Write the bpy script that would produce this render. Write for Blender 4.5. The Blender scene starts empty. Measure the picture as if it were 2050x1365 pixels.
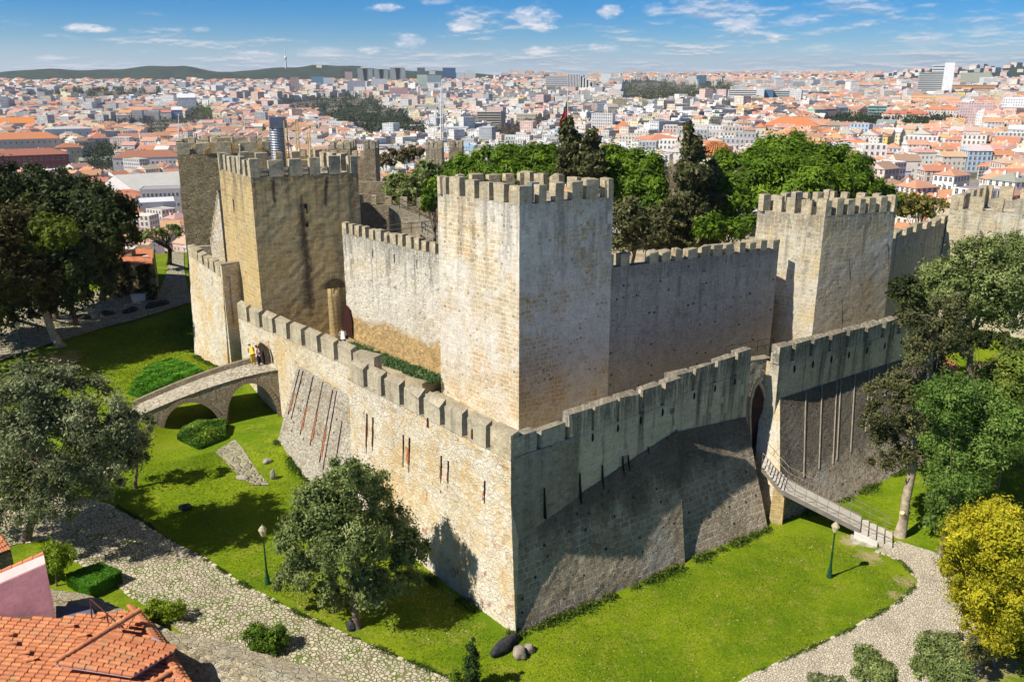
import bpy, math, random
import numpy as np
from mathutils import Vector, noise
random.seed(7); RNG = np.random.default_rng(7)
sc = bpy.context.scene
COL = sc.collection
# ------------------------------------------------------------------ camera model
CF = 1685.0; CP = math.radians(17.07); CH = 28.0
_c, _s = math.cos(CP), math.sin(CP)
def ray(px, py):
    a = (px-1025)/CF; b = -(py-682.5)/CF
    return Vector((a, _c+b*_s, -_s+b*_c))
def P(px, py, z=0.0):
    r = ray(px, py); t = (z-CH)/r.z
    return Vector((r.x*t, r.y*t, z))
def PY(px, py, Y):
    r = ray(px, py); t = Y/r.y
    return Vector((r.x*t, Y, CH+r.z*t))
def PW(px, py, A, B):
    """point where the sight line meets the upright plane through A and B"""
    r = ray(px, py); n = Vector((B.y-A.y, A.x-B.x, 0))
    t = n.dot(Vector((A.x, A.y, CH))-Vector((0, 0, CH)))/n.dot(r)
    return Vector((r.x*t, r.y*t, CH+r.z*t))
def proj(x, y, z):
    d = y*_c-(z-CH)*_s; u = y*_s+(z-CH)*_c
    return 1025+CF*x/d, 682.5-CF*u/d
cam = bpy.data.cameras.new('camera'); co = bpy.data.objects.new('camera', cam); COL.objects.link(co)
co.location = (0, 0, CH); co.rotation_euler = (math.pi/2-CP, 0, 0)
cam.sensor_width = 36; cam.lens = 36*CF/2050; cam.clip_start = .5; cam.clip_end = 30000
sc.camera = co
# ------------------------------------------------------------------ object helpers
def tag(o, label=None, cat=None, group=None, kind=None):
    if label: o['label'] = label
    if cat: o['category'] = cat
    if group: o['group'] = group
    if kind: o['kind'] = kind
    return o
def empty(name, loc, label=None, cat=None, group=None):
    o = bpy.data.objects.new(name, None); COL.objects.link(o); o.location = loc; o.empty_display_size = .5
    return tag(o, label, cat, group)
def wloc(o):
    v = Vector(o.location)
    while o.parent: o = o.parent; v += Vector(o.location)
    return v
class MB:
    def __init__(s): s.v = []; s.f = []; s.m = []
    def add(s, vs, fs, mi=0):
        n = len(s.v); s.v += [tuple(v) for v in vs]; s.f += [tuple(i+n for i in f) for f in fs]; s.m += [mi]*len(fs); return s
    def quad(s, a, b, c, d, mi=0): return s.add([a, b, c, d], [(0, 1, 2, 3)], mi)
    def grid(s, p00, p10, p11, p01, step=.5, mi=0, maxn=60):
        p00, p10, p11, p01 = map(Vector, (p00, p10, p11, p01))
        nu = max(1, min(maxn, round(max((p10-p00).length, (p11-p01).length)/step)))
        nv = max(1, min(maxn, round(max((p01-p00).length, (p11-p10).length)/step)))
        vs = []
        for j in range(nv+1):
            a = p00.lerp(p01, j/nv); b = p10.lerp(p11, j/nv)
            for i in range(nu+1): vs.append(a.lerp(b, i/nu))
        fs = [(j*(nu+1)+i, j*(nu+1)+i+1, (j+1)*(nu+1)+i+1, (j+1)*(nu+1)+i) for j in range(nv) for i in range(nu)]
        return s.add(vs, fs, mi)
    def box(s, c, size, rz=0, mi=0, top=1.0, tilt=None, bottom=True):
        hx, hy, hz = size[0]/2, size[1]/2, size[2]
        ca, sa = math.cos(rz), math.sin(rz); vs = []
        for k, (z, q) in enumerate(((0, 1), (hz, top))):
            for x, y in ((-hx, -hy), (hx, -hy), (hx, hy), (-hx, hy)):
                x *= q; y *= q; zz = z
                if tilt and k: zz += tilt*(y/hy)
                vs.append((c[0]+x*ca-y*sa, c[1]+x*sa+y*ca, c[2]+zz))
        fs = [(4, 5, 6, 7), (0, 1, 5, 4), (1, 2, 6, 5), (2, 3, 7, 6), (3, 0, 4, 7)]
        if bottom: fs.append((3, 2, 1, 0))
        return s.add(vs, fs, mi)
    def hexa(s, b, t, mi=0, bottom=True):
        """solid between the bottom ring b and the top ring t"""
        n = len(b); vs = list(b)+list(t)
        fs = [tuple(range(n, 2*n))]+[(i, (i+1) % n, n+(i+1) % n, n+i) for i in range(n)]
        if bottom: fs.append(tuple(range(n-1, -1, -1)))
        return s.add(vs, fs, mi)
    def tube(s, pts, rad, n=6, mi=0, cap=True):
        pts = [Vector(p) for p in pts]
        if not hasattr(rad, '__len__'): rad = [rad]*len(pts)
        vs = []
        for i, p in enumerate(pts):
            d = (pts[min(i+1, len(pts)-1)]-pts[max(i-1, 0)]).normalized()
            a = d.cross(Vector((0, 0, 1)) if abs(d.z) < .9 else Vector((1, 0, 0))).normalized(); b = d.cross(a)
            for k in range(n):
                t = 2*math.pi*k/n; vs.append(p+(a*math.cos(t)+b*math.sin(t))*rad[i])
        fs = [(i*n+k, i*n+(k+1) % n, (i+1)*n+(k+1) % n, (i+1)*n+k) for i in range(len(pts)-1) for k in range(n)]
        if cap: fs += [tuple(range(n)), tuple(range(len(vs)-n, len(vs)))]
        return s.add(vs, fs, mi)
    def lathe(s, c, prof, n=16, mi=0):
        vs = [(c[0]+r*math.cos(2*math.pi*k/n), c[1]+r*math.sin(2*math.pi*k/n), c[2]+z) for r, z in prof for k in range(n)]
        fs = [(i*n+k, i*n+(k+1) % n, (i+1)*n+(k+1) % n, (i+1)*n+k) for i in range(len(prof)-1) for k in range(n)]
        return s.add(vs, fs+[tuple(range(len(vs)-n, len(vs)))], mi)
    def build(s, name, mats, parent=None, rough=0, smooth=False, world=True):
        if not isinstance(mats, (list, tuple)): mats = [mats]
        v = np.array(s.v, dtype=np.float64).reshape(-1, 3)
        me = bpy.data.meshes.new(name)
        if rough:
            for i, p in enumerate(v):
                q = Vector(p); d = noise.noise_vector(q*.5)*rough*.3+noise.noise_vector(q*4.3)*rough*.85
                v[i] += (d.x, d.y, d.z*.6)
        uvw = v.copy()
        if parent is not None and world: v = v-np.array(wloc(parent))
        me.from_pydata(v.tolist(), [], s.f)
        for m in mats: me.materials.append(m)
        if len(mats) > 1: me.polygons.foreach_set('material_index', s.m)
        auto_uv(me, uvw)
        if smooth: me.polygons.foreach_set('use_smooth', [True]*len(me.polygons))
        me.update()
        o = bpy.data.objects.new(name, me); COL.objects.link(o)
        if parent is not None: o.parent = parent
        return o
def auto_uv(me, v):
    me.update()
    npoly = len(me.polygons)
    if not npoly: return
    nrm = np.zeros(npoly*3); me.polygons.foreach_get('normal', nrm); nrm = nrm.reshape(-1, 3)
    tot = np.zeros(npoly, dtype=int); me.polygons.foreach_get('loop_total', tot)
    vi = np.zeros(len(me.loops), dtype=int); me.loops.foreach_get('vertex_index', vi)
    pn = np.repeat(nrm, tot, axis=0); co_ = v[vi]
    h = np.hypot(pn[:, 0], pn[:, 1]); flat = (h < .35)
    # snap face directions to coarse steps so neighbouring faces of a wall share one frame
    ang = np.round(np.arctan2(pn[:, 1], pn[:, 0])/(math.pi/36))*(math.pi/36)
    tx, ty = -np.sin(ang), np.cos(ang)
    tx[flat] = 1; ty[flat] = 0
    u = co_[:, 0]*tx+co_[:, 1]*ty
    w = np.where(flat, co_[:, 1], co_[:, 2])
    uv = me.uv_layers.new(name='UVMap')
    uv.data.foreach_set('uv', np.stack([u, w], 1).ravel())
def mesh_np(name, V, Fq, mat, parent=None, attr=None, smooth=False, dom='FACE'):
    """quads given as arrays, vertices in world space"""
    me = bpy.data.meshes.new(name)
    if parent is not None: V = V-np.array(wloc(parent))
    me.vertices.add(len(V)); me.vertices.foreach_set('co', np.ascontiguousarray(V, dtype=np.float32).ravel())
    k = Fq.shape[1]
    me.loops.add(Fq.size); me.loops.foreach_set('vertex_index', np.ascontiguousarray(Fq, dtype=np.int32).ravel())
    me.polygons.add(len(Fq)); me.polygons.foreach_set('loop_start', np.arange(0, Fq.size, k, dtype=np.int32))
    for m in (mat if isinstance(mat, list) else [mat]): me.materials.append(m)
    if attr is not None:
        a = me.attributes.new('tone', 'FLOAT', dom); a.data.foreach_set('value', np.ascontiguousarray(attr, dtype=np.float32))
    if smooth: me.polygons.foreach_set('use_smooth', [True]*len(Fq))
    me.update(calc_edges=True); me.validate()
    o = bpy.data.objects.new(name, me); COL.objects.link(o)
    if parent is not None: o.parent = parent
    return o
# ------------------------------------------------------------------ node helpers
class NT:
    def __init__(s, name):
        s.m = bpy.data.materials.new(name); s.m.use_nodes = True; s.t = s.m.node_tree; s.t.nodes.clear()
        s.out = s.n('ShaderNodeOutputMaterial'); s.b = s.n('ShaderNodeBsdfPrincipled')
        s.t.links.new(s.b.outputs[0], s.out.inputs[0]); s.b.inputs['Roughness'].default_value = .9
        s.b.inputs['Specular IOR Level'].default_value = .25
    def n(s, ty, **kw):
        nd = s.t.nodes.new(ty)
        for k, v in kw.items(): setattr(nd, k, v)
        return nd
    def put(s, sock, v):
        if v is None: return
        if isinstance(v, bpy.types.NodeSocket): s.t.links.new(v, sock)
        else:
            if isinstance(v, (tuple, list)) and len(v) == 3 and sock.type == 'RGBA': v = (*v, 1)
            sock.default_value = v
    def uv(s): return s.n('ShaderNodeUVMap').outputs[0]
    def obj(s): return s.n('ShaderNodeNewGeometry').outputs['Position']
    def vec(s, v, scale=(1, 1, 1), loc=(0, 0, 0)):
        nd = s.n('ShaderNodeMapping'); s.put(nd.inputs[0], v); nd.inputs['Scale'].default_value = scale; nd.inputs['Location'].default_value = loc
        return nd.outputs[0]
    def noise(s, v, scale, detail=4, rough=.55, col=False):
        nd = s.n('ShaderNodeTexNoise'); s.put(nd.inputs['Vector'], v); nd.inputs['Scale'].default_value = scale
        nd.inputs['Detail'].default_value = detail; nd.inputs['Roughness'].default_value = rough
        return nd.outputs[1 if col else 0]
    def vor(s, v, scale, feature='F1', out=0, rnd=1):
        nd = s.n('ShaderNodeTexVoronoi', feature=feature); s.put(nd.inputs['Vector'], v); nd.inputs['Scale'].default_value = scale
        nd.inputs['Randomness'].default_value = rnd
        return nd.outputs[out]
    def ramp(s, f, a, b, ca=0.0, cb=1.0):
        nd = s.n('ShaderNodeMapRange', interpolation_type='SMOOTHSTEP'); s.put(nd.inputs[0], f)
        nd.inputs[1].default_value = a; nd.inputs[2].default_value = b; nd.inputs[3].default_value = ca; nd.inputs[4].default_value = cb
        return nd.outputs[0]
    def math(s, op, a, b=None, clamp=False):
        nd = s.n('ShaderNodeMath', operation=op, use_clamp=clamp); s.put(nd.inputs[0], a); s.put(nd.inputs[1], b); return nd.outputs[0]
    def mix(s, f, a, b, mode='MIX'):
        nd = s.n('ShaderNodeMix', data_type='RGBA', blend_type=mode); s.put(nd.inputs[0], f); s.put(nd.inputs[6], a); s.put(nd.inputs[7], b)
        return nd.outputs[2]
    def brick(s, v, w, h, mortar=.02, c1=(0, 0, 0), c2=(1, 1, 1), cm=(.5, .5, .5), off=.5, smooth=.1):
        nd = s.n('ShaderNodeTexBrick'); s.put(nd.inputs['Vector'], v); nd.offset = off; nd.squash = .62; nd.squash_frequency = 3; nd.offset_frequency = 2
        s.put(nd.inputs['Color1'], c1); s.put(nd.inputs['Color2'], c2); s.put(nd.inputs['Mortar'], cm)
        nd.inputs['Scale'].default_value = 1; nd.inputs['Mortar Size'].default_value = mortar; nd.inputs['Mortar Smooth'].default_value = smooth
        nd.inputs['Brick Width'].default_value = w; nd.inputs['Row Height'].default_value = h
        return nd.outputs[0], nd.outputs[1]
    def sep(s, v):
        nd = s.n('ShaderNodeSeparateXYZ'); s.put(nd.inputs[0], v); return nd.outputs
    def comb(s, x, y, z=0.0):
        nd = s.n('ShaderNodeCombineXYZ'); s.put(nd.inputs[0], x); s.put(nd.inputs[1], y); s.put(nd.inputs[2], z); return nd.outputs[0]
    def vadd(s, a, b, op='ADD', sc_=None):
        nd = s.n('ShaderNodeVectorMath', operation=op); s.put(nd.inputs[0], a); s.put(nd.inputs[1], b)
        if sc_ is not None: nd.inputs['Scale'].default_value = sc_
        return nd.outputs[0]
    def bump(s, h, strength=.5, dist=.05):
        nd = s.n('ShaderNodeBump'); s.put(nd.inputs['Height'], h); nd.inputs['Strength'].default_value = strength; nd.inputs['Distance'].default_value = dist
        s.t.links.new(nd.outputs[0], s.b.inputs['Normal'])
    def color(s, c): s.put(s.b.inputs['Base Color'], c)
def stone(name, c1, c2, mortar, plaster=(.62, .6, .55), plaster_amt=.0, brick=(.62, .3), rubble=0.0, streak=.5, top=None, holes=0.0,
          stain=(.07, .065, .06), band=None, warm=None, rust=0.0, lichen=.3, bumpd=.05, msize=.03, crust=None):
    """coursed or rubble masonry: c1/c2 stone tones, lime render patches, run-off stains, putlog holes"""
    n = NT(name); uv = n.uv(); pos = n.obj()
    dist = n.vadd(n.noise(uv, 1.7, 3, .5, True), (.5, .5, .5), 'SUBTRACT')
    wob = n.n('ShaderNodeVectorMath', operation='SCALE'); n.put(wob.inputs[0], dist); wob.inputs['Scale'].default_value = .22
    uvd = n.vadd(uv, wob.outputs[0])
    bc, bf = n.brick(uvd, brick[0], brick[1], msize, (0, 0, 0), (1, 1, 1), (.5, .5, .5))
    bc2, _ = n.brick(n.vadd(uvd, (37.3, 0, 0)), brick[0], brick[1], msize, (0, 0, 0), (1, 1, 1), (.5, .5, .5))
    big = n.noise(pos, .35, 5, .6)
    med = n.noise(pos, 1.6, 5, .65)
    fine = n.noise(pos, 6.5, 5, .8)
    stones = n.mix(bc, c1, c2)
    stones = n.mix(n.ramp(bc2, .72, .9, 0, .8), stones, (c1[0]*.62, c1[1]*.50, c1[2]*.34))
    stones = n.mix(n.ramp(bc2, .22, .08, 0, .55), stones, tuple(min(.86, x*1.28) for x in c1))
    vdist = n.vor(n.vec(uvd, (1, 1.5, 1)), 2.6, 'DISTANCE_TO_EDGE')
    vcol = n.vor(n.vec(uvd, (1, 1.5, 1)), 2.6, 'F1', 1)
    vc = n.sep(vcol)[0]
    rcol = n.mix(vc, c1, c2); vc2 = n.sep(vcol)[1]
    rcol = n.mix(n.ramp(vc2, .72, .9, 0, .8), rcol, (c1[0]*.60, c1[1]*.46, c1[2]*.32))
    joint_b = bf
    joint_r = n.ramp(vdist, .0, .07, 1, 0)
    if rubble > 0:
        rm = n.ramp(n.noise(pos, .45, 4, .6), .62-rubble*.42, .72-rubble*.42) if rubble < 1 else 1.0
        stones = n.mix(rm, stones, rcol)
        jm = n.n('ShaderNodeMix'); n.put(jm.inputs[0], rm); n.put(jm.inputs[2], joint_b); n.put(jm.inputs[3], joint_r); joint = jm.outputs[0]
    else: joint = joint_b
    stones = n.mix(n.ramp(med, .3, .7, 0, .55), stones, n.mix(.5, c1, (c1[0]*.55, c1[1]*.5, c1[2]*.42)))
    if warm:
        stones = n.mix(n.ramp(n.noise(n.vadd(pos, (9, 3, 5)), .45, 7, .72), .46, .60, 0, .85), stones, warm)
    col = n.mix(joint, stones, mortar)
    if plaster_amt > 0:
        pm = n.math('MULTIPLY', n.ramp(n.math('ADD', n.noise(n.vadd(pos, (31, 7, 2)), .26, 7, .74), n.math('MULTIPLY', n.math('SUBTRACT', n.noise(uv, 2.6, 5, .75), .5), .35)), .62-plaster_amt*.36, .74-plaster_amt*.36), .86)
        pcol = n.mix(n.ramp(n.noise(pos, 2.5, 6, .7), .35, .7), plaster, tuple(x*.72 for x in plaster))
        col = n.mix(n.math('MULTIPLY', pm, n.ramp(fine, .25, .6, .35, 1)), col, pcol)
    if band:
        z = n.sep(pos)[2]
        zz = n.math('ADD', z, n.math('MULTIPLY', n.math('SUBTRACT', big, .5), band[2]))
        bm = n.ramp(zz, band[0]-.4, band[0]+.4, 1, 0)
        col = n.mix(bm, col, n.mix(vc, band[1], tuple(x*.6 for x in band[1])))
    if holes > 0:
        hs = n.vor(n.vec(uv, (1, 1.1, 1)), 1.15, 'F1', 0, .4)
        col = n.mix(n.ramp(hs, .09, .15, holes, 0), col, (.045, .04, .035))
        hs2 = n.vor(n.vec(n.vadd(uv, (5, 8, 0)), (1, 1.6, 1)), 3.2, 'F1', 0, 1)
        col = n.mix(n.ramp(hs2, .08, .24, holes*.7, 0), col, (.10, .09, .08))
    if crust is not None:  # dark above this height: black crust, plus painted shade on the corner scarps
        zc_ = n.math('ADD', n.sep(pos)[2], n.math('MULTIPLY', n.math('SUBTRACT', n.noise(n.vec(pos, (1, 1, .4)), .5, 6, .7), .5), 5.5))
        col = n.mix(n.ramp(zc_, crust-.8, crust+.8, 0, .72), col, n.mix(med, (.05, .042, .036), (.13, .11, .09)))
    # vertical run-off
    st = n.noise(n.vec(uv, (1.35, .075, 1)), 1.0, 5, .6)
    sm = n.ramp(st, .47, .66, 0, 1)
    st2 = n.noise(n.vec(n.vadd(uv, (11, 4, 0)), (5, .3, 1)), 1.0, 4, .6)
    if top is not None:
        z = n.sep(pos)[2]
        gr = n.ramp(z, top-7.5, top-.3, .12, 1)
        sm = n.math('MULTIPLY', sm, gr)
        edge = n.math('MULTIPLY', n.ramp(z, top-2.0, top, 0, 1), n.ramp(st2, .33, .56))
        sm = n.math('MAXIMUM', sm, n.math('MULTIPLY', edge, .8))
    sm = n.math('MULTIPLY', n.math('MULTIPLY', sm, streak), n.ramp(fine, .25, .6, .5, 1))
    col = n.mix(sm, col, stain)
    if lichen > 0:
        col = n.mix(n.math('MULTIPLY', n.ramp(n.noise(n.vadd(pos, (3, 3, 9)), 1.1, 6, .75), .52, .72), lichen), col, (.16, .145, .10))
    if rust > 0:
        col = n.mix(n.ramp(n.noise(n.vadd(pos, (1, 13, 4)), .8, 6, .75), .585, .66, 0, rust), col, (.33, .12, .06))
    col = n.mix(n.ramp(fine, .42, .68, 0, .5), col, n.mix(.5, col, (.02, .02, .02)))
    # broad weathering: greyer and darker fields against paler ones
    col = n.mix(n.ramp(n.noise(n.vadd(pos, (17, 5, 8)), .17, 5, .65), .48, .68, 0, .28), col, n.mix(.5, col, (.20, .18, .15)))
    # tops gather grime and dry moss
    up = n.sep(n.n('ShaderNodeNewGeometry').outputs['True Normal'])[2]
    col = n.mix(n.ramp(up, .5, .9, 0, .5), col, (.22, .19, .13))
    n.color(col)
    h = n.math('ADD', n.math('MULTIPLY', joint, -.8), n.math('MULTIPLY', fine, .8))
    h = n.math('ADD', h, n.math('MULTIPLY', med, 1.0))
    h = n.math('ADD', h, n.math('MULTIPLY', bc2, .35))
    n.bump(h, .9, bumpd)
    return n.m
def plain(name, c, rough=.8, var=.25, scale=2.0, metal=0.0, bump=.0, spec=.3):
    n = NT(name); f = n.noise(n.obj(), scale, 5, .6)
    n.color(n.mix(n.ramp(f, .3, .7), tuple(x*(1-var) for x in c), tuple(min(1, x*(1+var)) for x in c)))
    n.b.inputs['Roughness'].default_value = rough; n.b.inputs['Metallic'].default_value = metal; n.b.inputs['Specular IOR Level'].default_value = spec
    if bump: n.bump(n.noise(n.obj(), scale*5, 4), .6, bump)
    return n.m
def leafmat(name, a, b, c=None, trans=.25, rough=.6):
    """leaf colours from a per-leaf tone"""
    n = NT(name)
    at = n.n('ShaderNodeAttribute', attribute_name='tone'); f = at.outputs['Fac']
    col = n.mix(n.ramp(f, .0, .7), a, b)
    if c: col = n.mix(n.ramp(f, .7, 1.0), col, c)
    n.color(col); n.b.inputs['Roughness'].default_value = rough; n.b.inputs['Specular IOR Level'].default_value = .2
    tr = n.n('ShaderNodeBsdfTranslucent'); n.put(tr.inputs[0], n.mix(.5, col, (col if 0 else tuple(min(1, x*1.6) for x in b))))
    ms = n.n('ShaderNodeMixShader'); ms.inputs[0].default_value = trans
    n.t.links.new(n.b.outputs[0], ms.inputs[1]); n.t.links.new(tr.outputs[0], ms.inputs[2]); n.t.links.new(ms.outputs[0], n.out.inputs[0])
    return n.m
# ------------------------------------------------------------------ light and sky
SUN_EL = math.radians(47.5); SUN_AZ = math.radians(28.7)       # azimuth the light travels towards, from +x
Ld = Vector((math.cos(SUN_EL)*math.cos(SUN_AZ), math.cos(SUN_EL)*math.sin(SUN_AZ), -math.sin(SUN_EL)))
sun = bpy.data.lights.new('sun', 'SUN'); sun.energy = 5.0; sun.angle = math.radians(.55); sun.color = (1, .93, .80)
so = bpy.data.objects.new('sun', sun); COL.objects.link(so); so.rotation_euler = Ld.to_track_quat('-Z', 'Y').to_euler(); so.location = (-30, -10, 60)
w = bpy.data.worlds.new('World'); sc.world = w; w.use_nodes = True
nt = w.node_tree; nt.nodes.clear()
W = NT.__new__(NT); W.t = nt; W.m = None
wo = W.n('ShaderNodeOutputWorld'); bg = W.n('ShaderNodeBackground'); nt.links.new(bg.outputs[0], wo.inputs[0])
sky = W.n('ShaderNodeTexSky', sky_type='NISHITA'); sky.sun_disc = False; sky.sun_elevation = SUN_EL
tos = -Ld; sky.sun_rotation = math.atan2(tos.x, tos.y); sky.air_density = 1.1; sky.dust_density = .6; sky.ozone_density = 2.2
tc = W.n('ShaderNodeTexCoord').outputs['Generated']
x_, y_, z_ = W.sep(tc)
hyp = W.math('SQRT', W.math('ADD', W.math('MULTIPLY', x_, x_), W.math('MULTIPLY', y_, y_)))
el = W.math('DIVIDE', z_, hyp)                                  # tan of elevation
az = W.math('ARCTAN2', x_, y_)
# clear air: the blue deepens quickly above the horizon
tint = W.mix(W.ramp(el, .0, .085), (1.05, 1.60, 2.35), (.13, .80, 1.75))
tint = W.mix(W.ramp(el, .12, .6), tint, (.26, .40, .66))
skyc = W.mix(1.0, sky.outputs[0], tint, 'MULTIPLY')
# cumulus rows seen edge on: noise stretched along the horizon, flatter and closer packed lower down
elc = W.math('DIVIDE', 1.0, W.math('ADD', W.math('MAXIMUM', el, 0.0), .03))
cv = W.comb(W.math('MULTIPLY', az, 9.0), W.math('MULTIPLY', W.math('LOGARITHM', W.math('ADD', W.math('MAXIMUM', el, 0.0), .03), 2.718), 3.6), 0.0)
n1 = W.noise(cv, 1.3, 10, .66); n2 = W.noise(W.vadd(cv, (4.2, 9.1, 2)), .55, 3, .5)
dens = W.math('ADD', n1, W.math('MULTIPLY', W.math('SUBTRACT', n2, .5), .55))
lift = W.ramp(el, .0, .085, .17, -.01)
right = W.ramp(az, -.45, .35, -.035, .035)
dens = W.math('ADD', W.math('ADD', dens, lift), right)
cm = W.ramp(dens, .56, .76)
# lit tops: density falls off upwards
n1u = W.noise(W.vadd(cv, (0, .12, 0)), 1.3, 10, .66)
litm = W.ramp(W.math('SUBTRACT', n1, n1u), -.03, .05)
def blob(a0, e0, ra, re, seed):
    dx = W.math('DIVIDE', W.math('SUBTRACT', az, a0), ra); dy = W.math('DIVIDE', W.math('SUBTRACT', el, e0), re)
    d = W.math('ADD', W.math('MULTIPLY', dx, dx), W.math('MULTIPLY', dy, dy))
    nn = W.noise(W.vadd(W.comb(W.math('MULTIPLY', az, 48), W.math('MULTIPLY', el, 90)), (seed, seed*2, 0)), 1.0, 8, .66)
    f = W.math('SUBTRACT', W.math('ADD', 1.0, W.math('MULTIPLY', W.math('SUBTRACT', nn, .5), 3.4)), d)
    return W.ramp(f, .0, 1.15)
def sp(px, py):
    r = ray(px, py); return math.atan2(r.x, r.y), r.z/math.hypot(r.x, r.y)
puffs = None
for k, (px, py, rx, ry) in enumerate(((1068, 34, 50, 22), (1085, 55, 32, 10), (928, 52, 36, 18), (175, 58, 45, 10), (1220, 24, 30, 13), (775, 14, 32, 9), (1480, 46, 52, 13), (822, 84, 40, 13), (1548, 76, 18, 8), (1210, 97, 36, 10), (1310, 20, 24, 14), (870, 4, 34, 8), (640, 105, 60, 12), (1600, 40, 40, 12), (520, 112, 45, 12), (740, 100, 30, 9), (900, 118, 50, 8), (1080, 100, 40, 9), (1640, 96, 46, 9), (1850, 84, 50, 10), (1960, 60, 40, 10), (100, 118, 30, 7), (400, 60, 22, 6), (1400, 100, 36, 8))):
    a0, e0 = sp(px, py)
    b = blob(a0, e0, rx/CF, ry/CF*1.05, k*3.7)
    if k in (11, 12, 13, 10, 16, 18, 19, 20, 21, 22, 23): b = W.math('MULTIPLY', b, .5)
    puffs = b if puffs is None else W.math('MAXIMUM', puffs, b)
cm = W.math('MULTIPLY', cm, W.math('MULTIPLY', W.ramp(el, .05, .115, 1, .35), W.ramp(el, .13, .3, 1, .0)))
hz_ = W.ramp(el, 0, .05, .72, 0)
skyc = W.mix(hz_, skyc, (9.5, 11.0, 12.8))
ccol = W.mix(litm, (5.6, 7.3, 9.4), (12.5, 12.6, 13.0))
c0 = W.mix(W.math('MULTIPLY', cm, .72), skyc, ccol)
c1 = W.mix(W.math('MULTIPLY', puffs, .8), c0, W.mix(litm, (9.6, 10.6, 12.4), (15.5, 14.6, 14.4)))
nt.links.new(c1, bg.inputs[0]); bg.inputs[1].default_value = .052
sc.view_settings.view_transform = 'Standard'; sc.view_settings.look = 'None'; sc.view_settings.exposure = .46; sc.view_settings.gamma = 1
sc.render.engine = 'CYCLES'
sc.cycles.max_bounces = 6; sc.cycles.diffuse_bounces = 3; sc.cycles.transparent_max_bounces = 8; sc.cycles.volume_bounces = 0
# ------------------------------------------------------------------ ground heights
_ctrl = [(1033,1270,0),(1300,1170,0),(1560,1048,0),(1690,1000,0),(1850,930,.3),(1660,1155,0),(1780,1100,0),(1900,1250,0),(1400,1365,-.2),(1000,1365,-.1),
 (536,1168,0),(750,1290,0),(350,1090,.3),(130,1060,.8),(250,1200,.3),(640,970,1.2),(560,875,2.3),(500,960,1.3),(330,930,1.5),(300,1030,.8),(250,850,3.0),(150,870,3.0),
 (380,860,1.7),(458,745,3.6),(390,712,3.4),(300,720,3.2),(200,720,3.2),(100,700,3.8),(45,720,4),(200,640,4),(330,610,4.5),(360,545,5),(0,800,3.5),(0,640,5),
 (2000,900,2),(2050,760,3.5),(1950,1000,1),(1900,650,5),(0,1000,1.5),(1600,1365,0),(400,1400,-.3),(700,1500,-.3),(1300,1600,-.2),(2050,1500,.3),(0,1300,0),(-300,900,3),(-300,650,5),(2300,900,3),(2300,650,5)]
_cp = np.array([tuple(P(a, b, c)) for a, b, c in _ctrl])
_cp = np.vstack([_cp, [(0, 85, 7.5), (20, 95, 7.5), (-25, 100, 7), (50, 95, 6), (-60, 100, 5.5), (75, 90, 4), (-90, 80, 5), (0, 10, -.5), (40, 10, 0), (-40, 10, 0)]])
def near_z(x, y):
    x = np.asarray(x, float); y = np.asarray(y, float)
    d2 = (x[..., None]-_cp[:, 0])**2+(y[..., None]-_cp[:, 1])**2+4.0
    w_ = d2**-1.75
    return (w_*_cp[:, 2]).sum(-1)/w_.sum(-1)
_DL = [0, 128, 160, 210, 350, 800, 1000, 1400, 2400, 3800, 5200, 7000, 12000]
_ZL = [5, 5, -22, -48, -61, -60, -52, -43, -22, 8, 30, 48, 60]
_DR = [0, 120, 150, 210, 350, 800, 1100, 2000, 3600, 5200, 7000, 12000]
_ZR = [5, 5, -8, -20, -24, -22, -20, -12, 12, 38, 80, 100]
_ridge_px = [-400, 0, 70, 250, 390, 460, 485, 560, 640, 700, 820, 900, 1050, 1200, 1400, 1700, 1780, 1850, 1950, 2050, 2500]
_ridge_py = [150, 152, 147, 144, 138, 147, 149, 142, 135, 138, 144, 148, 152, 156, 158, 158, 154, 147, 143, 141, 140]
def far_z(x, y):
    d = np.hypot(x, y); az_ = np.arctan2(x, np.maximum(y, 1e-3)); px = 1025+np.tan(np.clip(az_, -1.2, 1.2))*CF*1.02
    t = np.clip((px-850)/650, 0, 1); t = t*t*(3-2*t)
    z = (1-t)*np.interp(d, _DL, _ZL)+t*np.interp(d, _DR, _ZR)
    # wooded ridge at the horizon
    rpy = np.interp(px, _ridge_px, _ridge_py)
    rz = CH+(165-rpy)/CF*5600*1.05
    k = np.exp(-((d-5600)/520.)**2)
    rz = rz+5*np.sin(az_*61)+3*np.sin(az_*143+1)
    z = np.where(d < 5600, np.maximum(z, z+(rz-z)*k), np.where(d < 7000, z+(rz-z)*k, z))
    z = z+np.clip((d-600)/800, 0, 1)*6*np.sin(x*.0047+1)*np.sin(y*.0039+2)*np.clip((4600-d)/1500, 0, 1)
    return z
def gz(x, y):
    x = np.asarray(x, float); y = np.asarray(y, float)
    d = np.hypot(x, y); n_ = near_z(x, y); f = far_z(x, y)
    t = np.clip((d-118)/26, 0, 1); t = t*t*(3-2*t)
    # the rear courtyard of the castle keeps its height a little further out
    return n_*(1-t)+f*t
def G(x, y): return float(gz(x, y))
def PG(px, py):
    """ground point seen at a pixel"""
    r = ray(px, py); hl = math.hypot(r.x, r.y); k = r.z/hl; d = np.concatenate([np.arange(18, 230, .25), np.arange(230, 1500, 4)])
    z = gz(r.x/hl*d, r.y/hl*d); i = int(np.argmax(CH+k*d <= z)); f = 0.0
    if i: a_, b_ = CH+k*d[i-1]-z[i-1], CH+k*d[i]-z[i]; dd_ = d[i-1]+(d[i]-d[i-1])*a_/(a_-b_)
    else: dd_ = d[0]
    return Vector((r.x/hl*dd_, r.y/hl*dd_, G(r.x/hl*dd_, r.y/hl*dd_)))
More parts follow.
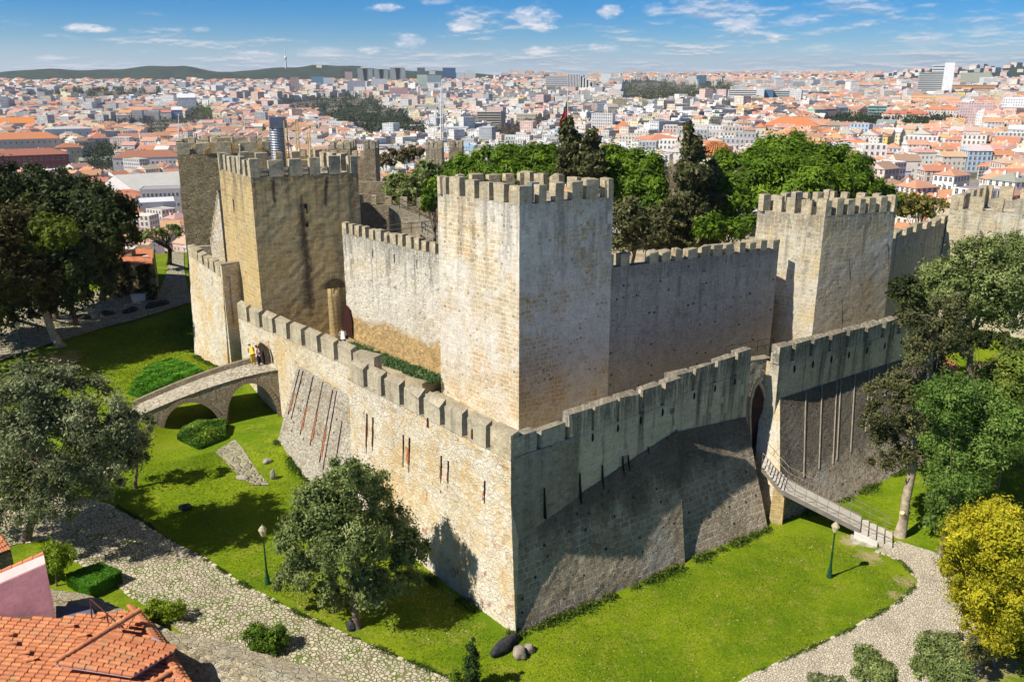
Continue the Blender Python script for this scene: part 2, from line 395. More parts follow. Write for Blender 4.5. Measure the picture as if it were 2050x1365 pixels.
# terrain sheet: polar grid, fine near, coarse far
NA = 300; rad = [4]
while rad[-1] < 12500: rad.append(rad[-1]+max(.6, rad[-1]*.014 if rad[-1] < 130 else rad[-1]*.035))
rad = np.array(rad); A_ = np.linspace(-1.25, 1.25, NA)
RR, AA = np.meshgrid(rad, A_, indexing='ij'); X = RR*np.sin(AA); Y = RR*np.cos(AA)
Z = gz(X, Y); nr = len(rad)
V = np.stack([X, Y, Z], -1).reshape(-1, 3)
ii, jj = np.meshgrid(np.arange(nr-1), np.arange(NA-1), indexing='ij'); b = (ii*NA+jj).ravel()
Fq = np.stack([b, b+1, b+NA+1, b+NA], 1)
n = NT('ground_grass'); pos = n.obj()
f1 = n.noise(pos, .22, 7, .75); f2 = n.noise(pos, .7, 8, .78); f3 = n.noise(n.vec(pos, (1, 1, .3)), 9, 5, .8)
g = n.mix(n.ramp(f1, .35, .65), (.10, .175, .006), (.22, .28, .010))
g = n.mix(n.ramp(f2, .5, .68, 0, .75), g, (.31, .29, .05))
g = n.mix(n.ramp(f3, .4, .62, 0, .62), g, (.055, .11, .005))
soil = n.ramp(n.noise(n.vadd(pos, (4, 4, 0)), .32, 6, .7), .66, .76, 0, .6)
for qx, qy, qr in ((118, 718, 2.3), (150, 735, 1.2), (1735, 1112, .9), (1700, 1085, .7), (1820, 1168, .9), (1795, 1192, .6), (1945, 1335, 2.0), (1985, 1320, 1.6)):
    q = PG(qx, qy); dv = n.n('ShaderNodeVectorMath', operation='DISTANCE'); n.put(dv.inputs[0], pos); dv.inputs[1].default_value = tuple(q)
    s_q = n.ramp(n.math('ADD', dv.outputs['Value'], n.math('MULTIPLY', n.math('SUBTRACT', f2, .5), qr*5.5)), qr*.3, qr*1.1, .85 , 0); soil = n.math('MAXIMUM', soil, s_q)
g = n.mix(soil, g, (.36, .29, .16))
farc = n.mix(n.ramp(n.noise(pos, .008, 6, .7), .42, .6), (.13, .12, .10), (.055, .075, .035))
farc = n.mix(n.ramp(n.noise(n.vadd(pos, (90, 20, 0)), .02, 4, .6), .5, .6), farc, (.26, .23, .20))
geo = n.vadd(pos, (1, 1, 0), 'MULTIPLY'); ln = n.n('ShaderNodeVectorMath', operation='LENGTH'); n.put(ln.inputs[0], geo); dd = ln.outputs['Value']
hillc = n.mix(n.ramp(n.noise(pos, .012, 8, .75), .35, .65), (.018, .030, .020), (.045, .065, .035))
farc = n.mix(n.ramp(dd, 4300, 5000), farc, hillc)
g = n.mix(n.ramp(dd, 124, 140), g, farc)
n.color(g); n.bump(n.math('ADD', f3, n.math('MULTIPLY', f2, 1.5)), .5, .08); n.b.inputs['Specular IOR Level'].default_value = .05
GRASS = n.m
tag(mesh_np('ground', V, Fq, n.m, smooth=True), 'bright green lawn, hillside and wooded horizon around the castle and city', None, None, 'structure')
# ------------------------------------------------------------------ paths (draped sheets) with kerb stones
def setts(name, a, b_, joint, scale, grassy=.0, dirt=.2):
    n = NT(name); pos = n.obj(); v = n.vec(pos, (1, 1, .01))
    d = n.vor(v, scale, 'DISTANCE_TO_EDGE'); c = n.sep(n.vor(v, scale, 'F1', 1))[0]
    col = n.mix(c, a, b_)
    col = n.mix(n.ramp(n.noise(pos, .5, 5, .6), .45, .7, 0, dirt), col, (.17, .14, .09))
    jj_ = n.mix(n.ramp(n.noise(pos, .8, 4, .6), .4, .6, 0, 1), joint, (.13, .18, .03)) if grassy else joint
    wid = n.ramp(n.noise(n.vadd(pos, (7, 7, 7)), 1.4, 4, .6), .45, .75, .07, .22) if grassy else .08
    mk = n.math('GREATER_THAN', wid, d) if grassy else n.ramp(d, .02, .09, 1, 0)
    col = n.mix(mk, col, jj_)
    fine = n.noise(pos, 22, 3, .6); col = n.mix(n.ramp(fine, .35, .7, 0, .3), col, (.1, .09, .07))
    n.color(col); n.bump(n.math('ADD', n.ramp(d, 0, .16), n.math('MULTIPLY', fine, .3)), .8, .05)
    return n.m
M_SETT = setts('cobbles', (.62, .56, .43), (.44, .39, .29), (.24, .20, .12), 4.6, 1)
M_SETT2 = setts('pale_setts', (.78, .70, .55), (.62, .54, .41), (.34, .29, .22), 8, 0, .3)
def inside(px, py, poly):
    r = False; j = len(poly)-1
    for i in range(len(poly)):
        xi, yi = poly[i]; xj, yj = poly[j]
        if (yi > py) != (yj > py) and px < (xj-xi)*(py-yi)/(yj-yi)+xi: r = not r
        j = i
    return r
def ribbon(name, left, right, mat, off=.03, n_=60, m_=10, label=None):
    """sheet between two pixel polylines that lie on the ground"""
    def res(pl, k):
        pts = [PG(*p).xy for p in pl]; L = [0]
        for i in range(1, len(pts)): L.append(L[-1]+(pts[i]-pts[i-1]).length)
        o = []
        for t in np.linspace(0, L[-1], k):
            i = max(0, min(len(pts)-2, int(np.searchsorted(L, t))-1)); o.append(pts[i].lerp(pts[i+1], (t-L[i])/(L[i+1]-L[i]) if L[i+1] > L[i] else 0))
        return o
    a, b_ = res(left, n_), res(right, n_)
    xy = np.array([[tuple(a[i].lerp(b_[i], j/m_)) for j in range(m_+1)] for i in range(n_)])
    z = gz(xy[..., 0], xy[..., 1])+off
    V = np.concatenate([xy, z[..., None]], -1).reshape(-1, 3)
    ii, jj = np.meshgrid(np.arange(n_-1), np.arange(m_), indexing='ij'); q = (ii*(m_+1)+jj).ravel()
    o = mesh_np(name, V, np.stack([q, q+1, q+m_+2, q+m_+1], 1), mat, smooth=True)
    tag(o, label, None, None, 'structure'); return a, b_
def kerb(name, pts, mat, label):
    mb = MB(); d = 0
    for i in range(len(pts)-1):
        p, q = pts[i], pts[i+1]; L = (q-p).length; k = max(1, round(L/.42))
        ang = math.atan2(q.y-p.y, q.x-p.x)
        for t in range(k):
            c = p.lerp(q, (t+.5)/k)+Vector((random.uniform(-.05, .05), random.uniform(-.05, .05)))
            mb.box((c.x, c.y, G(c.x, c.y)-.05), (L/k*random.uniform(.75, .97), random.uniform(.12, .24), random.uniform(.07, .12)), ang+random.uniform(-.08, .08), top=.9)
    tag(mb.build(name, mat), label, None, None, 'structure')
M_KERB = plain('kerb_stone', (.50, .45, .34), .95, .35, 3, bump=.02)
La, Lb = ribbon('path', [(-60, 1010), (120, 985), (215, 1010), (350, 1088), (470, 1160), (590, 1225), (760, 1300), (935, 1375), (1000, 1420)],
       [(-60, 1110), (100, 1075), (150, 1120), (235, 1172), (330, 1245), (420, 1300), (520, 1350), (640, 1400), (760, 1460)], M_SETT, .035, 90, 14, 'grassy cobbled path crossing the lawn at lower left')
kerb('path_kerb', La[8:], M_KERB, 'pale kerb stones along the lawn side of the cobbled path')
kerb('path_kerb', Lb[8:40], M_KERB, 'pale kerb stones along the hedge side of the cobbled path')
Ra, Rb = ribbon('path', [(1752, 1102), (1800, 1120), (1842, 1165), (1800, 1205), (1700, 1262), (1600, 1308), (1480, 1366), (1380, 1420)],
       [(1798, 1083), (1870, 1105), (1960, 1150), (1990, 1220), (2000, 1290), (1960, 1350), (1900, 1420), (1800, 1500)], M_SETT2, .035, 70, 14, 'pale sett paved path curving from the footbridge steps')
kerb('path_kerb', Ra, M_KERB, 'pale kerb stones along the right hand lawn edge')
ribbon('path', [(310, 600), (330, 560), (340, 525), (345, 505)], [(385, 610), (372, 560), (368, 525), (368, 505)], M_SETT, .10, 20, 4, 'narrow stone lane climbing beside the vine covered building')
ribbon('path', [(-150, 745), (0, 725), (100, 690), (220, 655), (330, 625), (385, 606)], [(-150, 600), (0, 585), (100, 580), (200, 585), (300, 590), (385, 590)], M_SETT, .16, 40, 12, 'shaded cobbled lane beneath the dark trees at left')
n = plain('bare_soil', (.36, .27, .15), .95, .3, 1.5, bump=.04)
def blotch(name, px, py, rx, ry, mat, off, label, seed):
    c = PG(px, py); mb = MB(); vs = [up0(c, off)]; K = 48
    for k in range(K):
        a = 2*math.pi*k/K; q = 1+.45*noise.noise(Vector((math.cos(a)*1.6, math.sin(a)*1.6, seed)))+.15*noise.noise(Vector((math.cos(a)*6, math.sin(a)*6, seed)))
        for f in (.5, 1): x, y = c.x+rx*q*f*math.cos(a), c.y+ry*q*f*math.sin(a); vs.append(Vector((x, y, G(x, y)+(off if f < 1 else off-.03))))
    fs = [(0, 1+2*k, 1+2*((k+1) % K)) for k in range(K)]+[(1+2*k, 2+2*k, 2+2*((k+1) % K), 1+2*((k+1) % K)) for k in range(K)]
    tag(mb.add(vs, fs).build(name, mat), label, None, None, 'structure')
def up0(c, off): return Vector((c.x, c.y, G(c.x, c.y)+off))
# rough paving by the bridge
n = NT('rough_paving'); pos = n.obj(); d = n.vor(n.vec(pos, (1, 1, .01)), 1.9, 'DISTANCE_TO_EDGE'); c = n.sep(n.vor(n.vec(pos, (1, 1, .01)), 1.9, 'F1', 1))[0]
n.color(n.mix(n.ramp(d, .03, .1, 1, 0), n.mix(c, (.34, .30, .22), (.18, .16, .13)), n.mix(n.noise(pos, 1.3, 4), (.16, .19, .05), (.44, .40, .30)))); n.bump(n.ramp(d, 0, .2), .9, .12)
ribbon('rough_paving', [(470, 880), (500, 920), (540, 972)], [(430, 905), (465, 940), (505, 972)], n.m, .06, 20, 8, 'patch of rough stone paving in the lawn below the bridge')
# ------------------------------------------------------------------ castle masonry
S_TOW = stone('ashlar_pale', (.74, .63, .44), (.56, .44, .27), (.82, .76, .64), (.86, .82, .74), .56, (.62, .31), .12, .62, 21, .55, warm=(.60, .40, .18), band=None, rust=.25)
S_TOWD = stone('ashlar_ochre', (.62, .47, .24), (.42, .31, .15), (.66, .53, .31), (.6, .55, .42), .06, (.70, .34), .0, .75, 21.4, .05, warm=(.55, .38, .15))
S_TOWF = stone('ashlar_cream', (.62, .55, .41), (.44, .38, .27), (.70, .64, .50), (.70, .67, .58), .35, (.60, .32), .2, .7, 17.5, .35, warm=(.58, .45, .24))
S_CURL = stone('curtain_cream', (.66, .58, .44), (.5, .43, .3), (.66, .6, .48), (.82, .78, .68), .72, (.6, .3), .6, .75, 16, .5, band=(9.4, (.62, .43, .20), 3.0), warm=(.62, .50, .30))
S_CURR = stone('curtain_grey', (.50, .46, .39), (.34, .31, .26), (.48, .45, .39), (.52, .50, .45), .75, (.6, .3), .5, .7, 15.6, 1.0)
S_BARL = stone('barbican_cream', (.78, .64, .42), (.60, .46, .27), (.80, .72, .55), (.82, .77, .66), .5, (.55, .28), .75, .12, 9.9, .25, warm=(.66, .44, .18), rust=.75, lichen=.12)
S_RUB = stone('rubble_brown', (.46, .38, .26), (.30, .25, .17), (.40, .34, .24), (.5, .45, .35), .12, (.4, .25), 1.0, .3, None, .2, lichen=.5, bumpd=.1)
S_RUBE = stone('rubble_ochre', (.50, .41, .24), (.34, .27, .15), (.40, .33, .2), (.5, .45, .33), .1, (.5, .28), .85, .25, None, .35, lichen=.4, bumpd=.12)
S_PLAS = stone('grey_render', (.60, .53, .41), (.48, .42, .32), (.50, .44, .34), (.64, .575, .45), .92, (.9, .5), .3, 1.0, 10.6, .02, stain=(.035, .035, .035), msize=.01, lichen=.3)
S_SCAR = stone('scarp_dark', (.54, .44, .31), (.26, .21, .155), (.62, .55, .44), (.50, .48, .44), .2, (.62, .33), .35, .4, 7, 1.0, lichen=.3, bumpd=.16, crust=4.6)  # its dark upper part paints the wall's cast shade along with black crust
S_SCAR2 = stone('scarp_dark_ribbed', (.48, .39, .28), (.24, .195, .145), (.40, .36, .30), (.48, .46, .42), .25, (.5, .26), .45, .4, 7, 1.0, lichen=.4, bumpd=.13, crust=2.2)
S_SCAL = stone('scarp_left', (.47, .42, .33), (.36, .32, .25), (.48, .44, .36), (.56, .52, .44), .5, (.45, .26), .8, .25, 7, .85, lichen=.35, bumpd=.09)
S_MERC = stone('merlon_render', (.58, .50, .35), (.48, .41, .28), (.56, .49, .36), (.60, .53, .39), .9, (.9, .5), .2, .5, 11.5, .0, stain=(.06, .055, .05), lichen=.5, msize=.01)
S_TOPS = stone('merlon_stone', (.62, .53, .36), (.44, .37, .25), (.56, .49, .36), (.5, .48, .42), .15, (.45, .26), .2, .4, None, .0, lichen=.55)
S_SILL = stone('parapet_stone', (.50, .46, .38), (.34, .31, .25), (.46, .43, .36), (.46, .45, .40), .3, (.5, .28), .5, .6, None, .1, lichen=.6)
BLACK = plain('dark_opening', (.012, .011, .010), 1, .1)
M_WALK = plain('walkway_paving', (.42, .38, .30), .95, .3, 1.2, bump=.03)
def V3(x, y, z): return Vector((x, y, z))
UP = Vector((0, 0, 1))
def inward(A, B, side):
    """unit horizontal normal of AB pointing to the side (+1 left of A->B)"""
    d = Vector((B.x-A.x, B.y-A.y, 0)).normalized(); return Vector((-d.y, d.x, 0))*side
def merlon(parent, A, B, zb, zt, thick, side, mat, gone=0.0, slope=0.0, name='merlon', proud=.012):
    """one merlon with its outer face from A to B"""
    nI = inward(A, B, side); a = A-nI*proud; b = B-nI*proud
    j = lambda s: Vector((random.uniform(-s, s), random.uniform(-s, s), random.uniform(-s, s)))
    mb = MB(); q = []
    zt2 = zt-gone; e = .035
    base = [a, b, b+nI*(thick+proud*2), a+nI*(thick+proud*2)]
    lo = [V3(p.x, p.y, zb-.04) for p in base]
    mid = [V3(p.x, p.y, zb+(zt2-zb)*.55)+j(e*.5) for p in base]
    hi = [V3(p.x, p.y, zt2-(slope if k < 2 else 0))+j(e) for k, p in enumerate(base)]
    cen = sum(hi, Vector())/4+V3(0, 0, .05+gone*.1)
    
    if random.random() < .28: hk = random.randrange(4); hi[hk] = hi[hk]+V3(0, 0, -random.uniform(.08, .26)); hi[(hk+1) % 4] += V3(0, 0, -random.uniform(0, .08))
    n_ = len(mb.v); vs = lo+mid+hi+[cen]
    fs = [(k, (k+1) % 4, 4+(k+1) % 4, 4+k) for k in range(4)]+[(4+k, 4+(k+1) % 4, 8+(k+1) % 4, 8+k) for k in range(4)]+[(8+k, 8+(k+1) % 4, 12) for k in range(4)]
    mb.add(vs, fs); return mb.build(name, mat, parent)
def crenels(parent, A, B, zs, zt, n, frac, thick, side, mat, slope=.0, ends=(0, 0), skip=(), zsB=None, ztB=None, rnd=.35):
    """n merlons between A and B; sill height zs, crest zt (values at B may differ)"""
    d = B-A; L = 1.0; zsB = zs if zsB is None else zsB; ztB = zt if ztB is None else ztB
    pitch = 1/(n-1+frac)
    for i in range(n):
        if i in skip: continue
        t0 = i*pitch; t1 = t0+pitch*frac
        t0 = max(0, t0+random.uniform(-rnd, rnd)*pitch*.3*(i > 0)); t1 = min(1, t1+random.uniform(-rnd, rnd)*pitch*.3*(i < n-1))
        a = A.lerp(B, t0); b = A.lerp(B, t1); tm = (t0+t1)/2
        merlon(parent, V3(a.x, a.y, 0), V3(b.x, b.y, 0), zs+(zsB-zs)*tm, zt+(ztB-zt)*tm+random.uniform(-.13, .06), thick, side, mat, slope=slope)
def up0z(p): return V3(p.x, p.y, 0)
def tower(name, label, ring, z0, zs, zt, mats, counts, frac=.62, batter=.0, thick=.55, floor=None, mt=None, cat='tower', faces=None, mh=1.0, face_mat=None, skips={}):
    """ring: corner points (x,y) counter-clockwise seen from above; first edge etc. get counts merlons"""
    t = empty(name, (ring[0][0], ring[0][1], z0), label, cat)
    n = len(ring); C = Vector((sum(p[0] for p in ring)/n, sum(p[1] for p in ring)/n))
    def pt(i, z, off=0.0):
        p = Vector(ring[i % n]); v = (C-p).normalized(); q = p+v*off*1.414 - v*batter*(zs-z)/max(.1, zs-z0)
        return V3(q.x, q.y, z)
    body = MB()
    for i in range(n): body.grid(pt(i, z0), pt(i+1, z0), pt(i+1, zs), pt(i, zs), .45, 0)
    o = body.build('wall', mats, t, rough=.022)
    # parapet: inner faces and floor a step lower
    fl = (floor if floor is not None else zs-.9)
    pb = MB()
    for i in range(n):
        pb.quad(pt(i, zs, 0), pt(i+1, zs, 0), pt(i+1, zs, thick), pt(i, zs, thick))
        pb.quad(pt(i, zs, thick), pt(i+1, zs, thick), pt(i+1, fl, thick), pt(i, fl, thick))
    pb.build('parapet', mt or S_SILL, t)
    fb = MB(); fb.add([pt(i, fl, thick) for i in range(n)], [tuple(range(n))]); fb.build('roof_deck', M_WALK, t)
    for i in range(n):
        c = counts[i] if i < len(counts) else 0
        if c: crenels(t, up0z(pt(i, zs)), up0z(pt(i+1, zs)), zs-.0, zt, c, frac, thick, 1, mt or S_TOPS, skip=skips.get(i, ()))
    return t, pt
def slit(parent, a, b, z0, z1, nOut, name='arrow_slit', depth=.02):
    mb = MB(); o = nOut*depth
    mb.hexa([V3(a.x, a.y, z0)-o, V3(b.x, b.y, z0)-o, V3(b.x, b.y, z0)+o, V3(a.x, a.y, z0)+o], [V3(a.x, a.y, z1)-o, V3(b.x, b.y, z1)-o, V3(b.x, b.y, z1)+o, V3(a.x, a.y, z1)+o])
    return mb.build(name, BLACK, parent)
def wall(name, label, A, B, side, z0, zs, mat, thick=.6, walk=None, zw=None, zsB=None, rows=None, rough=.05, inner_z=4.8, cat='castle wall', sill=None, caps=True):
    """upright wall with outer face AB; rows = extra lower outer points [(A',B')] from the foot upwards"""
    zsB = zs if zsB is None else zsB
    nI = inward(A, B, side); t = empty(name, (A.x, A.y, z0), label, cat)
    mb = MB(); top = (V3(A.x, A.y, zs), V3(B.x, B.y, zsB)); rows = list(rows or [(V3(A.x, A.y, z0), V3(B.x, B.y, z0))])+[top]
    for (a, b), (c, d) in zip(rows[:-1], rows[1:]): mb.grid(a, b, d, c, .4)
    ti = [p+nI*thick for p in top]; lo = [V3(p.x, p.y, inner_z) for p in ti]
    mb.grid(ti[0], ti[1], lo[1], lo[0], 1.0)
    if caps:
        for k in (0, 1):
            pts = [r[k] for r in rows]; mb.add(pts+[ti[k], lo[k]], [tuple(range(len(pts)+2))])
    mb.build('wall', mat, t, rough=rough)
    sb = MB(); sb.grid(top[0]+V3(0, 0, .02)-nI*.03, top[1]+V3(0, 0, .02)-nI*.03, ti[1]+V3(0, 0, .02), ti[0]+V3(0, 0, .02), .6); sb.build('coping', sill or S_SILL, t, rough=.02)
    if walk:
        wz = zw
        wb = MB(); a, b = ti[0].copy(), ti[1].copy(); a.z = wz; b.z = wz+(zsB-zs); wb.grid(a, b, b+nI*walk, a+nI*walk, 1.0)
        c, d = a+nI*walk, b+nI*walk; wb.grid(c, d, V3(d.x, d.y, inner_z), V3(c.x, c.y, inner_z), 1.0); wb.build('wall_walk', M_WALK, t)
    return t, nI
def xy(v): return (v.x, v.y)
# ---- towers ----
# central tower
cT = 21.95; zsC = 20.75
cf, cl, cr = P(1040, 371, cT), P(875, 351, cT), P(1229, 357, cT); cb = cl+cr-cf+V3(-.2, -1.0, 0)
towC, ptC = tower('square_tower', 'tall pale square tower in the middle, nearest to the viewer', [xy(cf), xy(cr), xy(cb), xy(cl)], 4.6, zsC, cT, S_TOW, (6, 6, 6, 6), .6, batter=.12)
pl = MB(); q = P(1064, 350, 22.4); 
gp = empty('roof_cabinet', (cf.x+.9, cf.y+2.6, zsC-.9), 'grey metal access cabinet standing on the central tower roof', 'cabinet')
M_GM = plain('grey_metal', (.28, .30, .31), .5, .1, 2, .3)
b = MB().box((cf.x+.9, cf.y+2.6, zsC-.9), (.62, .55, 2.0), .6); b.build('body', M_GM, gp)
b = MB().box((cf.x+.76, cf.y+2.28, zsC+.45), (.2, .02, .25), .6); b.build('plate', plain('white_plate', (.8, .8, .8), .5, .05), gp)
# great tower (left)
dT = 22.25; zsD = 20.9
df, dl, dr = P(499, 320, dT), P(435, 306, dT), P(715, 312, dT); db = dl+dr-df
towD, ptD = tower('great_tower', 'massive ochre square tower with a long black water stain on its face', [xy(df), xy(dr), xy(db), xy(dl)], 7.4, zsD, dT, S_TOWD, (6, 5, 6, 7), .55, batter=.12, thick=.6)
# black run-off stripe: porous crust grown on the face
dn = Vector(((dr-df).y, -(dr-df).x, 0)).normalized()
def onD(px, py): return PW(px, py, df, dr)
slit(towD, onD(610, 430), onD(616, 430), onD(612, 430).z-1.0, onD(612, 408).z, dn)
ns = NT('black_crust'); pos = ns.obj(); tcn = ns.n('ShaderNodeUVMap').outputs[0]
att = ns.n('ShaderNodeAttribute', attribute_name='tone').outputs['Fac']
fz = ns.math('ADD', att, ns.math('MULTIPLY', ns.math('SUBTRACT', ns.noise(pos, 2.2, 6, .7), .5), 1.3))
trn = ns.n('ShaderNodeBsdfTransparent'); mx = ns.n('ShaderNodeMixShader')
ns.color(ns.mix(ns.ramp(ns.noise(pos, 6, 4), .4, .6), (.035, .028, .025), (.08, .06, .05))); ns.put(mx.inputs[0], ns.ramp(fz, .35, 1.0, 0, .85))
ns.t.links.new(trn.outputs[0], mx.inputs[1]); ns.t.links.new(ns.b.outputs[0], mx.inputs[2]); ns.t.links.new(mx.outputs[0], ns.out.inputs[0])
CRUST = ns.m
def crust(parent, top, bot, w0, w1, nO, A, B):
    """thin dark mineral crust running down a face between two pixels"""
    n_ = 26; vs = []; tone = []; u = (B-A); u.z = 0; u.normalize()
    a = PW(top[0], top[1], A, B); b = PW(bot[0], bot[1], A, B)
    for i in range(n_+1):
        t = i/n_; p = a.lerp(b, t)+u*(noise.noise(V3(t*4, a.x, 0))*.12); ww = (w0+(w1-w0)*t)
        
        bt_o = (.10+.42*max(0, (zsD-p.z)/14.5)) if parent is towD else (.10+.42*max(0, (zsF-p.z)/13.5))
        for k in (-1, -.5, 0, .5, 1): vs.append(p+u*ww*k+nO*bt_o)
    vs = np.array([tuple(v) for v in vs]); fs = []; tp = []
    for i in range(n_+1):
        e = min(1, i/4, (n_-i)/5)
        for k in (0, .6, 1, .6, 0): tp.append(k*(.3+.7*e) if k else 0)
    for i in range(n_):
        for k in range(4):
            fs.append((i*5+k, i*5+k+1, i*5+k+6, i*5+k+5)); e = min(1, i/3, (n_-i)/3); tone.append((.28 if k in (0, 3) else .85)*(.35+.65*e))
    mesh_np('water_stain', vs, np.array(fs), CRUST, parent, np.array(tp), dom='POINT')
dnO = dn
crust(towD, (600, 366), (622, 650), .3, 1.0, dnO, df, dr)
crust(towD, (545, 355), (550, 415), .3, .25, dnO, df, dr); crust(towD, (654, 345), (650, 420), .25, .3, dnO, df, dr)
# left face slits
dln = Vector((-(dl-df).y, (dl-df).x, 0)).normalized()*1
if dln.dot(Ld) > 0: dln = -dln
def onDL(px, py): return PW(px, py, df, dl)
slit(towD, onDL(468, 420), onDL(470, 420), onDL(470, 424).z, onDL(470, 400).z, dln)
slit(towD, onDL(483, 540), onDL(487, 540), onDL(485, 548).z, onDL(485, 524).z, dln, 'window')
# wooden braces in the crenels
M_WOOD = plain('orange_timber', (.55, .33, .10), .8, .2, 5); M_WHT = plain('white_steel', (.72, .72, .70), .5, .05)
for px in (523, 571, 610, 648):
    c = PW(px, 352, df, dr); b = MB()
    for k in range(4):
        b.box((c.x+.35+k*.05, c.y+.5+k*.3, 21.15+k*.06), (1.3, .14, .05), .45)
    b.build('slatted_cover', plain('slate_plank', (.30, .30, .29), .8, .15) if px == 523 else bpy.data.materials['slate_plank'], towD)
# round stair turret against the great tower
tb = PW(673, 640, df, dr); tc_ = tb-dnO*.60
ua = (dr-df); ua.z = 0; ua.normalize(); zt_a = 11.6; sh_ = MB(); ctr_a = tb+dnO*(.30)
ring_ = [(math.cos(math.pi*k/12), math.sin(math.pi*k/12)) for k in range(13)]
sh_.add([V3(ctr_a.x+ua.x*c*.88, ctr_a.y+ua.y*c*.88, zt_a-.15+s*.85) for c, s in ring_], [tuple(range(13))]); sh_.build('arch_shadow', plain('arch_shade_stone', (.13, .095, .05), .95, .3, 3), towD)  # dark half-round sheet paints the shade under the arch
bt = MB(); bt.lathe((tc_.x, tc_.y, 6.6), [(.95, 0), (.92, 2), (.90, 4.0), (.88, 4.9), (.4, 5.0), (0.01, 5.0)], 24); bt.build('round_turret', S_TOWD, towD, rough=.03, smooth=True)
# far left rear tower
eT = 22.5
ef, el_, er = P(447, 300, eT), P(352, 284, eT), P(520, 292, eT)
el_ = P(352, 281, 22.4); ef2 = P(440, 292, 22.0)
EL = P(352, 284, 22.6); ER = EL+V3(9.2, 4.6, 0)
towE, ptE = tower('rear_tower', 'rough ochre rubble tower with timber props, behind the great tower at left', [xy(EL), (EL.x+8.6, EL.y+2.6), (EL.x+6.0, EL.y+9.5), (EL.x-2.6, EL.y+6.9)], 0, 21.4, 22.5, S_RUBE, (5, 4, 5, 4), .62, batter=.45)
M_PROP = M_WOOD
for k, t_ in enumerate((.28, .55, .82)):
    c = V3(*ptE(0, 21.45)).lerp(ptE(1, 21.45), t_); b = MB()
    for q in range(6):
        b.box((c.x+q*.16, c.y+q*.05-.06, 21.42), (.07, .07, .35+.11*(q if k == 0 else (5-q if k == 2 else 5))), .3)
    b.build('timber_prop', M_PROP, towE)
# lift shaft of corrugated steel with scaffolding behind the great tower
lc = PY(560, 330, 78)
lf = empty('spiral_duct', (lc.x, lc.y, 17), 'grey corrugated steel chimney duct with a square hood behind the great tower', 'duct')
M_COR = plain('galvanised', (.42, .45, .50), .35, .12, 3, .7)
prof = []; zt_ = PY(560, 255, 78).z
z = 0
while z+17 < zt_: prof += [(.62, z), (.72, z+.11)]; z += .22
MB().lathe((lc.x, lc.y, 17), prof, 18).build('duct', M_COR, lf)
MB().box((lc.x+.1, lc.y, zt_-.05), (1.4, 1.2, .95), .3).build('hood', plain('blue_steel', (.16, .18, .24), .5, .1, 2, .3), lf)
sf = empty('scaffold_tower', (lc.x+1.6, lc.y-.6, 17), 'thin yellow tube scaffolding standing beside the corrugated duct', 'scaffold')
b = MB(); M_YT = plain('yellow_tube', (.62, .45, .12), .5, .1)
for dx in (.0, 1.0, 2.0):
    for dy in (0, .9):
        b = MB().tube([(lc.x+.9+dx, lc.y-.9+dy, 17), (lc.x+.9+dx, lc.y-.9+dy, zt_+(.6 if dx < 1.5 else -.4))], .05, 5); b.build('standard', M_YT, sf)
for k in range(7):
    zz = 17.6+k*.75
    MB().tube([(lc.x+.9, lc.y-.95, zz), (lc.x+2.0+(k % 2), lc.y-.95, zz)], .045, 5).build('ledger', M_YT, sf)
# right tower
fT = 19.2; zsF = 17.95
ff, fl_, fr = P(1655, 401, fT), P(1520, 390, fT), P(1798, 391, fT); fb_ = fl_+fr-ff+V3(0, .4, 0)
towF, ptF = tower('square_tower', 'square tower at right with a sunlit left face above the gate', [xy(ff), xy(fr), xy(fb_), xy(fl_)], 4.5, zsF, fT, S_TOWF, (7, 5, 7, 5), .55, batter=.3)
fn = Vector(((fr-ff).y, -(fr-ff).x, 0)).normalized(); fln = inward(ff, fl_, 1)
if fln.dot(Ld) > 0: fln = -fln
for px in (1586, 1615): slit(towF, PW(px, 470, ff, fl_), PW(px+2, 470, ff, fl_), PW(px, 476, ff, fl_).z+3, PW(px, 464, ff, fl_).z+3, fln)
for px, y0, y1 in ((1697, 512, 565), (1775, 480, 540), (1680, 590, 660)): crust(towF, (px, y0), (px, y1), .12, .15, fn, ff, fr)
# far right tower
gT = 17.6
ga, gb_ = P(1905, 391, gT), P(2120, 452, gT)
gdir = Vector((ga.x-gb_.x, ga.y-gb_.y)).normalized(); gdir3 = V3(gdir.x, gdir.y, 0)
ga = P(1905, 391, gT); gq = ga+V3(9.5, -7.0, 0)*1.0
g2 = V3(7.5, 8.5, 0)
towG, ptG = tower('square_tower', 'sunlit battlemented tower cut by the right edge of the photo', [xy(ga), xy(gq), xy(gq+g2), xy(ga+g2)], 4, 16.35, gT, S_TOWF, (7, 5, 7, 5), .6, batter=.3, thick=.7)
# rear curtain between the right towers
ha = fr.lerp(fb_, .25); hb = ga+V3(.6, .8, 0)
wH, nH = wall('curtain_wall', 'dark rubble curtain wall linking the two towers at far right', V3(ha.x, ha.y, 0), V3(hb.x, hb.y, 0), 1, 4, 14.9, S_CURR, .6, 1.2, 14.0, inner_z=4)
hA = V3(ha.x, ha.y, 0); hB = V3(hb.x, hb.y, 0)
zA_ = PW(1800, 452, hA, hB).z; print('H', zA_, PW(1900, 446, hA, hB).z, PW(1800, 432, hA, hB).z)
crenels(wH, hA, hB, 14.9, 15.6, 8, .62, .55, 1, S_TOPS)
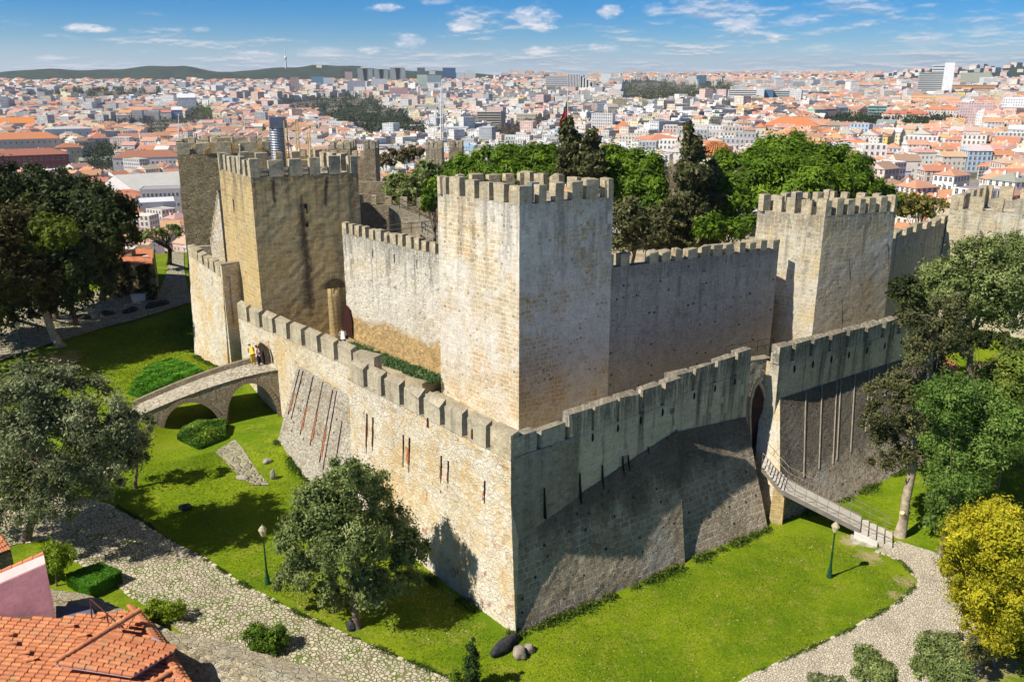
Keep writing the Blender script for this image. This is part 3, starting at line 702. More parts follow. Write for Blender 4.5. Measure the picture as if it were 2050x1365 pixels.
# curtain walls
zc = 17.0
ka, kb = P(690, 447, zc), P(875, 486, zc); kb = ka+(kb-ka)*1.06; ka = ka-(kb-ka)*.035
KA, KB = V3(ka.x, ka.y, 0), V3(kb.x, kb.y, 0)
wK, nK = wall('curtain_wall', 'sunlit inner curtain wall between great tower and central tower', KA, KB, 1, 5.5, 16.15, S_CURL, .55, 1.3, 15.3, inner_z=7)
crenels(wK, KA, KB, 16.15, 17.0, 14, .6, .5, 1, S_TOPS)
for px in (745, 788, 833): 
    p = PW(px, 500, KA, KB); q = PW(px+1.2, 500, KA, KB); slit(wK, p, q, 14.7, 15.4, -nK)
for px, y0, y1, w_ in ((790, 550, 735, .2), (830, 545, 770, .3), (866, 530, 640, .18), (872, 540, 590, .12)):
    pass
# arched doorway beside the turret
dm = MB(); p0 = PW(692, 672, KA, KB); pr = [PW(x, y, KA, KB)-nK*.14 for x, y in ((690, 668), (708, 676), (707, 640), (703, 618), (696, 609), (690, 612))]
dm.add(pr, [tuple(range(6))]); ob = dm.build('doorway', plain('shaded_red_door', (.035, .010, .008), .7, .2), wK)  # flat panel, colour darkened to paint the shade inside the arch
za = 16.15
ra, rb = P(1222, 523, za+.55), P(1561, 480, za-.1)
RA, RB = V3(ra.x, ra.y, 0), V3(rb.x, rb.y, 0)
RA = V3(cr.x-.3, cr.y+.25, 0)
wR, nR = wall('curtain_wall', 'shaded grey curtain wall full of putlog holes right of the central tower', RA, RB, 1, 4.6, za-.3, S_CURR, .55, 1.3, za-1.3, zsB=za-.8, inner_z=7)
crenels(wR, RA, RB, za-.3, za+.58, 14, .58, .5, 1, S_TOPS, zsB=za-.8, ztB=za-.05, skip=(2,))
# ---- barbican, left wing ----
def PB(px, py, z): v = P(px, py, z); return V3(v.x, v.y, 0)
A = PB(1023, 868, 11.0)                                         # the corner, crest height
Q0 = PB(693, 715, 11.0)                                         # near section start
base0 = P(1033, 1272, 0)
Qr0 = P(693, 990, 1.2)
dirL = (Q0-A).normalized(); nL = inward(A, Q0, -1)
if nL.dot(V3(0, 1, 0)) < 0: nL = -nL                           # inward
def low(p, z, out): v = p-nL*out; return V3(v.x, v.y, z)
Abase = V3(base0.x, base0.y, -.4)
Amid = V3(A.x+(base0.x-A.x)*.35, A.y+(base0.y-A.y)*.30, 5.4)
sdL = 1 if inward(A, Q0, 1).dot(nL) > 0 else -1
wL, _ = wall('barbican_wall', 'sunlit cream barbican wall left of the corner, with rusty slots and tall grey merlons', A, Q0, sdL, -.3, 9.5, S_BARL, .6, .3, 8.4,
             rows=[(Abase, low(Q0, .2, .75)), (Amid.lerp(V3(A.x, A.y, 6.6), .6), low(Q0, 3.4, .12)), (V3(A.x, A.y, 7.2), low(Q0, 6.5, 0))], rough=.04, inner_z=4.8, caps=True)
n_m = 8; pitch = 1/(n_m-.03)
for i in range(n_m):
    t0 = i/n_m*1.0; t1 = t0+(1/n_m)*(.76 if i else .8)
    a, b_ = A.lerp(Q0, t0), A.lerp(Q0, t1)
    if i == 0: merlon(wL, a, b_, 9.5, 11.0, .55, sdL, S_TOPS, slope=.1)
    else: merlon(wL, a+V3(0, 0, 0), b_, 9.5, 11.0, .42, sdL, S_MERC, slope=.22)
# rusty upright slots
RUSTM = plain('rust_brick', (.40, .13, .06), .9, .4, 6, bump=.03)
for px, y0, y1, rw in ((735, 828, 908, 5), (747, 835, 912, 4), (808, 870, 942, 0), (820, 876, 958, 10), (884, 912, 998, 6), (898, 922, 1008, 3), (971, 962, 1050, 8), (946, 858, 878, 5), (857, 836, 855, 3)):
    p0, p1 = PW(px, y0, A, Q0), PW(px, y1, A, Q0); u = (Q0-A).normalized(); o = -nL*.05
    mb = MB(); w_ = .045
    # follow the battered face at the foot
    k1 = max(0, (5.2-p1.z)*.06)
    mb.hexa([p1-u*w_-nL*k1+o*.2, p1+u*w_-nL*k1+o*.2, p1+u*w_-nL*k1+o, p1-u*w_-nL*k1+o], [p0-u*w_+o*.2, p0+u*w_+o*.2, p0+u*w_+o, p0-u*w_+o]); mb.build('drain_slot', BLACK, wL)
    if rw:
        mb = MB(); r_ = rw*.035; m0 = p0.lerp(p1, .25); pts = []
        for t in np.linspace(0, 1, 7): pts.append((m0.lerp(p1, t)-nL*k1*t, r_*random.uniform(.3, 1)))
        for (c1_, a1), (c2_, a2) in zip(pts[:-1], pts[1:]): mb.quad(c1_+o*.72-u*.03, c1_+o*.72+u*(a1+.05), c2_+o*.72+u*(a2+.05), c2_+o*.72-u*.03)
        mb.build('brick_patch', RUSTM, wL)
# far section
B0, B1 = PB(474, 604, 10.35), PB(712, 698, 10.95)
sdB = 1 if inward(B0, B1, 1).dot(nL) > 0 else -1
nB = inward(B0, B1, sdB)
wB, _ = wall('barbican_wall', 'sunlit cream barbican wall above the stone bridge, with an arched postern', B0, B1, sdB, 1.0, 8.95, S_BARL, .6, .8, 8.0, zsB=9.45, rough=.04, inner_z=4.8)
for i in range(8):
    t0 = i/8; t1 = t0+.125*.74; a, b_ = B0.lerp(B1, t0), B0.lerp(B1, t1)
    merlon(wB, a, b_, 8.95+.5*t0, 10.4+.58*t0, .42, sdB, S_MERC, slope=.2)
# return block where the wall steps forward
rt = P(711, 704, 10.7); re = P(748, 713, 10.7)
mb = MB(); ud = (re-rt).normalized(); pn = V3(-ud.y, ud.x, 0)
st_ = empty('barbican_wall', (rt.x, rt.y, 6.5), 'short grey return wall behind the step in the left battlement', 'castle wall')
b0 = V3(rt.x, rt.y, 0)-ud*.2; b1 = V3(re.x, re.y, 0)
mb.hexa([b0+UP*6.5, b1+UP*6.5, b1+pn*.75+UP*6.5, b0+pn*.75+UP*6.5], [b0+UP*10.6, b1+UP*10.6, b1+pn*.75+UP*10.65, b0+pn*.75+UP*10.65]); mb.build('wall', S_MERC, st_, rough=.02)
# scarp of the far section
sc1 = [PW(597, 731, B0, B1), PW(706, 794, B0, B1)]
ft = [PG(553, 884), PG(640, 985)]; fdir = (ft[1]-ft[0])
ft[1] = ft[0]+fdir.normalized()*((sc1[1]-sc1[0]).length*1.05+3.0); sc1[1] = sc1[1]+(sc1[1]-sc1[0])*.14
ft = [V3(p.x, p.y, G(p.x, p.y)-.3) for p in ft]
mb = MB(); mb.grid(ft[0], ft[1], sc1[1]-nB*.05, sc1[0]-nB*.05, .4)
mb.add([ft[0], sc1[0]-nB*.05, PW(557, 870, B0, B1)+nB*.05], [(0, 1, 2)])
lowr = V3(*(sc1[1]+nB*.3)); lowr.z = ft[1].z; mb.add([ft[1], sc1[1]-nB*.05, lowr], [(0, 1, 2)])
scp = mb.build('scarp', S_SCAL, wB, rough=.05)
def onscarp(t, h): return ft[0].lerp(ft[1], t).lerp(sc1[0].lerp(sc1[1], t)-nB*.05, h)
nscp = (ft[1]-ft[0]).cross(sc1[0]-ft[0]).normalized()
if nscp.dot(Ld) > 0: nscp = -nscp
for t, h0, h1 in ((.05, .42, .97), (.11, .40, .98), (.28, .33, .98), (.44, .32, .98), (.60, .25, .96), (.66, .22, .97), (.80, .15, .75)):
    a, b_ = onscarp(t, h0), onscarp(t, h1); u = (ft[1]-ft[0]).normalized(); mb = MB()
    mb.hexa([a-u*.04-nscp*.02, a+u*.04-nscp*.02, a+u*.04+nscp*.055, a-u*.04+nscp*.055], [b_-u*.04-nscp*.02, b_+u*.04-nscp*.02, b_+u*.04+nscp*.055, b_-u*.04+nscp*.055]); mb.build('drain_slot', plain('rust_dark', (.05, .02, .015), .9, .4, 4) if t == .05 else bpy.data.materials['rust_dark'], scp)
    if t in (.05, .28, .44, .60):
        c1_, c2_ = a.lerp(b_, .1), a.lerp(b_, .5); mb = MB(); mb.quad(c1_+u*.04+nscp*.05, c1_+u*.22+nscp*.05, c2_+u*.12+nscp*.05, c2_+u*.04+nscp*.05); mb.build('brick_patch', RUSTM, scp)
# postern arch: flat panel, the passage's shade painted into its colour
pa = [PW(x, y, B0, B1)-nB*.10 for x, y in ((518, 733), (546, 724), (545, 712), (541, 697), (531, 688), (523, 684), (518, 692), (516, 710))]
MB().add(pa, [tuple(range(8))]).build('postern', plain('postern_shadow', (.030, .021, .011), .95, .4, 3), wB)
mb = MB()
cen = sum(pa, Vector())/8
mb = MB(); 
for k in range(1, 8): 
    a, b_ = pa[k], pa[(k+1) % 8]; ao, bo = cen+(a-cen)*1.12-nB*.05, cen+(b_-cen)*1.12-nB*.05; mb.quad(a-nB*.02, b_-nB*.02, bo, ao)
mb.build('arch_ring', S_BARL, wB)
# turret at the left end
T0, T1 = PB(375, 488, 13.3), PB(443, 531, 13.3)
T2 = V3(B0.x, B0.y, 0)+V3(.15, 2.3, 0)
tz = 13.3
tt = empty('barbican_turret', (T1.x, T1.y, 2.8), 'bright end turret of the barbican beside the bridge, stepped merlons on top', 'turret')
f0, f1 = P(390, 713, G(*P(390, 713, 3.3).xy)), P(457, 746, G(*P(457, 746, 3.6).xy))
f0 = V3(f0.x, f0.y, f0.z-.5); f1 = V3(f1.x, f1.y, f1.z-.5)
f2 = V3(T2.x, T2.y, 3.0)
mb = MB(); zsT = 12.2
up = lambda p, z: V3(p.x, p.y, z)
mb.grid(f0, f1, up(T1, zsT), up(T0, zsT), .4)
f2 = f1+(T2-T1)*1.0; f2.z = f1.z
mb.grid(f1, f2, up(T2, tz-.05), up(T1, tz-.05), .4)
nT = inward(T0, T1, 1); nT = nT if nT.y > 0 else -nT
T3 = T0+nT*2.2; T2b = T1+(T2-T1)
mb.grid(up(T0, zsT)+nT*.6, up(T1, zsT)+nT*.6, up(T1, 8)+nT*.6, up(T0, 8)+nT*.6, 1)
mb.build('wall', S_BARL, tt, rough=.06)
mb = MB(); ix = (T0-T1).normalized()*.62; b4 = [T1-ix*.02, T2-ix*.02, T2+ix, T1+ix+(T2-T1).normalized()*.02]; mb.hexa([up(p, 4) for p in b4], [up(p, tz-.02) for p in b4]); mb.build('end_pier', S_BARL, tt, rough=.02)
b4 = [p+(p-(T1+T2)*.5-ix*.5).normalized()*.06 for p in b4]; MB().hexa([up(p, tz-.03) for p in b4], [up(p, tz+.07) for p in b4]).build('coping', S_SILL, tt)
MB().grid(up(T0, zsT+.02), up(T1, zsT+.02), up(T1, zsT+.02)+nT*.6, up(T0, zsT+.02)+nT*.6, .5).build('sill', S_SILL, tt)
sT = 1 if inward(T0, T1, 1).y > 0 else -1
crenels(tt, T0, T1+ix*1.1, zsT, tz, 6, .84, .5, sT, S_TOPS, slope=.1)
# wall climbing from the turret to the rear tower
c0 = T0+V3(.1, .3, 0); c1 = PB(421, 484, 13.3); c2 = PB(424, 405, 17.5)
for (a, b_, za_, zb_, lab) in ((c0, c1, 13.2, 13.2, 'low curved rear parapet wall of the left turret'), (c1, c2+V3(0, 2, 0), 13.4, 18.5, 'narrow stepped parapet wall climbing to the rear tower')):
    e = empty('parapet_wall', (a.x, a.y, 6), lab, 'castle wall'); mb = MB(); s_ = inward(a, b_, 1)
    mb.hexa([up(a, 5), up(b_, 5), up(b_, 5)+s_*.5, up(a, 5)+s_*.5], [up(a, za_-.3), up(b_, zb_-.3), up(b_, zb_-.3)+s_*.5, up(a, za_-.3)+s_*.5]); mb.build('wall', S_BARL, e, rough=.03)
    if zb_ > za_:
        for i in range(10):
            t0 = i/10; t1 = t0+.075; p, q = a.lerp(b_, t0), a.lerp(b_, t1); merlon(e, p, q, za_-.3+(zb_-za_)*t0-.1, za_+(zb_-za_)*t0+.35, .5, 1, S_TOPS)
# ---- barbican, right wing ----
D1 = PB(1362, 757, 11.0)                                        # end of the protruding section
nRw = inward(A, D1, 1); nRw = nRw if nRw.y > 0 else -nRw        # inward
dR = (D1-A).normalized()
E1 = PB(1503, 707, 10.75)
E0 = D1+nRw*.75-dR*.1
sR = 1 if inward(A, D1, 1).dot(nRw) > 0 else -1
footA = base0; footE = P(1541, 1060, 0)
def foot(p):
    """scarp foot below a point of the right wing"""
    t = (p-A).dot(dR)/max(.1, (E1-A).dot(dR)); q = V3(footA.x, footA.y, 0).lerp(V3(footE.x, footE.y, 0), t); return V3(q.x, q.y, min(G(q.x, q.y), .2)-.4)
s1a = PW(1157, 986, A, D1); s1b = PW(1362, 857, A, D1)
wS, _ = wall('barbican_wall', 'shaded barbican wall right of the corner, broken first merlons and streaked grey render', A, D1, sR, 0, 9.6, S_PLAS, .6, .3, 8.4,
   rows=[(V3(A.x, A.y, 3.8), V3(D1.x, D1.y, 3.8))], rough=.04, inner_z=4.8, caps=False)
mb = MB(); e = .05
tA, tD = up(A, 4.6)-nRw*e, up(D1, s1b.z)-nRw*e
mid = up(A.lerp(D1, .42), s1a.z)-nRw*e; fm = foot(A.lerp(D1, .42))
mb.grid(foot(A)+V3(0, -.0, 0), fm, mid, tA, .4); mb.grid(fm, foot(D1), tD, mid, .4)
mb.quad(tD, foot(D1), up(D1, 3.5)+nRw*.8, up(D1, s1b.z)+nRw*.8)
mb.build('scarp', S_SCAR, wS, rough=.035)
# bare masonry zone at the corner, slightly proud of the render
mb = MB(); cz = A.lerp(D1, .365); o = nRw*.045
mb.grid(up(A, 4.5)-o, up(cz, 5.4)-o, up(cz, 9.6)-o, up(A, 9.6)-o, .4)
CORN = stone('corner_masonry', (.36, .33, .27), (.25, .22, .17), (.33, .30, .25), (.36, .35, .32), .3, (.55, .27), .3, .35, None, .35, lichen=.4)
mb.build('corner_masonry', CORN, wS, rough=.05)
# merlons
prs = [(1026, 1075), (1083, 1132), (1139, 1186), (1189, 1236), (1238, 1280), (1284, 1323), (1327, 1362)]
for i, (x0, x1) in enumerate(prs):
    a, b_ = PW(x0, 860, A, D1), PW(x1, 800, A, D1)
    a = V3(a.x, a.y, 0); b_ = V3(b_.x, b_.y, 0)
    if i == 0: merlon(wS, a, b_, 9.6, 10.75, .55, sR, S_SILL, slope=.05)
    elif i == 1: merlon(wS, a, b_, 9.6, 10.6, .55, sR, S_SILL, gone=.05, slope=-.1)
    else: merlon(wS, a, b_, 9.6, 11.05, .55, sR, S_PLAS, slope=.05)
for px in (1187, 1237, 1282, 1325):
    p = PW(px, 850, A, D1); b = MB(); b.lathe((0, 0, 0), [(.05, -.25), (.085, -.05), (.06, .15), (.03, .22)], 8); o_ = b.build('drain_hole', BLACK, wS, world=False); o_.location = up(p, 9.2)-wloc(wS)-nRw*.0
# step block
wE, _ = wall('barbican_wall', 'shaded barbican wall just left of the pointed gate, set back a little', E0, E1, sR, 0, 9.5, S_PLAS, .6, .3, 8.4, rows=[(up(E0, 3.8), up(E1, 3.8))], rough=.04, inner_z=4.8)
mb = MB(); tE = up(E1, PW(1497, 832, E0, E1).z)-nRw*.05; tE0 = up(E0, PW(1365, 857, E0, E1).z)-nRw*.05
fE = V3(footE.x, footE.y, -.4)
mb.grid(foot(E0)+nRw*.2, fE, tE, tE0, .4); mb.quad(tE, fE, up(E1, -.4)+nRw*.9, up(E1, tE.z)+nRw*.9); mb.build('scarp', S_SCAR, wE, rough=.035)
for i, (x0, x1) in enumerate(((1345, 1388), (1392, 1431), (1435, 1471), (1474, 1503))):
    a, b_ = PW(x0, 750, E0, E1), PW(x1, 720, E0, E1); merlon(wE, V3(a.x, a.y, 0), V3(b_.x, b_.y, 0), 9.5, 10.95 if i < 3 else 11.1, .55, sR, S_PLAS, slope=.05)
for px, py in ((1390, 785), (1432, 768), (1472, 752)):
    p = PW(px, py, E0, E1); b = MB(); b.lathe((0, 0, 0), [(.05, -.25), (.085, -.05), (.06, .15), (.03, .22)], 8); o_ = b.build('drain_hole', BLACK, wE, world=False); o_.location = up(p, 9.1)-wloc(wE)
# dark slots on the scarp
for px, y0, y1, W_ in ((1088, 976, 1090, wS), (1159, 946, 1105, wS), (1204, 930, 990, wS), (1245, 912, 960, wS), (1256, 910, 950, wS), (1296, 893, 935, wS), (1333, 875, 915, wS)):
    p0, p1 = PW(px, y0, A, D1), PW(px, min(y1, y0+60), A, D1); mb = MB(); u = dR*.035; o = -nRw*.16
    p0 = p0+V3(0, 0, 0); p1 = p1
    mb.hexa([p1-u-o*-.3, p1+u-o*-.3, p1+u+o*1.6, p1-u+o*1.6], [p0-u-o*-.3, p0+u-o*-.3, p0+u+o*.6, p0-u+o*.6]); mb.build('iron_bar', BLACK, W_)
# gate wall, recessed, pointed arch
g0 = E1+nRw*.9-dR*.3; H0 = PB(1563, 694, 11.0); g1 = H0+nRw*.9+dR*.4
wG, _ = wall('gate_wall', 'dark recessed gate wall with a pointed arch above the footbridge stairs', g0, g1, sR, 0, 9.9, S_SILL, .7, 1.0, 9.4, rough=.05, inner_z=4.8, cat='gate')
gp_ = [(1501, 895), (1531, 893), (1531, 830), (1529, 800), (1523, 779), (1515, 765), (1507, 778), (1501, 800), (1499, 830)]
gpt = [PW(x, y, g0, g1) for x, y in gp_]
MB().add([p-nRw*.06 for p in gpt], [tuple(range(9))]).build('door', plain('shaded_brown_door', (.05, .022, .018), .8, .35, 3), wG)  # flat panel, coloured dark for the shade of a deep gate opening
mb = MB(); c_ = sum(gpt, Vector())/9
for k in range(1, 9):
    a, b_ = gpt[k], gpt[(k+1) % 9]; ao, bo = a+(a-c_)*.17, b_+(b_-c_)*.17; ao.z = max(ao.z, a.z); 
    mb.hexa([a-nRw*.05, b_-nRw*.05, bo-nRw*.05, ao-nRw*.05], [a-nRw*.2, b_-nRw*.2, bo-nRw*.2, ao-nRw*.2])
mb.build('arch_ring', S_TOPS, wG)
# section 2
H1 = PB(1822, 632, 10.65)
sH = 1 if inward(H0, H1, 1).y > 0 else -1; nH2 = inward(H0, H1, sH)
H1x = H0+(H1-H0)*1.35
wZ, _ = wall('barbican_wall', 'long shaded barbican wall at right, streaked render above a ribbed scarp', H0, H1x, sH, 0, 9.75, S_PLAS, .7, 1.1, 9.0, rows=[(up(H0, 3.8), up(H1x, 3.8))], zsB=9.3, rough=.04, inner_z=4.8)
mb = MB(); mb.quad(up(H0, -.3)-nH2*.02, up(H0, 9.75)-nH2*.02, up(H0, 9.75)+nH2*1.6, up(H0, -.3)+nH2*1.6); mb.build('end_face', S_TOWF, wZ)
mrl = [(1563, 1590), (1594, 1627), (1630, 1663), (1666, 1697), (1700, 1732), (1735, 1766), (1769, 1797), (1801, 1829)]
for i, (x0, x1) in enumerate(mrl):
    a, b_ = PW(x0, 680, H0, H1), PW(x1, 650, H0, H1); t_ = i/7*.72; merlon(wZ, V3(a.x, a.y, 0), V3(b_.x, b_.y, 0), 9.75-.45*t_, 11.0-.42*t_, .65, sH, S_PLAS, slope=.05)
for i, px in enumerate((1592, 1628, 1664, 1698, 1733, 1767, 1799)):
    p = PW(px, 720, H0, H1); b = MB(); b.lathe((0, 0, 0), [(.06, -.28), (.10, -.05), (.075, .15), (.03, .24)], 8); o_ = b.build('drain_hole', BLACK, wZ, world=False); o_.location = up(p, 9.1-.06*i)-wloc(wZ)
sz0, sz1 = PW(1560, 798, H0, H1), PW(1790, 724, H0, H1); szx = sz0+(sz1-sz0)*1.4
fz0 = P(1562, 1046, 0); fz1 = PG(1700, 999); fz0.z = -.4; fz1 = fz0+(V3(fz1.x, fz1.y, -.4)-fz0)*2.2; fz1.z = G(fz1.x, fz1.y)-.4
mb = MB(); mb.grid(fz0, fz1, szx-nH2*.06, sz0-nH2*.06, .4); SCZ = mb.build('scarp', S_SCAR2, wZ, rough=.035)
mb = MB(); mb.grid(fz0, sz0-nH2*.06, sz0+nH2*1.5, fz0+nH2*2.5, .4); mb.build('scarp_end', S_TOWF, wZ, rough=.04)
RIB = plain('rib_mortar', (.30, .26, .20), .9, .2)
nz = (fz1-fz0).cross(sz0-fz0).normalized(); nz = -nz if nz.dot(V3(0, -1, .2)) < 0 else nz
for px, y0, y1 in ((1613, 783, 930), (1645, 772, 915), (1674, 762, 905), (1683, 759, 900), (1711, 750, 890), (1740, 742, 860), (1748, 738, 850), (1775, 730, 800)):
    # ribs follow the slope: intersect two sight lines with the scarp plane
    tq = sz0.lerp(szx, 0); best = 0
    for q in range(201):
        s_ = sz0.lerp(szx, q/200); xx = proj(*s_)[0]
        if xx < px: best = q/200
    tp = sz0.lerp(szx, best)-nH2*.06; bt_ = fz0.lerp(fz1, best); hh = {930: .68, 915: .66, 905: .66, 900: .64, 890: .62, 860: .5, 850: .5, 800: .3}[y1]
    a, b_ = tp, tp.lerp(bt_, hh); u = (fz1-fz0).normalized()*.032; nq = (bt_-tp).cross(u).normalized(); nq = nq if nq.y < 0 else -nq; o = nq*.06
    MB().hexa([b_-u-o, b_+u-o, b_+u+o, b_-u+o], [a-u-o, a+u-o, a+u+o, a-u+o]).build('rib', RIB, SCZ)
# ---- inner ground levels ----
TERR = plain('terrace_earth', (.34, .29, .20), .95, .3, 1, bump=.05)
ins = lambda p, n_, d, z: V3(p.x+n_.x*d, p.y+n_.y*d, z)
poly = [ins(A, (nL+nRw), .5, 5.0), ins(E1, nRw, .6, 5.0), ins(H0, nRw, 1.2, 5.9), ins(H1x, nH2, .6, 5.9), V3(45, 88, 6), V3(-8, 92, 8), V3(-32, 88, 6.5), ins(T0, nT, .6, 6.6), ins(B0, nB, .6, 6.4), ins(B1, nB, .6, 6.2), ins(Q0, nL, .6, 5.3)]
tag(MB().add(poly, [tuple(range(len(poly)))]).build('terrace', TERR), 'earth terrace between the outer barbican and the inner walls', None, None, 'structure')
cy = [KA+nK*.3, KB+nK*.3, V3(*xy(cb), 0), RA+nR*.3, RB+nR*.3, V3(*xy(fb_), 0), V3(40, 92, 0), V3(20, 104, 0), V3(-10, 108, 0), V3(-28, 98, 0), V3(*xy(db), 0)]
tag(MB().add([up(p, 10.5) for p in cy], [tuple(range(len(cy)))]).build('courtyard', TERR), 'shaded inner courtyard ground behind the curtain walls', None, None, 'structure')
# lavender strip along the foot of the left curtain wall is built with the plants
# ---- inner rear walls and small towers ----
def block(name, label, cat, pxl, pxr, py_top, Y, z0, mat, thick, n, sill_drop=.8, frac=.6, dz=0, drot=0, cren=True):
    a, b_ = PY(pxl, py_top, Y), PY(pxr, py_top+dz, Y+drot); zt_ = a.z; zs_ = zt_-sill_drop; zt2 = b_.z; zs2 = zt2-sill_drop
    a0, b0_ = V3(a.x, a.y, 0), V3(b_.x, b_.y, 0); s_ = inward(a0, b0_, 1)
    e = empty(name, (a.x, a.y, z0), label, cat); mb = MB()
    mb.grid(up(a0, z0), up(b0_, z0), up(b0_, zs2), up(a0, zs_), .6); mb.grid(up(a0, zs_), up(b0_, zs2), up(b0_, zs2)+s_*thick, up(a0, zs_)+s_*thick, .6)
    for p, zz in ((a0, zs_), (b0_, zs2)): mb.grid(up(p, z0), up(p, z0)+s_*thick, up(p, zz)+s_*thick, up(p, zz), .6)
    mb.grid(up(a0, z0)+s_*thick, up(b0_, z0)+s_*thick, up(b0_, zs2)+s_*thick, up(a0, zs_)+s_*thick, 1)
    mb.build('wall', mat, e, rough=.06)
    if n: crenels(e, a0, b0_, zs_-.01, zt_, n, frac, min(thick, .55), 1, S_TOPS, zsB=zs2-.01, ztB=zt2)
    if n and thick > 1.5:
        c0_, d0_ = a0+s_*(thick-.5), b0_+s_*(thick-.5); crenels(e, c0_, d0_, zs_-.01, zt_, n, frac, .5, 1, S_TOPS, zsB=zs2-.01, ztB=zt2)
        m_ = max(2, int(thick/1.4)); crenels(e, a0+s_*thick, a0, zs_-.01, zt_, m_, frac, .5, 1, S_TOPS); crenels(e, b0_, b0_+s_*thick, zs2-.01, zt2, m_, frac, .5, 1, S_TOPS)
    return e
block('curtain_wall', 'weathered rear battlement wall behind the great tower and its props', 'castle wall', 375, 512, 273, 104, 8, S_RUBE, 1.0, 6)
block('curtain_wall', 'low rear battlement with pale merlons seen above the great tower', 'castle wall', 600, 735, 298, 96, 8, S_RUB, 1.0, 7, dz=4)
block('small_tower', 'slim brown rubble tower at the right shoulder of the great tower', 'tower', 727, 750, 283, 94, 8, S_RUB, 3.0, 2)
block('small_tower', 'low rubble tower with merlons behind the great tower', 'tower', 660, 700, 284, 104, 8, S_RUB, 4.5, 3)
block('small_tower', 'pale narrow watchtower behind the bush, beside the tall mast', 'tower', 852, 884, 284, 106, 8, S_TOWF, 3.5, 4)
block('small_tower', 'darker half hidden watchtower right of the tall mast', 'tower', 898, 925, 283, 114, 8, S_RUB, 3.5, 4)
block('curtain_wall', 'dark rubble curtain wall across the courtyard, right of the great tower', 'castle wall', 700, 880, 361, 90, 9, S_RUB, .9, 0, .2)
block('curtain_wall', 'broken rubble wall with sunlit merlon tops inside the courtyard', 'castle wall', 712, 875, 388, 82, 9, S_RUB, .8, 6, .9, .42, dz=10)
e = block('stair_ramp', 'cream stone ramp wall inside the courtyard left of the central tower', 'ramp', 779, 880, 414, 76, 9, S_TOWF, 2.2, 0, .1, dz=42)
block('curtain_wall', 'small rubble battlement seen through the trees right of the central tower', 'castle wall', 1312, 1362, 322, 108, 8, S_RUB, 1.0, 4)
# railings in the courtyard
M_RAIL = plain('dark_iron', (.06, .055, .05), .6, .1, 2, .4)
def railing(name, label, pts, h=1.0, r=.03, mat=None, rails=(1.0, .5), every=1.6, foot=True):
    e = empty(name, pts[0], label, 'railing'); mat = mat or M_RAIL; mb = MB()
    for f in rails: MB().tube([p+UP*h*f for p in pts], r, 5).build('rail', mat, e)
    for a, b_ in zip(pts[:-1], pts[1:]):
        L = (b_-a).length; k = max(1, round(L/every))
        for i in range(k): p = a.lerp(b_, i/k); MB().tube([p, p+UP*h], r, 5).build('post', mat, e)
    p = pts[-1]; MB().tube([p, p+UP*h], r, 5).build('post', mat, e); return e
railing('railing', 'dark railing along the ramp inside the courtyard', [PY(800, 418, 75), PY(880, 455, 74.5)], .9)
railing('railing', 'lower dark railing behind the sunlit curtain wall', [PY(770, 471, 70), PY(880, 461, 67)], .8)
railing('railing', 'thin railing on the wall walk above the gate', [up(g0, 9.95)+nRw*.9, up(g1, 9.95)+nRw*.9+dR*1.5], .9, .02)
railing('railing', 'small dark railing along the plant strip behind the left battlement', [P(748, 745, 7.3), P(775, 765, 7.3), P(800, 783, 7.3)], .8, .025)
# ---- flag poles ----
def pole(name, label, px, y0, y1, Y, r=.07, z0=None, stay=False):
    a, b_ = PY(px, y0, Y), PY(px-.5, y1, Y); e = empty(name, a, label, 'pole')
    MB().tube([a, a.lerp(b_, .5), b_], [r, r*.8, r*.45], 7).build('pole', M_WHT, e); MB().lathe((b_.x, b_.y, b_.z), [(.01, 0), (.09, .06), (.01, .14)], 6).build('finial', M_WHT, e.children[0] if e.children else e)
    return e, a, b_
pole('flagpole', 'bare white flagpole on the rear tower at far left', 358, 290, 231, 93, .07)
pole('flagpole', 'thin pale pole rising behind the great tower', 490, 300, 229, 110, .05)
pole('flagpole', 'thin white lightning pole on the near battlement of the great tower', 480, 340, 292, 68, .03)
e_, a_, b2 = pole('mast', 'tall white stayed mast beside the pale watchtower', 883, 305, 180, 112, .12)
for dx in (-1.1, 1.1):
    MB().tube([a_+V3(dx, 0, 0), a_+V3(dx*.3, 0, 7)], .05, 5).build('stay', M_WHT, e_)
MB().tube([a_+V3(.3, 0, 0), a_+V3(.3, 0, 9)], .06, 5).build('spar', M_WHT, e_)
e_, a_, b2 = pole('flagpole', 'flagpole with a limp green and red flag behind the cypress', 1137, 300, 181, 122, .09)
# hanging flag
vs = []; nu, nv = 8, 14; t0 = PY(1136, 198, 122); h_ = 3.7
for j in range(nv+1):
    for i in range(nu+1):
        u_, v_ = i/nu, j/nv; wdt = .15+1.1*v_**1.3
        vs.append((t0.x-wdt*u_, t0.y+.18*math.sin(u_*9+v_*3)*min(1, v_*2+.1), t0.z-h_*v_-(.5*u_*(1-v_))+.25*u_*v_))
vs = [(x, y, z) for x, y, z in vs]
fs = [(j*(nu+1)+i, j*(nu+1)+i+1, (j+1)*(nu+1)+i+1, (j+1)*(nu+1)+i) for j in range(nv) for i in range(nu)]
mb = MB(); mb.add(vs, fs); mb.m = [0 if j < 5 else 1 for j in range(nv) for i in range(nu)]
mb.build('flag', [plain('flag_green', (.02, .16, .08), .8, .1), plain('flag_red', (.62, .02, .03), .8, .1)], e_, smooth=True)
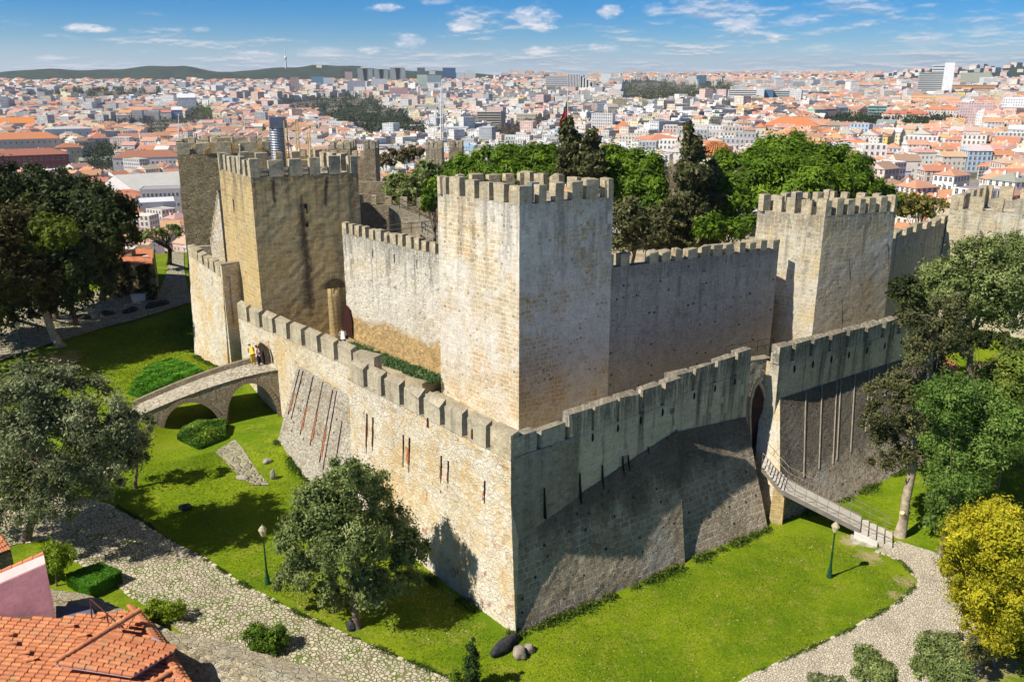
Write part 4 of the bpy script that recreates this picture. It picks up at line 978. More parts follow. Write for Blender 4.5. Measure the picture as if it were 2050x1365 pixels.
# ---- stone bridge over the moat ----
def brz(t): return 3.15+1.75*(1-(1-t)**1.6)
n0, n1 = PW(556, 741, B0, B1), P(262, 838, 3.15)
n0 = V3(n0.x, n0.y, 0); n1 = V3(n1.x, n1.y, 0); bu = (n0-n1).normalized(); bn = V3(-bu.y, bu.x, 0)
if bn.y < 0: bn = -bn
far0 = PW(503, 732, B0, B1); bw = abs((V3(far0.x, far0.y, 0)-n0).dot(bn)); bw = max(2.0, min(bw, 3.4)); L_ = (n0-n1).length
print('bridge', n0[:], n1[:], bw, L_, far0.z, PW(556, 741, B0, B1).z)
bridge = empty('stone_bridge', (n1.x, n1.y, 1), 'old stone bridge with two arches crossing the moat to the postern', 'bridge')
arches = [(.80, .178, 1.0), (.39, .192, .6)]                       # centre along length, half width, spring offset
zdk = PW(556, 741, B0, B1).z
def deckz(t): return 3.1+(zdk-3.1)*(1-(1-t)**1.5)
def gtop(t):
    z = None
    for c, hw, _ in arches:
        if abs(t-c) < hw*.98:
            p = n1.lerp(n0, t); g_ = G(p.x, p.y); crown = deckz(c)-.62; z0 = G(*n1.lerp(n0, c).xy)-.3
            return max(g_-.5, z0+(crown-z0)*math.sqrt(max(0, 1-((t-c)/hw)**2)))
    p = n1.lerp(n0, t); return G(p.x, p.y)-.6
NB = 90; ts = np.linspace(-.02, 1.0, NB)
mb = MB()
for side in (0, 1):
    o = bn*bw*side; vs = []
    for t in ts: p = n1.lerp(n0, t)+o; vs += [up(p, gtop(t)), up(p, (gtop(t)+deckz(t))/2), up(p, deckz(t))]
    mb.add(vs, [(3*i+k, 3*i+3+k, 3*i+4+k, 3*i+1+k) for i in range(NB-1) for k in (0, 1)])
vs = []
for t in ts: p = n1.lerp(n0, t); vs += [up(p, gtop(t)), up(p+bn*bw, gtop(t))]
mb.add(vs, [(2*i, 2*i+1, 2*i+3, 2*i+2) for i in range(NB-1)])
mb.build('spandrel', S_RUB, bridge, rough=.03)
mb = MB(); vs = []
for t in ts: p = n1.lerp(n0, t)-bn*.06; vs += [up(p, deckz(t)+.02), up(p+bn*bw*.5, deckz(t)+.05), up(p+bn*(bw+.05), deckz(t)+.02)]
mb.add(vs, [(3*i+k, 3*i+1+k, 3*i+4+k, 3*i+3+k) for i in range(NB-1) for k in (0, 1)])
M_FLAG = setts('bridge_flags', (.50, .45, .36), (.40, .36, .28), (.22, .19, .14), 2.0, 0, .3); mb.build('deck', M_FLAG, bridge)
mb = MB(); ph = .42
for i in range(NB-1):
    t, t2 = ts[i], ts[i+1]
    if t > .86: break
    p, q = n1.lerp(n0, t)+bn*(bw-.35), n1.lerp(n0, t2)+bn*(bw-.35); z_a, z_b = deckz(t), deckz(t2); j = [random.uniform(-.03, .03) for _ in range(2)] if i % 3 == 0 else [0, 0]
    mb.hexa([up(p, z_a-.1), up(q, z_b-.1), up(q, z_b-.1)+bn*.42, up(p, z_a-.1)+bn*.42], [up(p, z_a+ph), up(q, z_b+ph), up(q, z_b+ph)+bn*.42, up(p, z_a+ph)+bn*.42], bottom=False)
mb.build('parapet', S_RUB, bridge)
for c, hw, _ in arches:                                         # voussoirs
    for s_, off_ in ((0, -.05),):
        mb = MB(); K = 34
        for i in range(K):
            a0_, a1_ = math.pi*(i+.08)/K, math.pi*(i+.92)/K; crown = deckz(c)-.62; z0 = G(*n1.lerp(n0, c).xy)-.3; pr_ = []
            for aa in (a0_, a1_):
                for rr in (1.0, 1.0+.36/(hw*L_)):
                    t = c-hw*rr*math.cos(aa); p = n1.lerp(n0, t)+bn*off_; pr_.append(up(p, z0+(crown-z0+(rr-1)*hw*L_)*math.sin(aa)))
            b4 = [pr_[0], pr_[2], pr_[3], pr_[1]]; mb.hexa([p+bn*.15 for p in b4], b4)
        mb.build('arch_ring', stone('voussoir', (.42, .30, .19), (.30, .22, .14), (.35, .28, .2), rubble=0, brick=(.2, .2), streak=.2) if 'voussoir' not in bpy.data.materials else bpy.data.materials['voussoir'], bridge)
# ---- footbridge to the gate ----
M_CONC = plain('pale_concrete', (.50, .46, .39), .9, .12, 2, bump=.01); M_GREYP = plain('grey_steel', (.24, .21, .18), .6, .15, 2, .2); M_STEP = plain('step_slab', (.50, .47, .43), .9, .12)
fbn = empty('footbridge', P(1722, 1060, 1.2), 'modern grey footbridge with stairs up to the pointed gate and slab steps at its foot', 'footbridge')
s0n, s0f = P(1525, 934, 3.35), P(1546, 905, 3.35)
r0n, r0f = P(1569, 984, 2.5), P(1598, 968, 2.5)
r1n, r1f = P(1722, 1061, .8), P(1766, 1050, .8)
wv = (r0f-r0n); wv.z = 0; wm = wv.normalized()*1.35
r0f = r0n+wm; ru = (r1n-r0n); w2 = V3(-ru.y, ru.x, 0).normalized(); w2 = w2 if w2.y > 0 else -w2; wm = w2*1.955; r0f = r0n+wm; r1f = r1n+wm
s0n = V3(s0n.x, s0n.y, 3.4); s0f = s0n+wm
def slab(mb, a, b_, c, d, th): mb.hexa([p-UP*th for p in (a, b_, c, d)], [a, b_, c, d])
mb = MB(); slab(mb, r0n, r1n, r1f, r0f, .14); mb.build('ramp_deck', M_CONC, fbn)
for o in (0, 1):
    mb = MB(); q = (wm if o else V3(0, 0, 0))+w2*(.03 if o else -.06); slab(mb, r0n+q-UP*.02+UP*.08, r1n+q+UP*.06, r1n+q+w2*.06+UP*.06, r0n+q+w2*.06+UP*.06, .3); mb.build('edge_beam', M_GREYP, fbn)
    mb = MB(); slab(mb, s0n+q-UP*.1, r0n+q-UP*.05, r0n+q+w2*.06-UP*.05, s0n+q+w2*.06-UP*.1, .28); mb.build('edge_beam', M_GREYP, fbn)
NS = 8
for i in range(NS):
    t = (i+.5)/NS; p = s0n.lerp(r0n, t); d = (r0n-s0n)/NS; d.z = 0; p.z += .02
    mb = MB(); slab(mb, p-d*.48, p+d*.42, p+d*.42+wm, p-d*.48+wm, .05); mb.build('step', M_STEP, fbn)
ru_ = (r1n-r0n).normalized(); ru_.z = 0
hp = V3(r1n.x, r1n.y, 0)
for i in range(4):
    p = r1n+ru_*(i*.52-.05); z = .66-.15*i; mb = MB(); q = p-w2*.12
    mb.hexa([up(q, -.2), up(q+ru_*.55, -.2), up(q+ru_*.55+w2*1.95, -.2), up(q+w2*1.95, -.2)], [up(q, z), up(q+ru_*.55, z), up(q+ru_*.55+w2*1.95, z), up(q+w2*1.95, z)]); mb.build('step', M_CONC, fbn)
mb = MB(); q = r1n-w2*.5-ru_*.55; mb.hexa([up(q, -.3), up(q+ru_*1.7, -.3), up(q+ru_*1.7+w2*.5, -.3), up(q+w2*.5, -.3)], [up(q, .4), up(q+ru_*1.7, .05), up(q+ru_*1.7+w2*.5, .05), up(q+w2*.5, .42)]); mb.build('footing', plain('rough_concrete', (.46, .42, .34), .95, .3, 3, bump=.05), fbn, rough=.05)
mb = MB(); q = r1n-w2*.3-ru_*.35; mb.hexa([up(q, -.3), up(q+ru_*1.5, -.3), up(q+ru_*1.5+w2*.22, -.3), up(q+w2*.22, -.3)], [up(q, .7), up(q+ru_*1.5, .3), up(q+ru_*1.5+w2*.22, .3), up(q+w2*.22, .72)]); mb.build('side_wall', plain('white_concrete', (.68, .66, .62), .9, .08), fbn)
def rails(side):
    o = wm if side else V3(0, 0, 0); ends = [s0n+o, r0n+o, r1n+o, up(r1n+ru_*2.0, .1)+o]
    for f in (.95, .5): MB().tube([p+UP*f for p in ends], .02, 5).build('handrail', M_GREYP, fbn)
    for a, b_, k in ((ends[0], ends[1], 3), (ends[1], ends[2], 7), (ends[2], ends[3], 2)):
        for i in range(k): p = a.lerp(b_, (i+.5)/k if k == 2 else i/k); MB().tube([p-UP*.05, p+UP*.95], .016, 5).build('baluster', M_GREYP, fbn)
rails(0); rails(1)
# stone pier under the stair foot
pf = P(1575, 1046, 0); 
pc = r0n.lerp(r0f, .5)-ru_*.35
pr0 = empty('stone_pier', (pc.x, pc.y, -.3), 'square ochre stone pier carrying the footbridge beside the scarp', 'pier')
mb = MB(); hw = .62; dx = ru_*.4; dy = w2*.72
mb.hexa([up(pc+s*dx*1.15+q*dy*1.1, -.4) for s, q in ((-1, -1), (1, -1), (1, 1), (-1, 1))], [up(pc+s*dx+q*dy, 2.2) for s, q in ((-1, -1), (1, -1), (1, 1), (-1, 1))]); mb.build('pier', S_TOWD, pr0, rough=.01)
# ------------------------------------------------------------------ vegetation
L_OLIVE = leafmat('olive_leaf', (.08, .11, .028), (.22, .27, .085), (.38, .42, .17), .25)
L_OLIVE2 = leafmat('olive_leaf_pale', (.085, .105, .04), (.215, .24, .11), (.36, .38, .21), .25)
L_DARK = leafmat('dark_leaf', (.020, .030, .010), (.055, .075, .018), (.10, .11, .02), .2)
L_BRN = leafmat('russet_leaf', (.04, .035, .012), (.10, .085, .022), (.14, .13, .03), .2)
L_LIME = leafmat('lime_leaf', (.10, .16, .012), (.25, .34, .02), (.36, .42, .04), .3)
L_PINE = leafmat('pine_needle', (.035, .08, .006), (.125, .215, .012), (.21, .30, .02), .22)
L_CONI = leafmat('conifer_leaf', (.04, .045, .016), (.12, .125, .045), (.20, .19, .08), .15)
L_GRN = leafmat('green_leaf', (.06, .12, .02), (.17, .27, .05), (.28, .37, .09), .3)
L_YEL = leafmat('yellow_leaf', (.20, .20, .012), (.46, .42, .02), (.66, .58, .03), .3)
L_HEDGE = leafmat('hedge_leaf', (.04, .13, .006), (.09, .26, .012), (.16, .36, .02), .3)
L_BUSH = leafmat('bush_leaf', (.05, .10, .008), (.12, .22, .015), (.30, .38, .03), .3)
L_TAN = leafmat('bronze_leaf', (.12, .11, .025), (.26, .23, .06), (.34, .32, .08), .25)
L_LAV = leafmat('lavender_leaf', (.045, .095, .03), (.10, .18, .06), (.17, .25, .10), .2)
BARK = plain('bark', (.16, .12, .085), .95, .4, 3, bump=.06); BARKP = plain('pale_bark', (.36, .30, .22), .95, .35, 2.5, bump=.07)
def rvec(n): v = RNG.normal(size=(n, 3)); return v/np.linalg.norm(v, axis=1)[:, None]
def leaf_quads(C, N, size, aspect=2.2):
    """C centres, N outward directions: one small leaf card per centre"""
    n_ = len(C); t = np.cross(N, rvec(n_)); t /= np.linalg.norm(t, axis=1)[:, None]+1e-9; b = np.cross(N, t)
    s = size*(.6+.8*RNG.random(n_))[:, None]; a = t*s*.5*math.sqrt(aspect); c = b*s*.5/math.sqrt(aspect)
    return np.stack([C-a-c*.4, C+c, C+a+c*.4, C-c], 1).reshape(-1, 3)
def clumps(blobs, nclump, nleaf, size, cr=.34, aspect=2.2, shell=.55, outward=1.0, up=0.0, aniso=1.0, drop=.0, fill=.07):
    """blobs: (centre, (rx,ry,rz)); leaf clumps sit on the blob skins with gaps between"""
    Vs = []; T = []; cents = []
    tot = sum((r[0]*r[1]+r[1]*r[2]+r[0]*r[2]) for _, r in blobs)
    for c, r in blobs:
        c = np.array(c, float); r = np.array(r, float); share = (r[0]*r[1]+r[1]*r[2]+r[0]*r[2])/tot
        k = max(3, int(nclump*share)); d = rvec(k); d[:, 2] = np.where(d[:, 2] < -.55, -d[:, 2]*.6, d[:, 2]); rad = shell+(1-shell)*RNG.random(k)**.6
        cc = c+d*r*rad[:, None]; cs = cr*min(r)*(.55+.9*RNG.random(k)); m = max(4, int(nleaf*share/k))
        dd = rvec(k*m); base = np.repeat(cc, m, 0); rs = np.repeat(cs, m)*np.clip(np.abs(RNG.normal(size=k*m))*.62+.12, 0, 1.7)
        off = dd*rs[:, None]; off[:, 2] *= aniso
        loose = RNG.random(k*m) < fill; lo_ = rvec(k*m)*r*(.55+.5*RNG.random(k*m))[:, None]; off = np.where(loose[:, None], lo_+c-base, off)
        p = base+off; nn = dd*.6+np.repeat(d, m, 0)*outward*.5+rvec(k*m)*.7; nn[:, 2] += up; nn /= np.linalg.norm(nn, axis=1)[:, None]
        keep = RNG.random(len(p)) > drop
        p, nn = p[keep], nn[keep]
        Vs.append(leaf_quads(p, nn, size, aspect)); tone = np.clip(np.repeat(RNG.random(k)**1.2, m)[keep]*.68+RNG.random(len(p))*.38-.02, 0, 1); T.append(tone); cents.append(cc)
    return np.concatenate(Vs), np.concatenate(T), np.concatenate(cents)
def limbs(base, forks, cents, r0, mat, parent, n_br=14, name='trunk'):
    """tapered trunk through the fork points with limbs reaching into the clumps"""
    mb = MB(); pts = [Vector(base)]+[Vector(f) for f in forks]; k = len(pts); fine = [pts[0]]
    for a, b in zip(pts[:-1], pts[1:]):
        for t in (.33, .66, 1): q = a.lerp(b, t); fine.append(q+V3(*(RNG.normal(size=3)*r0*.25)) if t < 1 else q)
    rads = [r0*(1.35 if i == 0 else 1-.55*i/(len(fine)-1)) for i in range(len(fine))]
    mb.tube(fine, rads, 9); top = fine[-1]; sel = cents[RNG.choice(len(cents), min(n_br, len(cents)), replace=False)]
    for c in sel:
        c = Vector(c); s = fine[int(RNG.integers(max(1, len(fine)//2), len(fine)))]; m = s.lerp(c, .5)+V3(RNG.normal()*.15, RNG.normal()*.15, (c-s).length*.1)
        mb.tube([s, m, c], [r0*.30, r0*.16, r0*.04], 6, mi=1)
    return mb.build(name, [mat, BARK], parent, smooth=True)
def pblob(px, py, rx, ry, Y, dy=1.0):
    p = PY(px, py, Y); s = (p-V3(0, 0, CH)).length/CF; return (tuple(p), (rx*s, (rx+ry)/2*s*dy, ry*s))
def tree(name, label, cat, base, blobs, lm, bark, size, nclump, nleaf, r0, forks=None, group=None, nbr=14, **kw):
    base = Vector(base); e = empty(name, base, label, cat, group); V, T, cents = clumps(blobs, nclump, nleaf, size, **kw)
    mesh_np('crown', V, np.arange(len(V)).reshape(-1, 4), lm, e, T)
    if r0:
        if forks is None:
            c = np.mean([b[0] for b in blobs], 0); forks = [Vector(base).lerp(Vector(c), .45)+V3(.1, 0, .2), Vector(base).lerp(Vector(c), .8)]
        limbs(base-UP*.2, forks, cents, r0, bark, e, nbr)
    return e
def shrub(name, label, cat, px, py, blobs, lm, size, nclump, nleaf, **kw):
    b = PG(px, py); return tree(name, label, cat, b, blobs, lm, BARK, size, nclump, nleaf, .05, forks=[b+UP*.3], nbr=8, **kw)
def YG(px, py): return PG(px, py).y
# centre olive
y0 = YG(715, 1255)
b_ = [(650, 1010, 75, 70), (720, 985, 80, 65), (600, 1075, 60, 60), (780, 1060, 70, 60), (700, 1090, 90, 80), (620, 1140, 68, 45), (745, 1170, 75, 50), (815, 1110, 55, 45), (690, 955, 45, 45), (575, 1155, 30, 35), (820, 1165, 42, 30), (700, 1215, 40, 28), (670, 1190, 50, 35)]
tree('olive_tree', 'big silvery olive tree with a dense crown on the lawn, lower centre left', 'tree', PG(712, 1258), [pblob(x, y, rx*.80, ry*.80, y0+random.uniform(-1.6, 1.6)+.8) for x, y, rx, ry in b_], L_OLIVE, BARK, .13, 360, 110000, .22, cr=.27, nbr=26, shell=.35)
y0 = YG(60, 1085)
b_ = [(40, 800, 90, 70), (130, 790, 90, 62), (200, 850, 80, 70), (90, 880, 120, 90), (230, 920, 60, 70), (20, 940, 80, 90), (160, 950, 90, 70), (100, 1000, 80, 50), (240, 860, 50, 50), (30, 1030, 50, 40), (-60, 900, 90, 120), (270, 900, 35, 45)]
tree('olive_tree', 'broad grey olive tree shading the path at the left edge', 'tree', PG(48, 1080), [pblob(x, y, rx*.82, ry*.82, 45.5+random.uniform(-1.5, 1.5)) for x, y, rx, ry in b_], L_OLIVE2, BARK, .14, 400, 120000, .26, cr=.26, nbr=28, shell=.35)
tree('young_tree', 'slim tree trunk with thin leaves at the right side of the left olive', 'tree', PG(270, 975), [pblob(262, 900, 34, 40, YG(270, 975)), pblob(285, 850, 25, 25, YG(270, 975))], L_OLIVE2, BARK, .16, 20, 3600, .12)
# dark woodland trees upper left
def bigtree(label, px, py, blobs, lm, size=.28, n=26000, r0=.35, Y=None, bark=BARK, forks=None, name='broadleaf_tree', nc=200, **kw):
    kw.setdefault('cr', .27)
    b = PG(px, py); Y = Y or b.y
    return tree(name, label, 'tree', b, [pblob(x, y, rx, ry, Y+random.uniform(-2.5, 2.5)) for x, y, rx, ry in blobs], lm, bark, size, nc, n, r0, forks=forks, **kw)
bigtree('large dark evergreen crown below the red brown arcaded building', 110, 640, [(60, 380, 90, 40), (130, 385, 80, 40), (40, 440, 80, 60), (120, 450, 90, 60), (190, 420, 60, 45), (-40, 420, 90, 80), (160, 480, 70, 50)], L_DARK, Y=84, n=60000, nc=330, cr=.24, size=.28)
bigtree('dark drooping evergreen tree right of the big crown, beside the rail station roof', 205, 600, [(215, 420, 45, 40), (225, 470, 42, 45), (190, 500, 45, 40), (160, 530, 50, 40), (240, 450, 26, 24)], L_DARK, Y=80, n=20000, size=.3)
bigtree('russet brown tree crown at the left edge below the dark crown', 20, 640, [(20, 460, 70, 50), (80, 490, 60, 45), (10, 540, 60, 50), (60, 560, 60, 50), (-50, 520, 80, 90)], L_BRN, Y=74, n=24000, size=.27)
bigtree('small tree with a sunlit yellow green top amid the dark trees', 100, 640, [(100, 455, 40, 24), (120, 475, 34, 22), (75, 490, 34, 22)], leafmat('sunny_leaf', (.05, .07, .01), (.15, .19, .015), (.24, .27, .03), .3), Y=73, n=9000, size=.25, r0=.15)
lt = PG(122, 692)
tree('leaning_tree', 'leaning tree with a long bare trunk and hanging leaf tufts on the left lawn edge', 'tree', lt, [pblob(x, y, rx, ry, lt.y+random.uniform(-1, 1)) for x, y, rx, ry in ((45, 560, 45, 30), (35, 590, 35, 30), (90, 610, 24, 34), (80, 640, 18, 20), (40, 620, 26, 20), (20, 520, 50, 30), (110, 540, 50, 30))], L_BRN, BARKP, .24, 60, 12000, .42, forks=[PY(100, 650, lt.y), PY(68, 590, lt.y), PY(55, 545, lt.y)], nbr=12)
bt_ = PG(338, 528)
tree('bare_tree', 'sparse olive tree with dark bare limbs beside the narrow lane', 'tree', bt_, [pblob(x, y, rx, ry, 104) for x, y, rx, ry in ((300, 470, 36, 12), (345, 462, 30, 12), (270, 480, 20, 10))], L_OLIVE, plain('dark_bark', (.05, .03, .025), .9), .3, 40, 2600, .32, forks=[PY(340, 500, 104), PY(330, 485, 104)], nbr=26)
# lawn shadows at the left come partly from a tall tree added out of frame
bigtree('dark dense tree in the middle of the shaded wood at left', 150, 650, [(150, 520, 60, 50), (100, 560, 60, 50), (180, 570, 50, 40), (60, 520, 60, 50), (140, 600, 40, 30)], L_DARK, Y=78, n=44000, nc=200, cr=.26, size=.28)
bigtree('dark low tree over the lane at the left edge', 0, 650, [(0, 560, 60, 50), (30, 600, 50, 34), (-30, 620, 50, 50)], L_DARK, Y=76, n=16000)
bigtree('tall dark tree added mostly out of view to shade the left lawn', -90, 760, [(-120, 560, 90, 90), (-200, 500, 100, 90), (-60, 640, 60, 60)], L_DARK, n=9000)
# juniper mat and hedges
def mat_hedge(name, label, cat, pts, h, lm, size, nleaf, bumpy=.3):
    c = [PG(*p) for p in pts]; e = empty(name, sum(c, Vector())/len(c), label, cat); xs = [(p.x, p.y) for p in c]; x0, x1 = min(p[0] for p in xs), max(p[0] for p in xs); y0_, y1_ = min(p[1] for p in xs), max(p[1] for p in xs)
    P_ = []
    while len(P_) < nleaf:
        q = RNG.random((4000, 2))*[x1-x0, y1_-y0_]+[x0, y0_]
        P_ += [tuple(v) for v in q if inside(v[0], v[1], xs)]
    P_ = np.array(P_[:nleaf]); z = gz(P_[:, 0], P_[:, 1])
    cen_ = np.mean(xs, 0); rmax = np.max(np.hypot(*(np.array(xs)-cen_).T)); dome = 1 if bumpy < .1 else np.clip(1.25-1.05*(np.hypot(P_[:, 0]-cen_[0], P_[:, 1]-cen_[1])/rmax)**1.6, .25, 1.1)
    hh = h*dome*(1+bumpy*np.sin(P_[:, 0]*3.1)*np.cos(P_[:, 1]*2.7))
    side = RNG.random(nleaf) < .3; fr = np.where(side, RNG.random(nleaf), .9+.15*RNG.random(nleaf))
    Cn = np.column_stack([P_, z+hh*fr]); N = rvec(nleaf)*.6+[0, 0, 1]; N /= np.linalg.norm(N, axis=1)[:, None]
    # sides
    k = nleaf//2; seg = RNG.integers(0, len(xs), k); t = RNG.random(k); A2 = np.array(xs)[seg]; B2 = np.array(xs)[(seg+1) % len(xs)]; S = A2+(B2-A2)*t[:, None]
    S3 = np.column_stack([S, gz(S[:, 0], S[:, 1])+h*(1 if bumpy < .1 else .4)*RNG.random(k)]); o = S-np.mean(xs, 0); o = np.column_stack([o, np.zeros(k)]); o /= np.linalg.norm(o, axis=1)[:, None]
    Nn = o+rvec(k)*.5; Nn /= np.linalg.norm(Nn, axis=1)[:, None]
    Cn = np.vstack([Cn, S3]); N = np.vstack([N, Nn]); V = leaf_quads(Cn, N, size)
    mesh_np('foliage', V, np.arange(len(V)).reshape(-1, 4), lm, e, np.clip(.5+.25*np.sin(Cn[:, 0]*1.7)*np.sin(Cn[:, 1]*2.1)+RNG.normal(size=len(Cn))*.22, 0, 1)); return e
mat_hedge('ground_hedge', 'low bright green juniper mat on the lawn behind the stone bridge', 'hedge', [(258, 790), (300, 735), (345, 722), (385, 735), (408, 748), (350, 775), (290, 800)], .45, L_HEDGE, .22, 16000)
mat_hedge('box_hedge', 'clipped rectangular green hedge beside the cobbled path, lower left', 'hedge', [(136, 1172), (205, 1148), (246, 1166), (180, 1200)], .75, L_HEDGE, .12, 16000, .06)
mat_hedge('flowering_bush', 'rounded bush dotted with yellow flowers under the bridge arch', 'bush', [(356, 880), (385, 855), (430, 848), (455, 858), (450, 880), (400, 900)], .8, leafmat('flower_bush', (.03, .08, .008), (.07, .17, .012), (.42, .46, .05), .2), .17, 15000, .2)
# lavender rows
def rows_plants():
    bed = [KA-nK*.1, KB-nK*.1, KB-nK*2.3, KA-nK*2.3]; tag(MB().hexa([up(p, 5.5) for p in bed], [up(p, 7.05) for p in bed]).build('planting_bed', TERR), 'raised earth bed along the foot of the left curtain wall', None, None, 'structure')
    e = empty('plant_row', KA-nK*1.0+UP*7, 'strip of clipped green lavender mounds at the foot of the left curtain wall', 'plants'); Cs = []
    for i in range(46):
        for j in range(3):
            p = KA.lerp(KB, .16+i/46*.9)-nK*(.9+j*.42); Cs.append(((p.x, p.y, 7.2), (.27, .27, .25)))
    V, T, _ = clumps(Cs, len(Cs)*3, len(Cs)*150, .1, cr=.8, shell=.4, aspect=4); mesh_np('foliage', V, np.arange(len(V)).reshape(-1, 4), L_LAV, e, T)
rows_plants()
# small shrubs at lower left
def sh(name, label, cat, px, py, bl, lm, size=.085, nc=60, nl=9000, **kw):
    b = PG(px, py); return tree(name, label, cat, b, [pblob(x, y, rx, ry, b.y) for x, y, rx, ry in bl], lm, BARK, size, nc, nl, kw.pop('r0', .06), nbr=10, **kw)
sh('small_tree', 'small round yellow green tree on a thin stem behind the pink wall', 'tree', 112, 1172, [(110, 1105, 26, 18), (95, 1120, 22, 18), (125, 1118, 22, 20), (108, 1135, 22, 14)], L_LIME, nl=9000, cr=.45)
sh('shrub', 'yellow green shrub above the stone wall beside the hedge', 'shrub', 325, 1238, [(315, 1218, 22, 18), (345, 1222, 24, 18), (330, 1235, 26, 14)], L_LIME, nl=9000, cr=.4)
sh('shrub', 'round dark green shrub between the stone wall and the cobbled path', 'shrub', 540, 1300, [(515, 1268, 24, 22), (555, 1275, 24, 22), (535, 1290, 36, 20)], L_BUSH, nl=13000, cr=.4)
sh('cypress', 'small upright cypress at the bottom edge of the lawn', 'tree', 945, 1385, [(944, 1300, 9, 28), (945, 1335, 14, 40), (945, 1370, 16, 40)], leafmat('cypress_leaf', (.012, .03, .006), (.04, .08, .012), (.09, .14, .02), .1), .09, 40, 6000, cr=.6, shell=.3, r0=.05)
sh('shrub', 'wispy pale shrub just left of the small cypress', 'shrub', 915, 1372, [(912, 1355, 12, 14)], L_BUSH, nl=500)
# courtyard: stone pines and dark conifers
PB_ = dict(cr=.30, aspect=3.2, up=.6, shell=.75, outward=1.4)
def pine(label, px, blobs, Y, z0, n=34000, nc=220, size=.30, r0=.4):
    n = int(n*1.9)
    c = PY(px, 470, Y); b = V3(c.x, c.y, z0); bl = [pblob(x, y, rx, ry, Y+dy, 1.0) for x, y, rx, ry, dy in blobs]
    cen = np.mean([q[0] for q in bl], 0)
    return tree('stone_pine', label, 'tree', b, bl, L_PINE, BARK, size, nc, n, r0, forks=[b.lerp(Vector(cen), .6), b.lerp(Vector(cen), .85)], nbr=22, **PB_)
pine('flat topped stone pine spreading just left of the two dark cypresses', 1010, [(930, 345, 48, 30, 0), (1000, 325, 60, 34, 2), (1070, 315, 60, 28, 3), (1000, 360, 90, 34, -2), (1100, 350, 40, 34, 0), (890, 370, 24, 24, -2)], 92, 10, 34000)
pine('rounded stone pine between the dark conifers, right of the central tower', 1262, [(1230, 325, 50, 30, 2), (1280, 345, 45, 40, 0), (1300, 385, 34, 40, -2), (1250, 380, 45, 50, -1), (1210, 350, 30, 30, 0), (1318, 400, 20, 30, -3), (1290, 420, 28, 22, -3)], 92, 10, 34000)
pine('huge domed stone pine, the widest crown inside the castle', 1580, [(1580, 315, 80, 40, 4), (1500, 345, 70, 40, 0), (1660, 340, 75, 42, 2), (1590, 370, 110, 50, -3), (1460, 395, 50, 40, -4), (1700, 375, 60, 34, 0), (1740, 395, 50, 26, 0), (1530, 410, 70, 35, -5), (1640, 400, 80, 25, -3), (1440, 440, 40, 32, -5), (1490, 455, 32, 22, -6), (1770, 400, 30, 18, 2), (1445, 330, 30, 24, 0)], 92, 10, 72000, 420)
def conifer(label, px, ytop, ybot, w_, Y, z0, n=16000, lm=L_CONI, size=.34, **kw):
    bl = []; m = 9
    for i in range(m):
        t = i/(m-1); y = ytop+(ybot-ytop)*t; bl.append(pblob(px+random.uniform(-.15, .15)*w_, y, w_*(.25+.75*t**.7)*random.uniform(.8, 1.15), (ybot-ytop)/m*1.0, Y+random.uniform(-1, 1)))
    c = PY(px, ybot, Y); b = V3(c.x, c.y, z0); return tree('cypress', label, 'tree', b, bl, lm, BARK, size, 130, n, .3, cr=.42, shell=.45, nbr=10, **kw)
conifer('pointed dark cypress behind the central tower below the flag', 1142, 245, 345, 32, 90, 10, 14000)
conifer('second bushy dark conifer right of the pointed cypress', 1183, 268, 350, 40, 89, 10, 14000)
conifer('tall dark conifer left of the huge domed pine', 1385, 268, 480, 42, 84, 9, 24000)
conifer('short dark conifer crown at the foot of the tall conifer', 1340, 400, 490, 50, 82, 9, 12000)
conifer('broad brownish conifer half hidden beside the huge domed pine', 1425, 330, 470, 35, 86, 9, 12000, L_CONI)
def ybush(label, px, py, blobs, Y, z0, lm, n, size=.3, name='broadleaf_tree', nc=60):
    c = PY(px, py, Y); return tree(name, label, 'tree', (c.x, c.y, z0), [pblob(x, y, rx, ry, Y+random.uniform(-1, 1)) for x, y, rx, ry in blobs], lm, BARK, size, nc, n, .2, nbr=12)
ybush('grey green tree inside the courtyard, right of the great tower', 825, 420, [(800, 370, 34, 24), (840, 365, 36, 26), (825, 390, 50, 24), (860, 345, 24, 24)], 86, 9, L_OLIVE, 12000)
ybush('bright green pine bough beside the left edge of the central tower', 868, 420, [(862, 395, 18, 22), (872, 370, 16, 16), (858, 415, 14, 12)], 74, 10, L_PINE, 5000, .25, 'small_tree')
ybush('dark leafy tree under the pines right of the central tower', 1262, 480, [(1260, 440, 36, 40), (1290, 470, 40, 34), (1250, 490, 30, 20), (1310, 440, 22, 30)], 78, 10, L_CONI, 14000)
ybush('pine bough low over the right curtain wall', 1460, 470, [(1420, 455, 26, 24), (1460, 465, 34, 18), (1500, 450, 26, 20)], 80, 10, L_PINE, 9000, .25, 'small_tree')
ybush('bronze leaved tree seen over the wall between the two right towers', 1835, 420, [(1820, 408, 30, 18), (1850, 412, 30, 16), (1875, 412, 22, 12), (1835, 425, 44, 14)], 104, 2, L_TAN, 9000, .3)
ybush('brown twiggy treetop behind the pale watchtower', 800, 330, [(800, 312, 36, 14), (770, 325, 26, 12), (830, 305, 22, 12)], 135, -10, leafmat('twig_leaf', (.10, .08, .04), (.17, .14, .06), (.22, .19, .08), .1), 5000, .35)
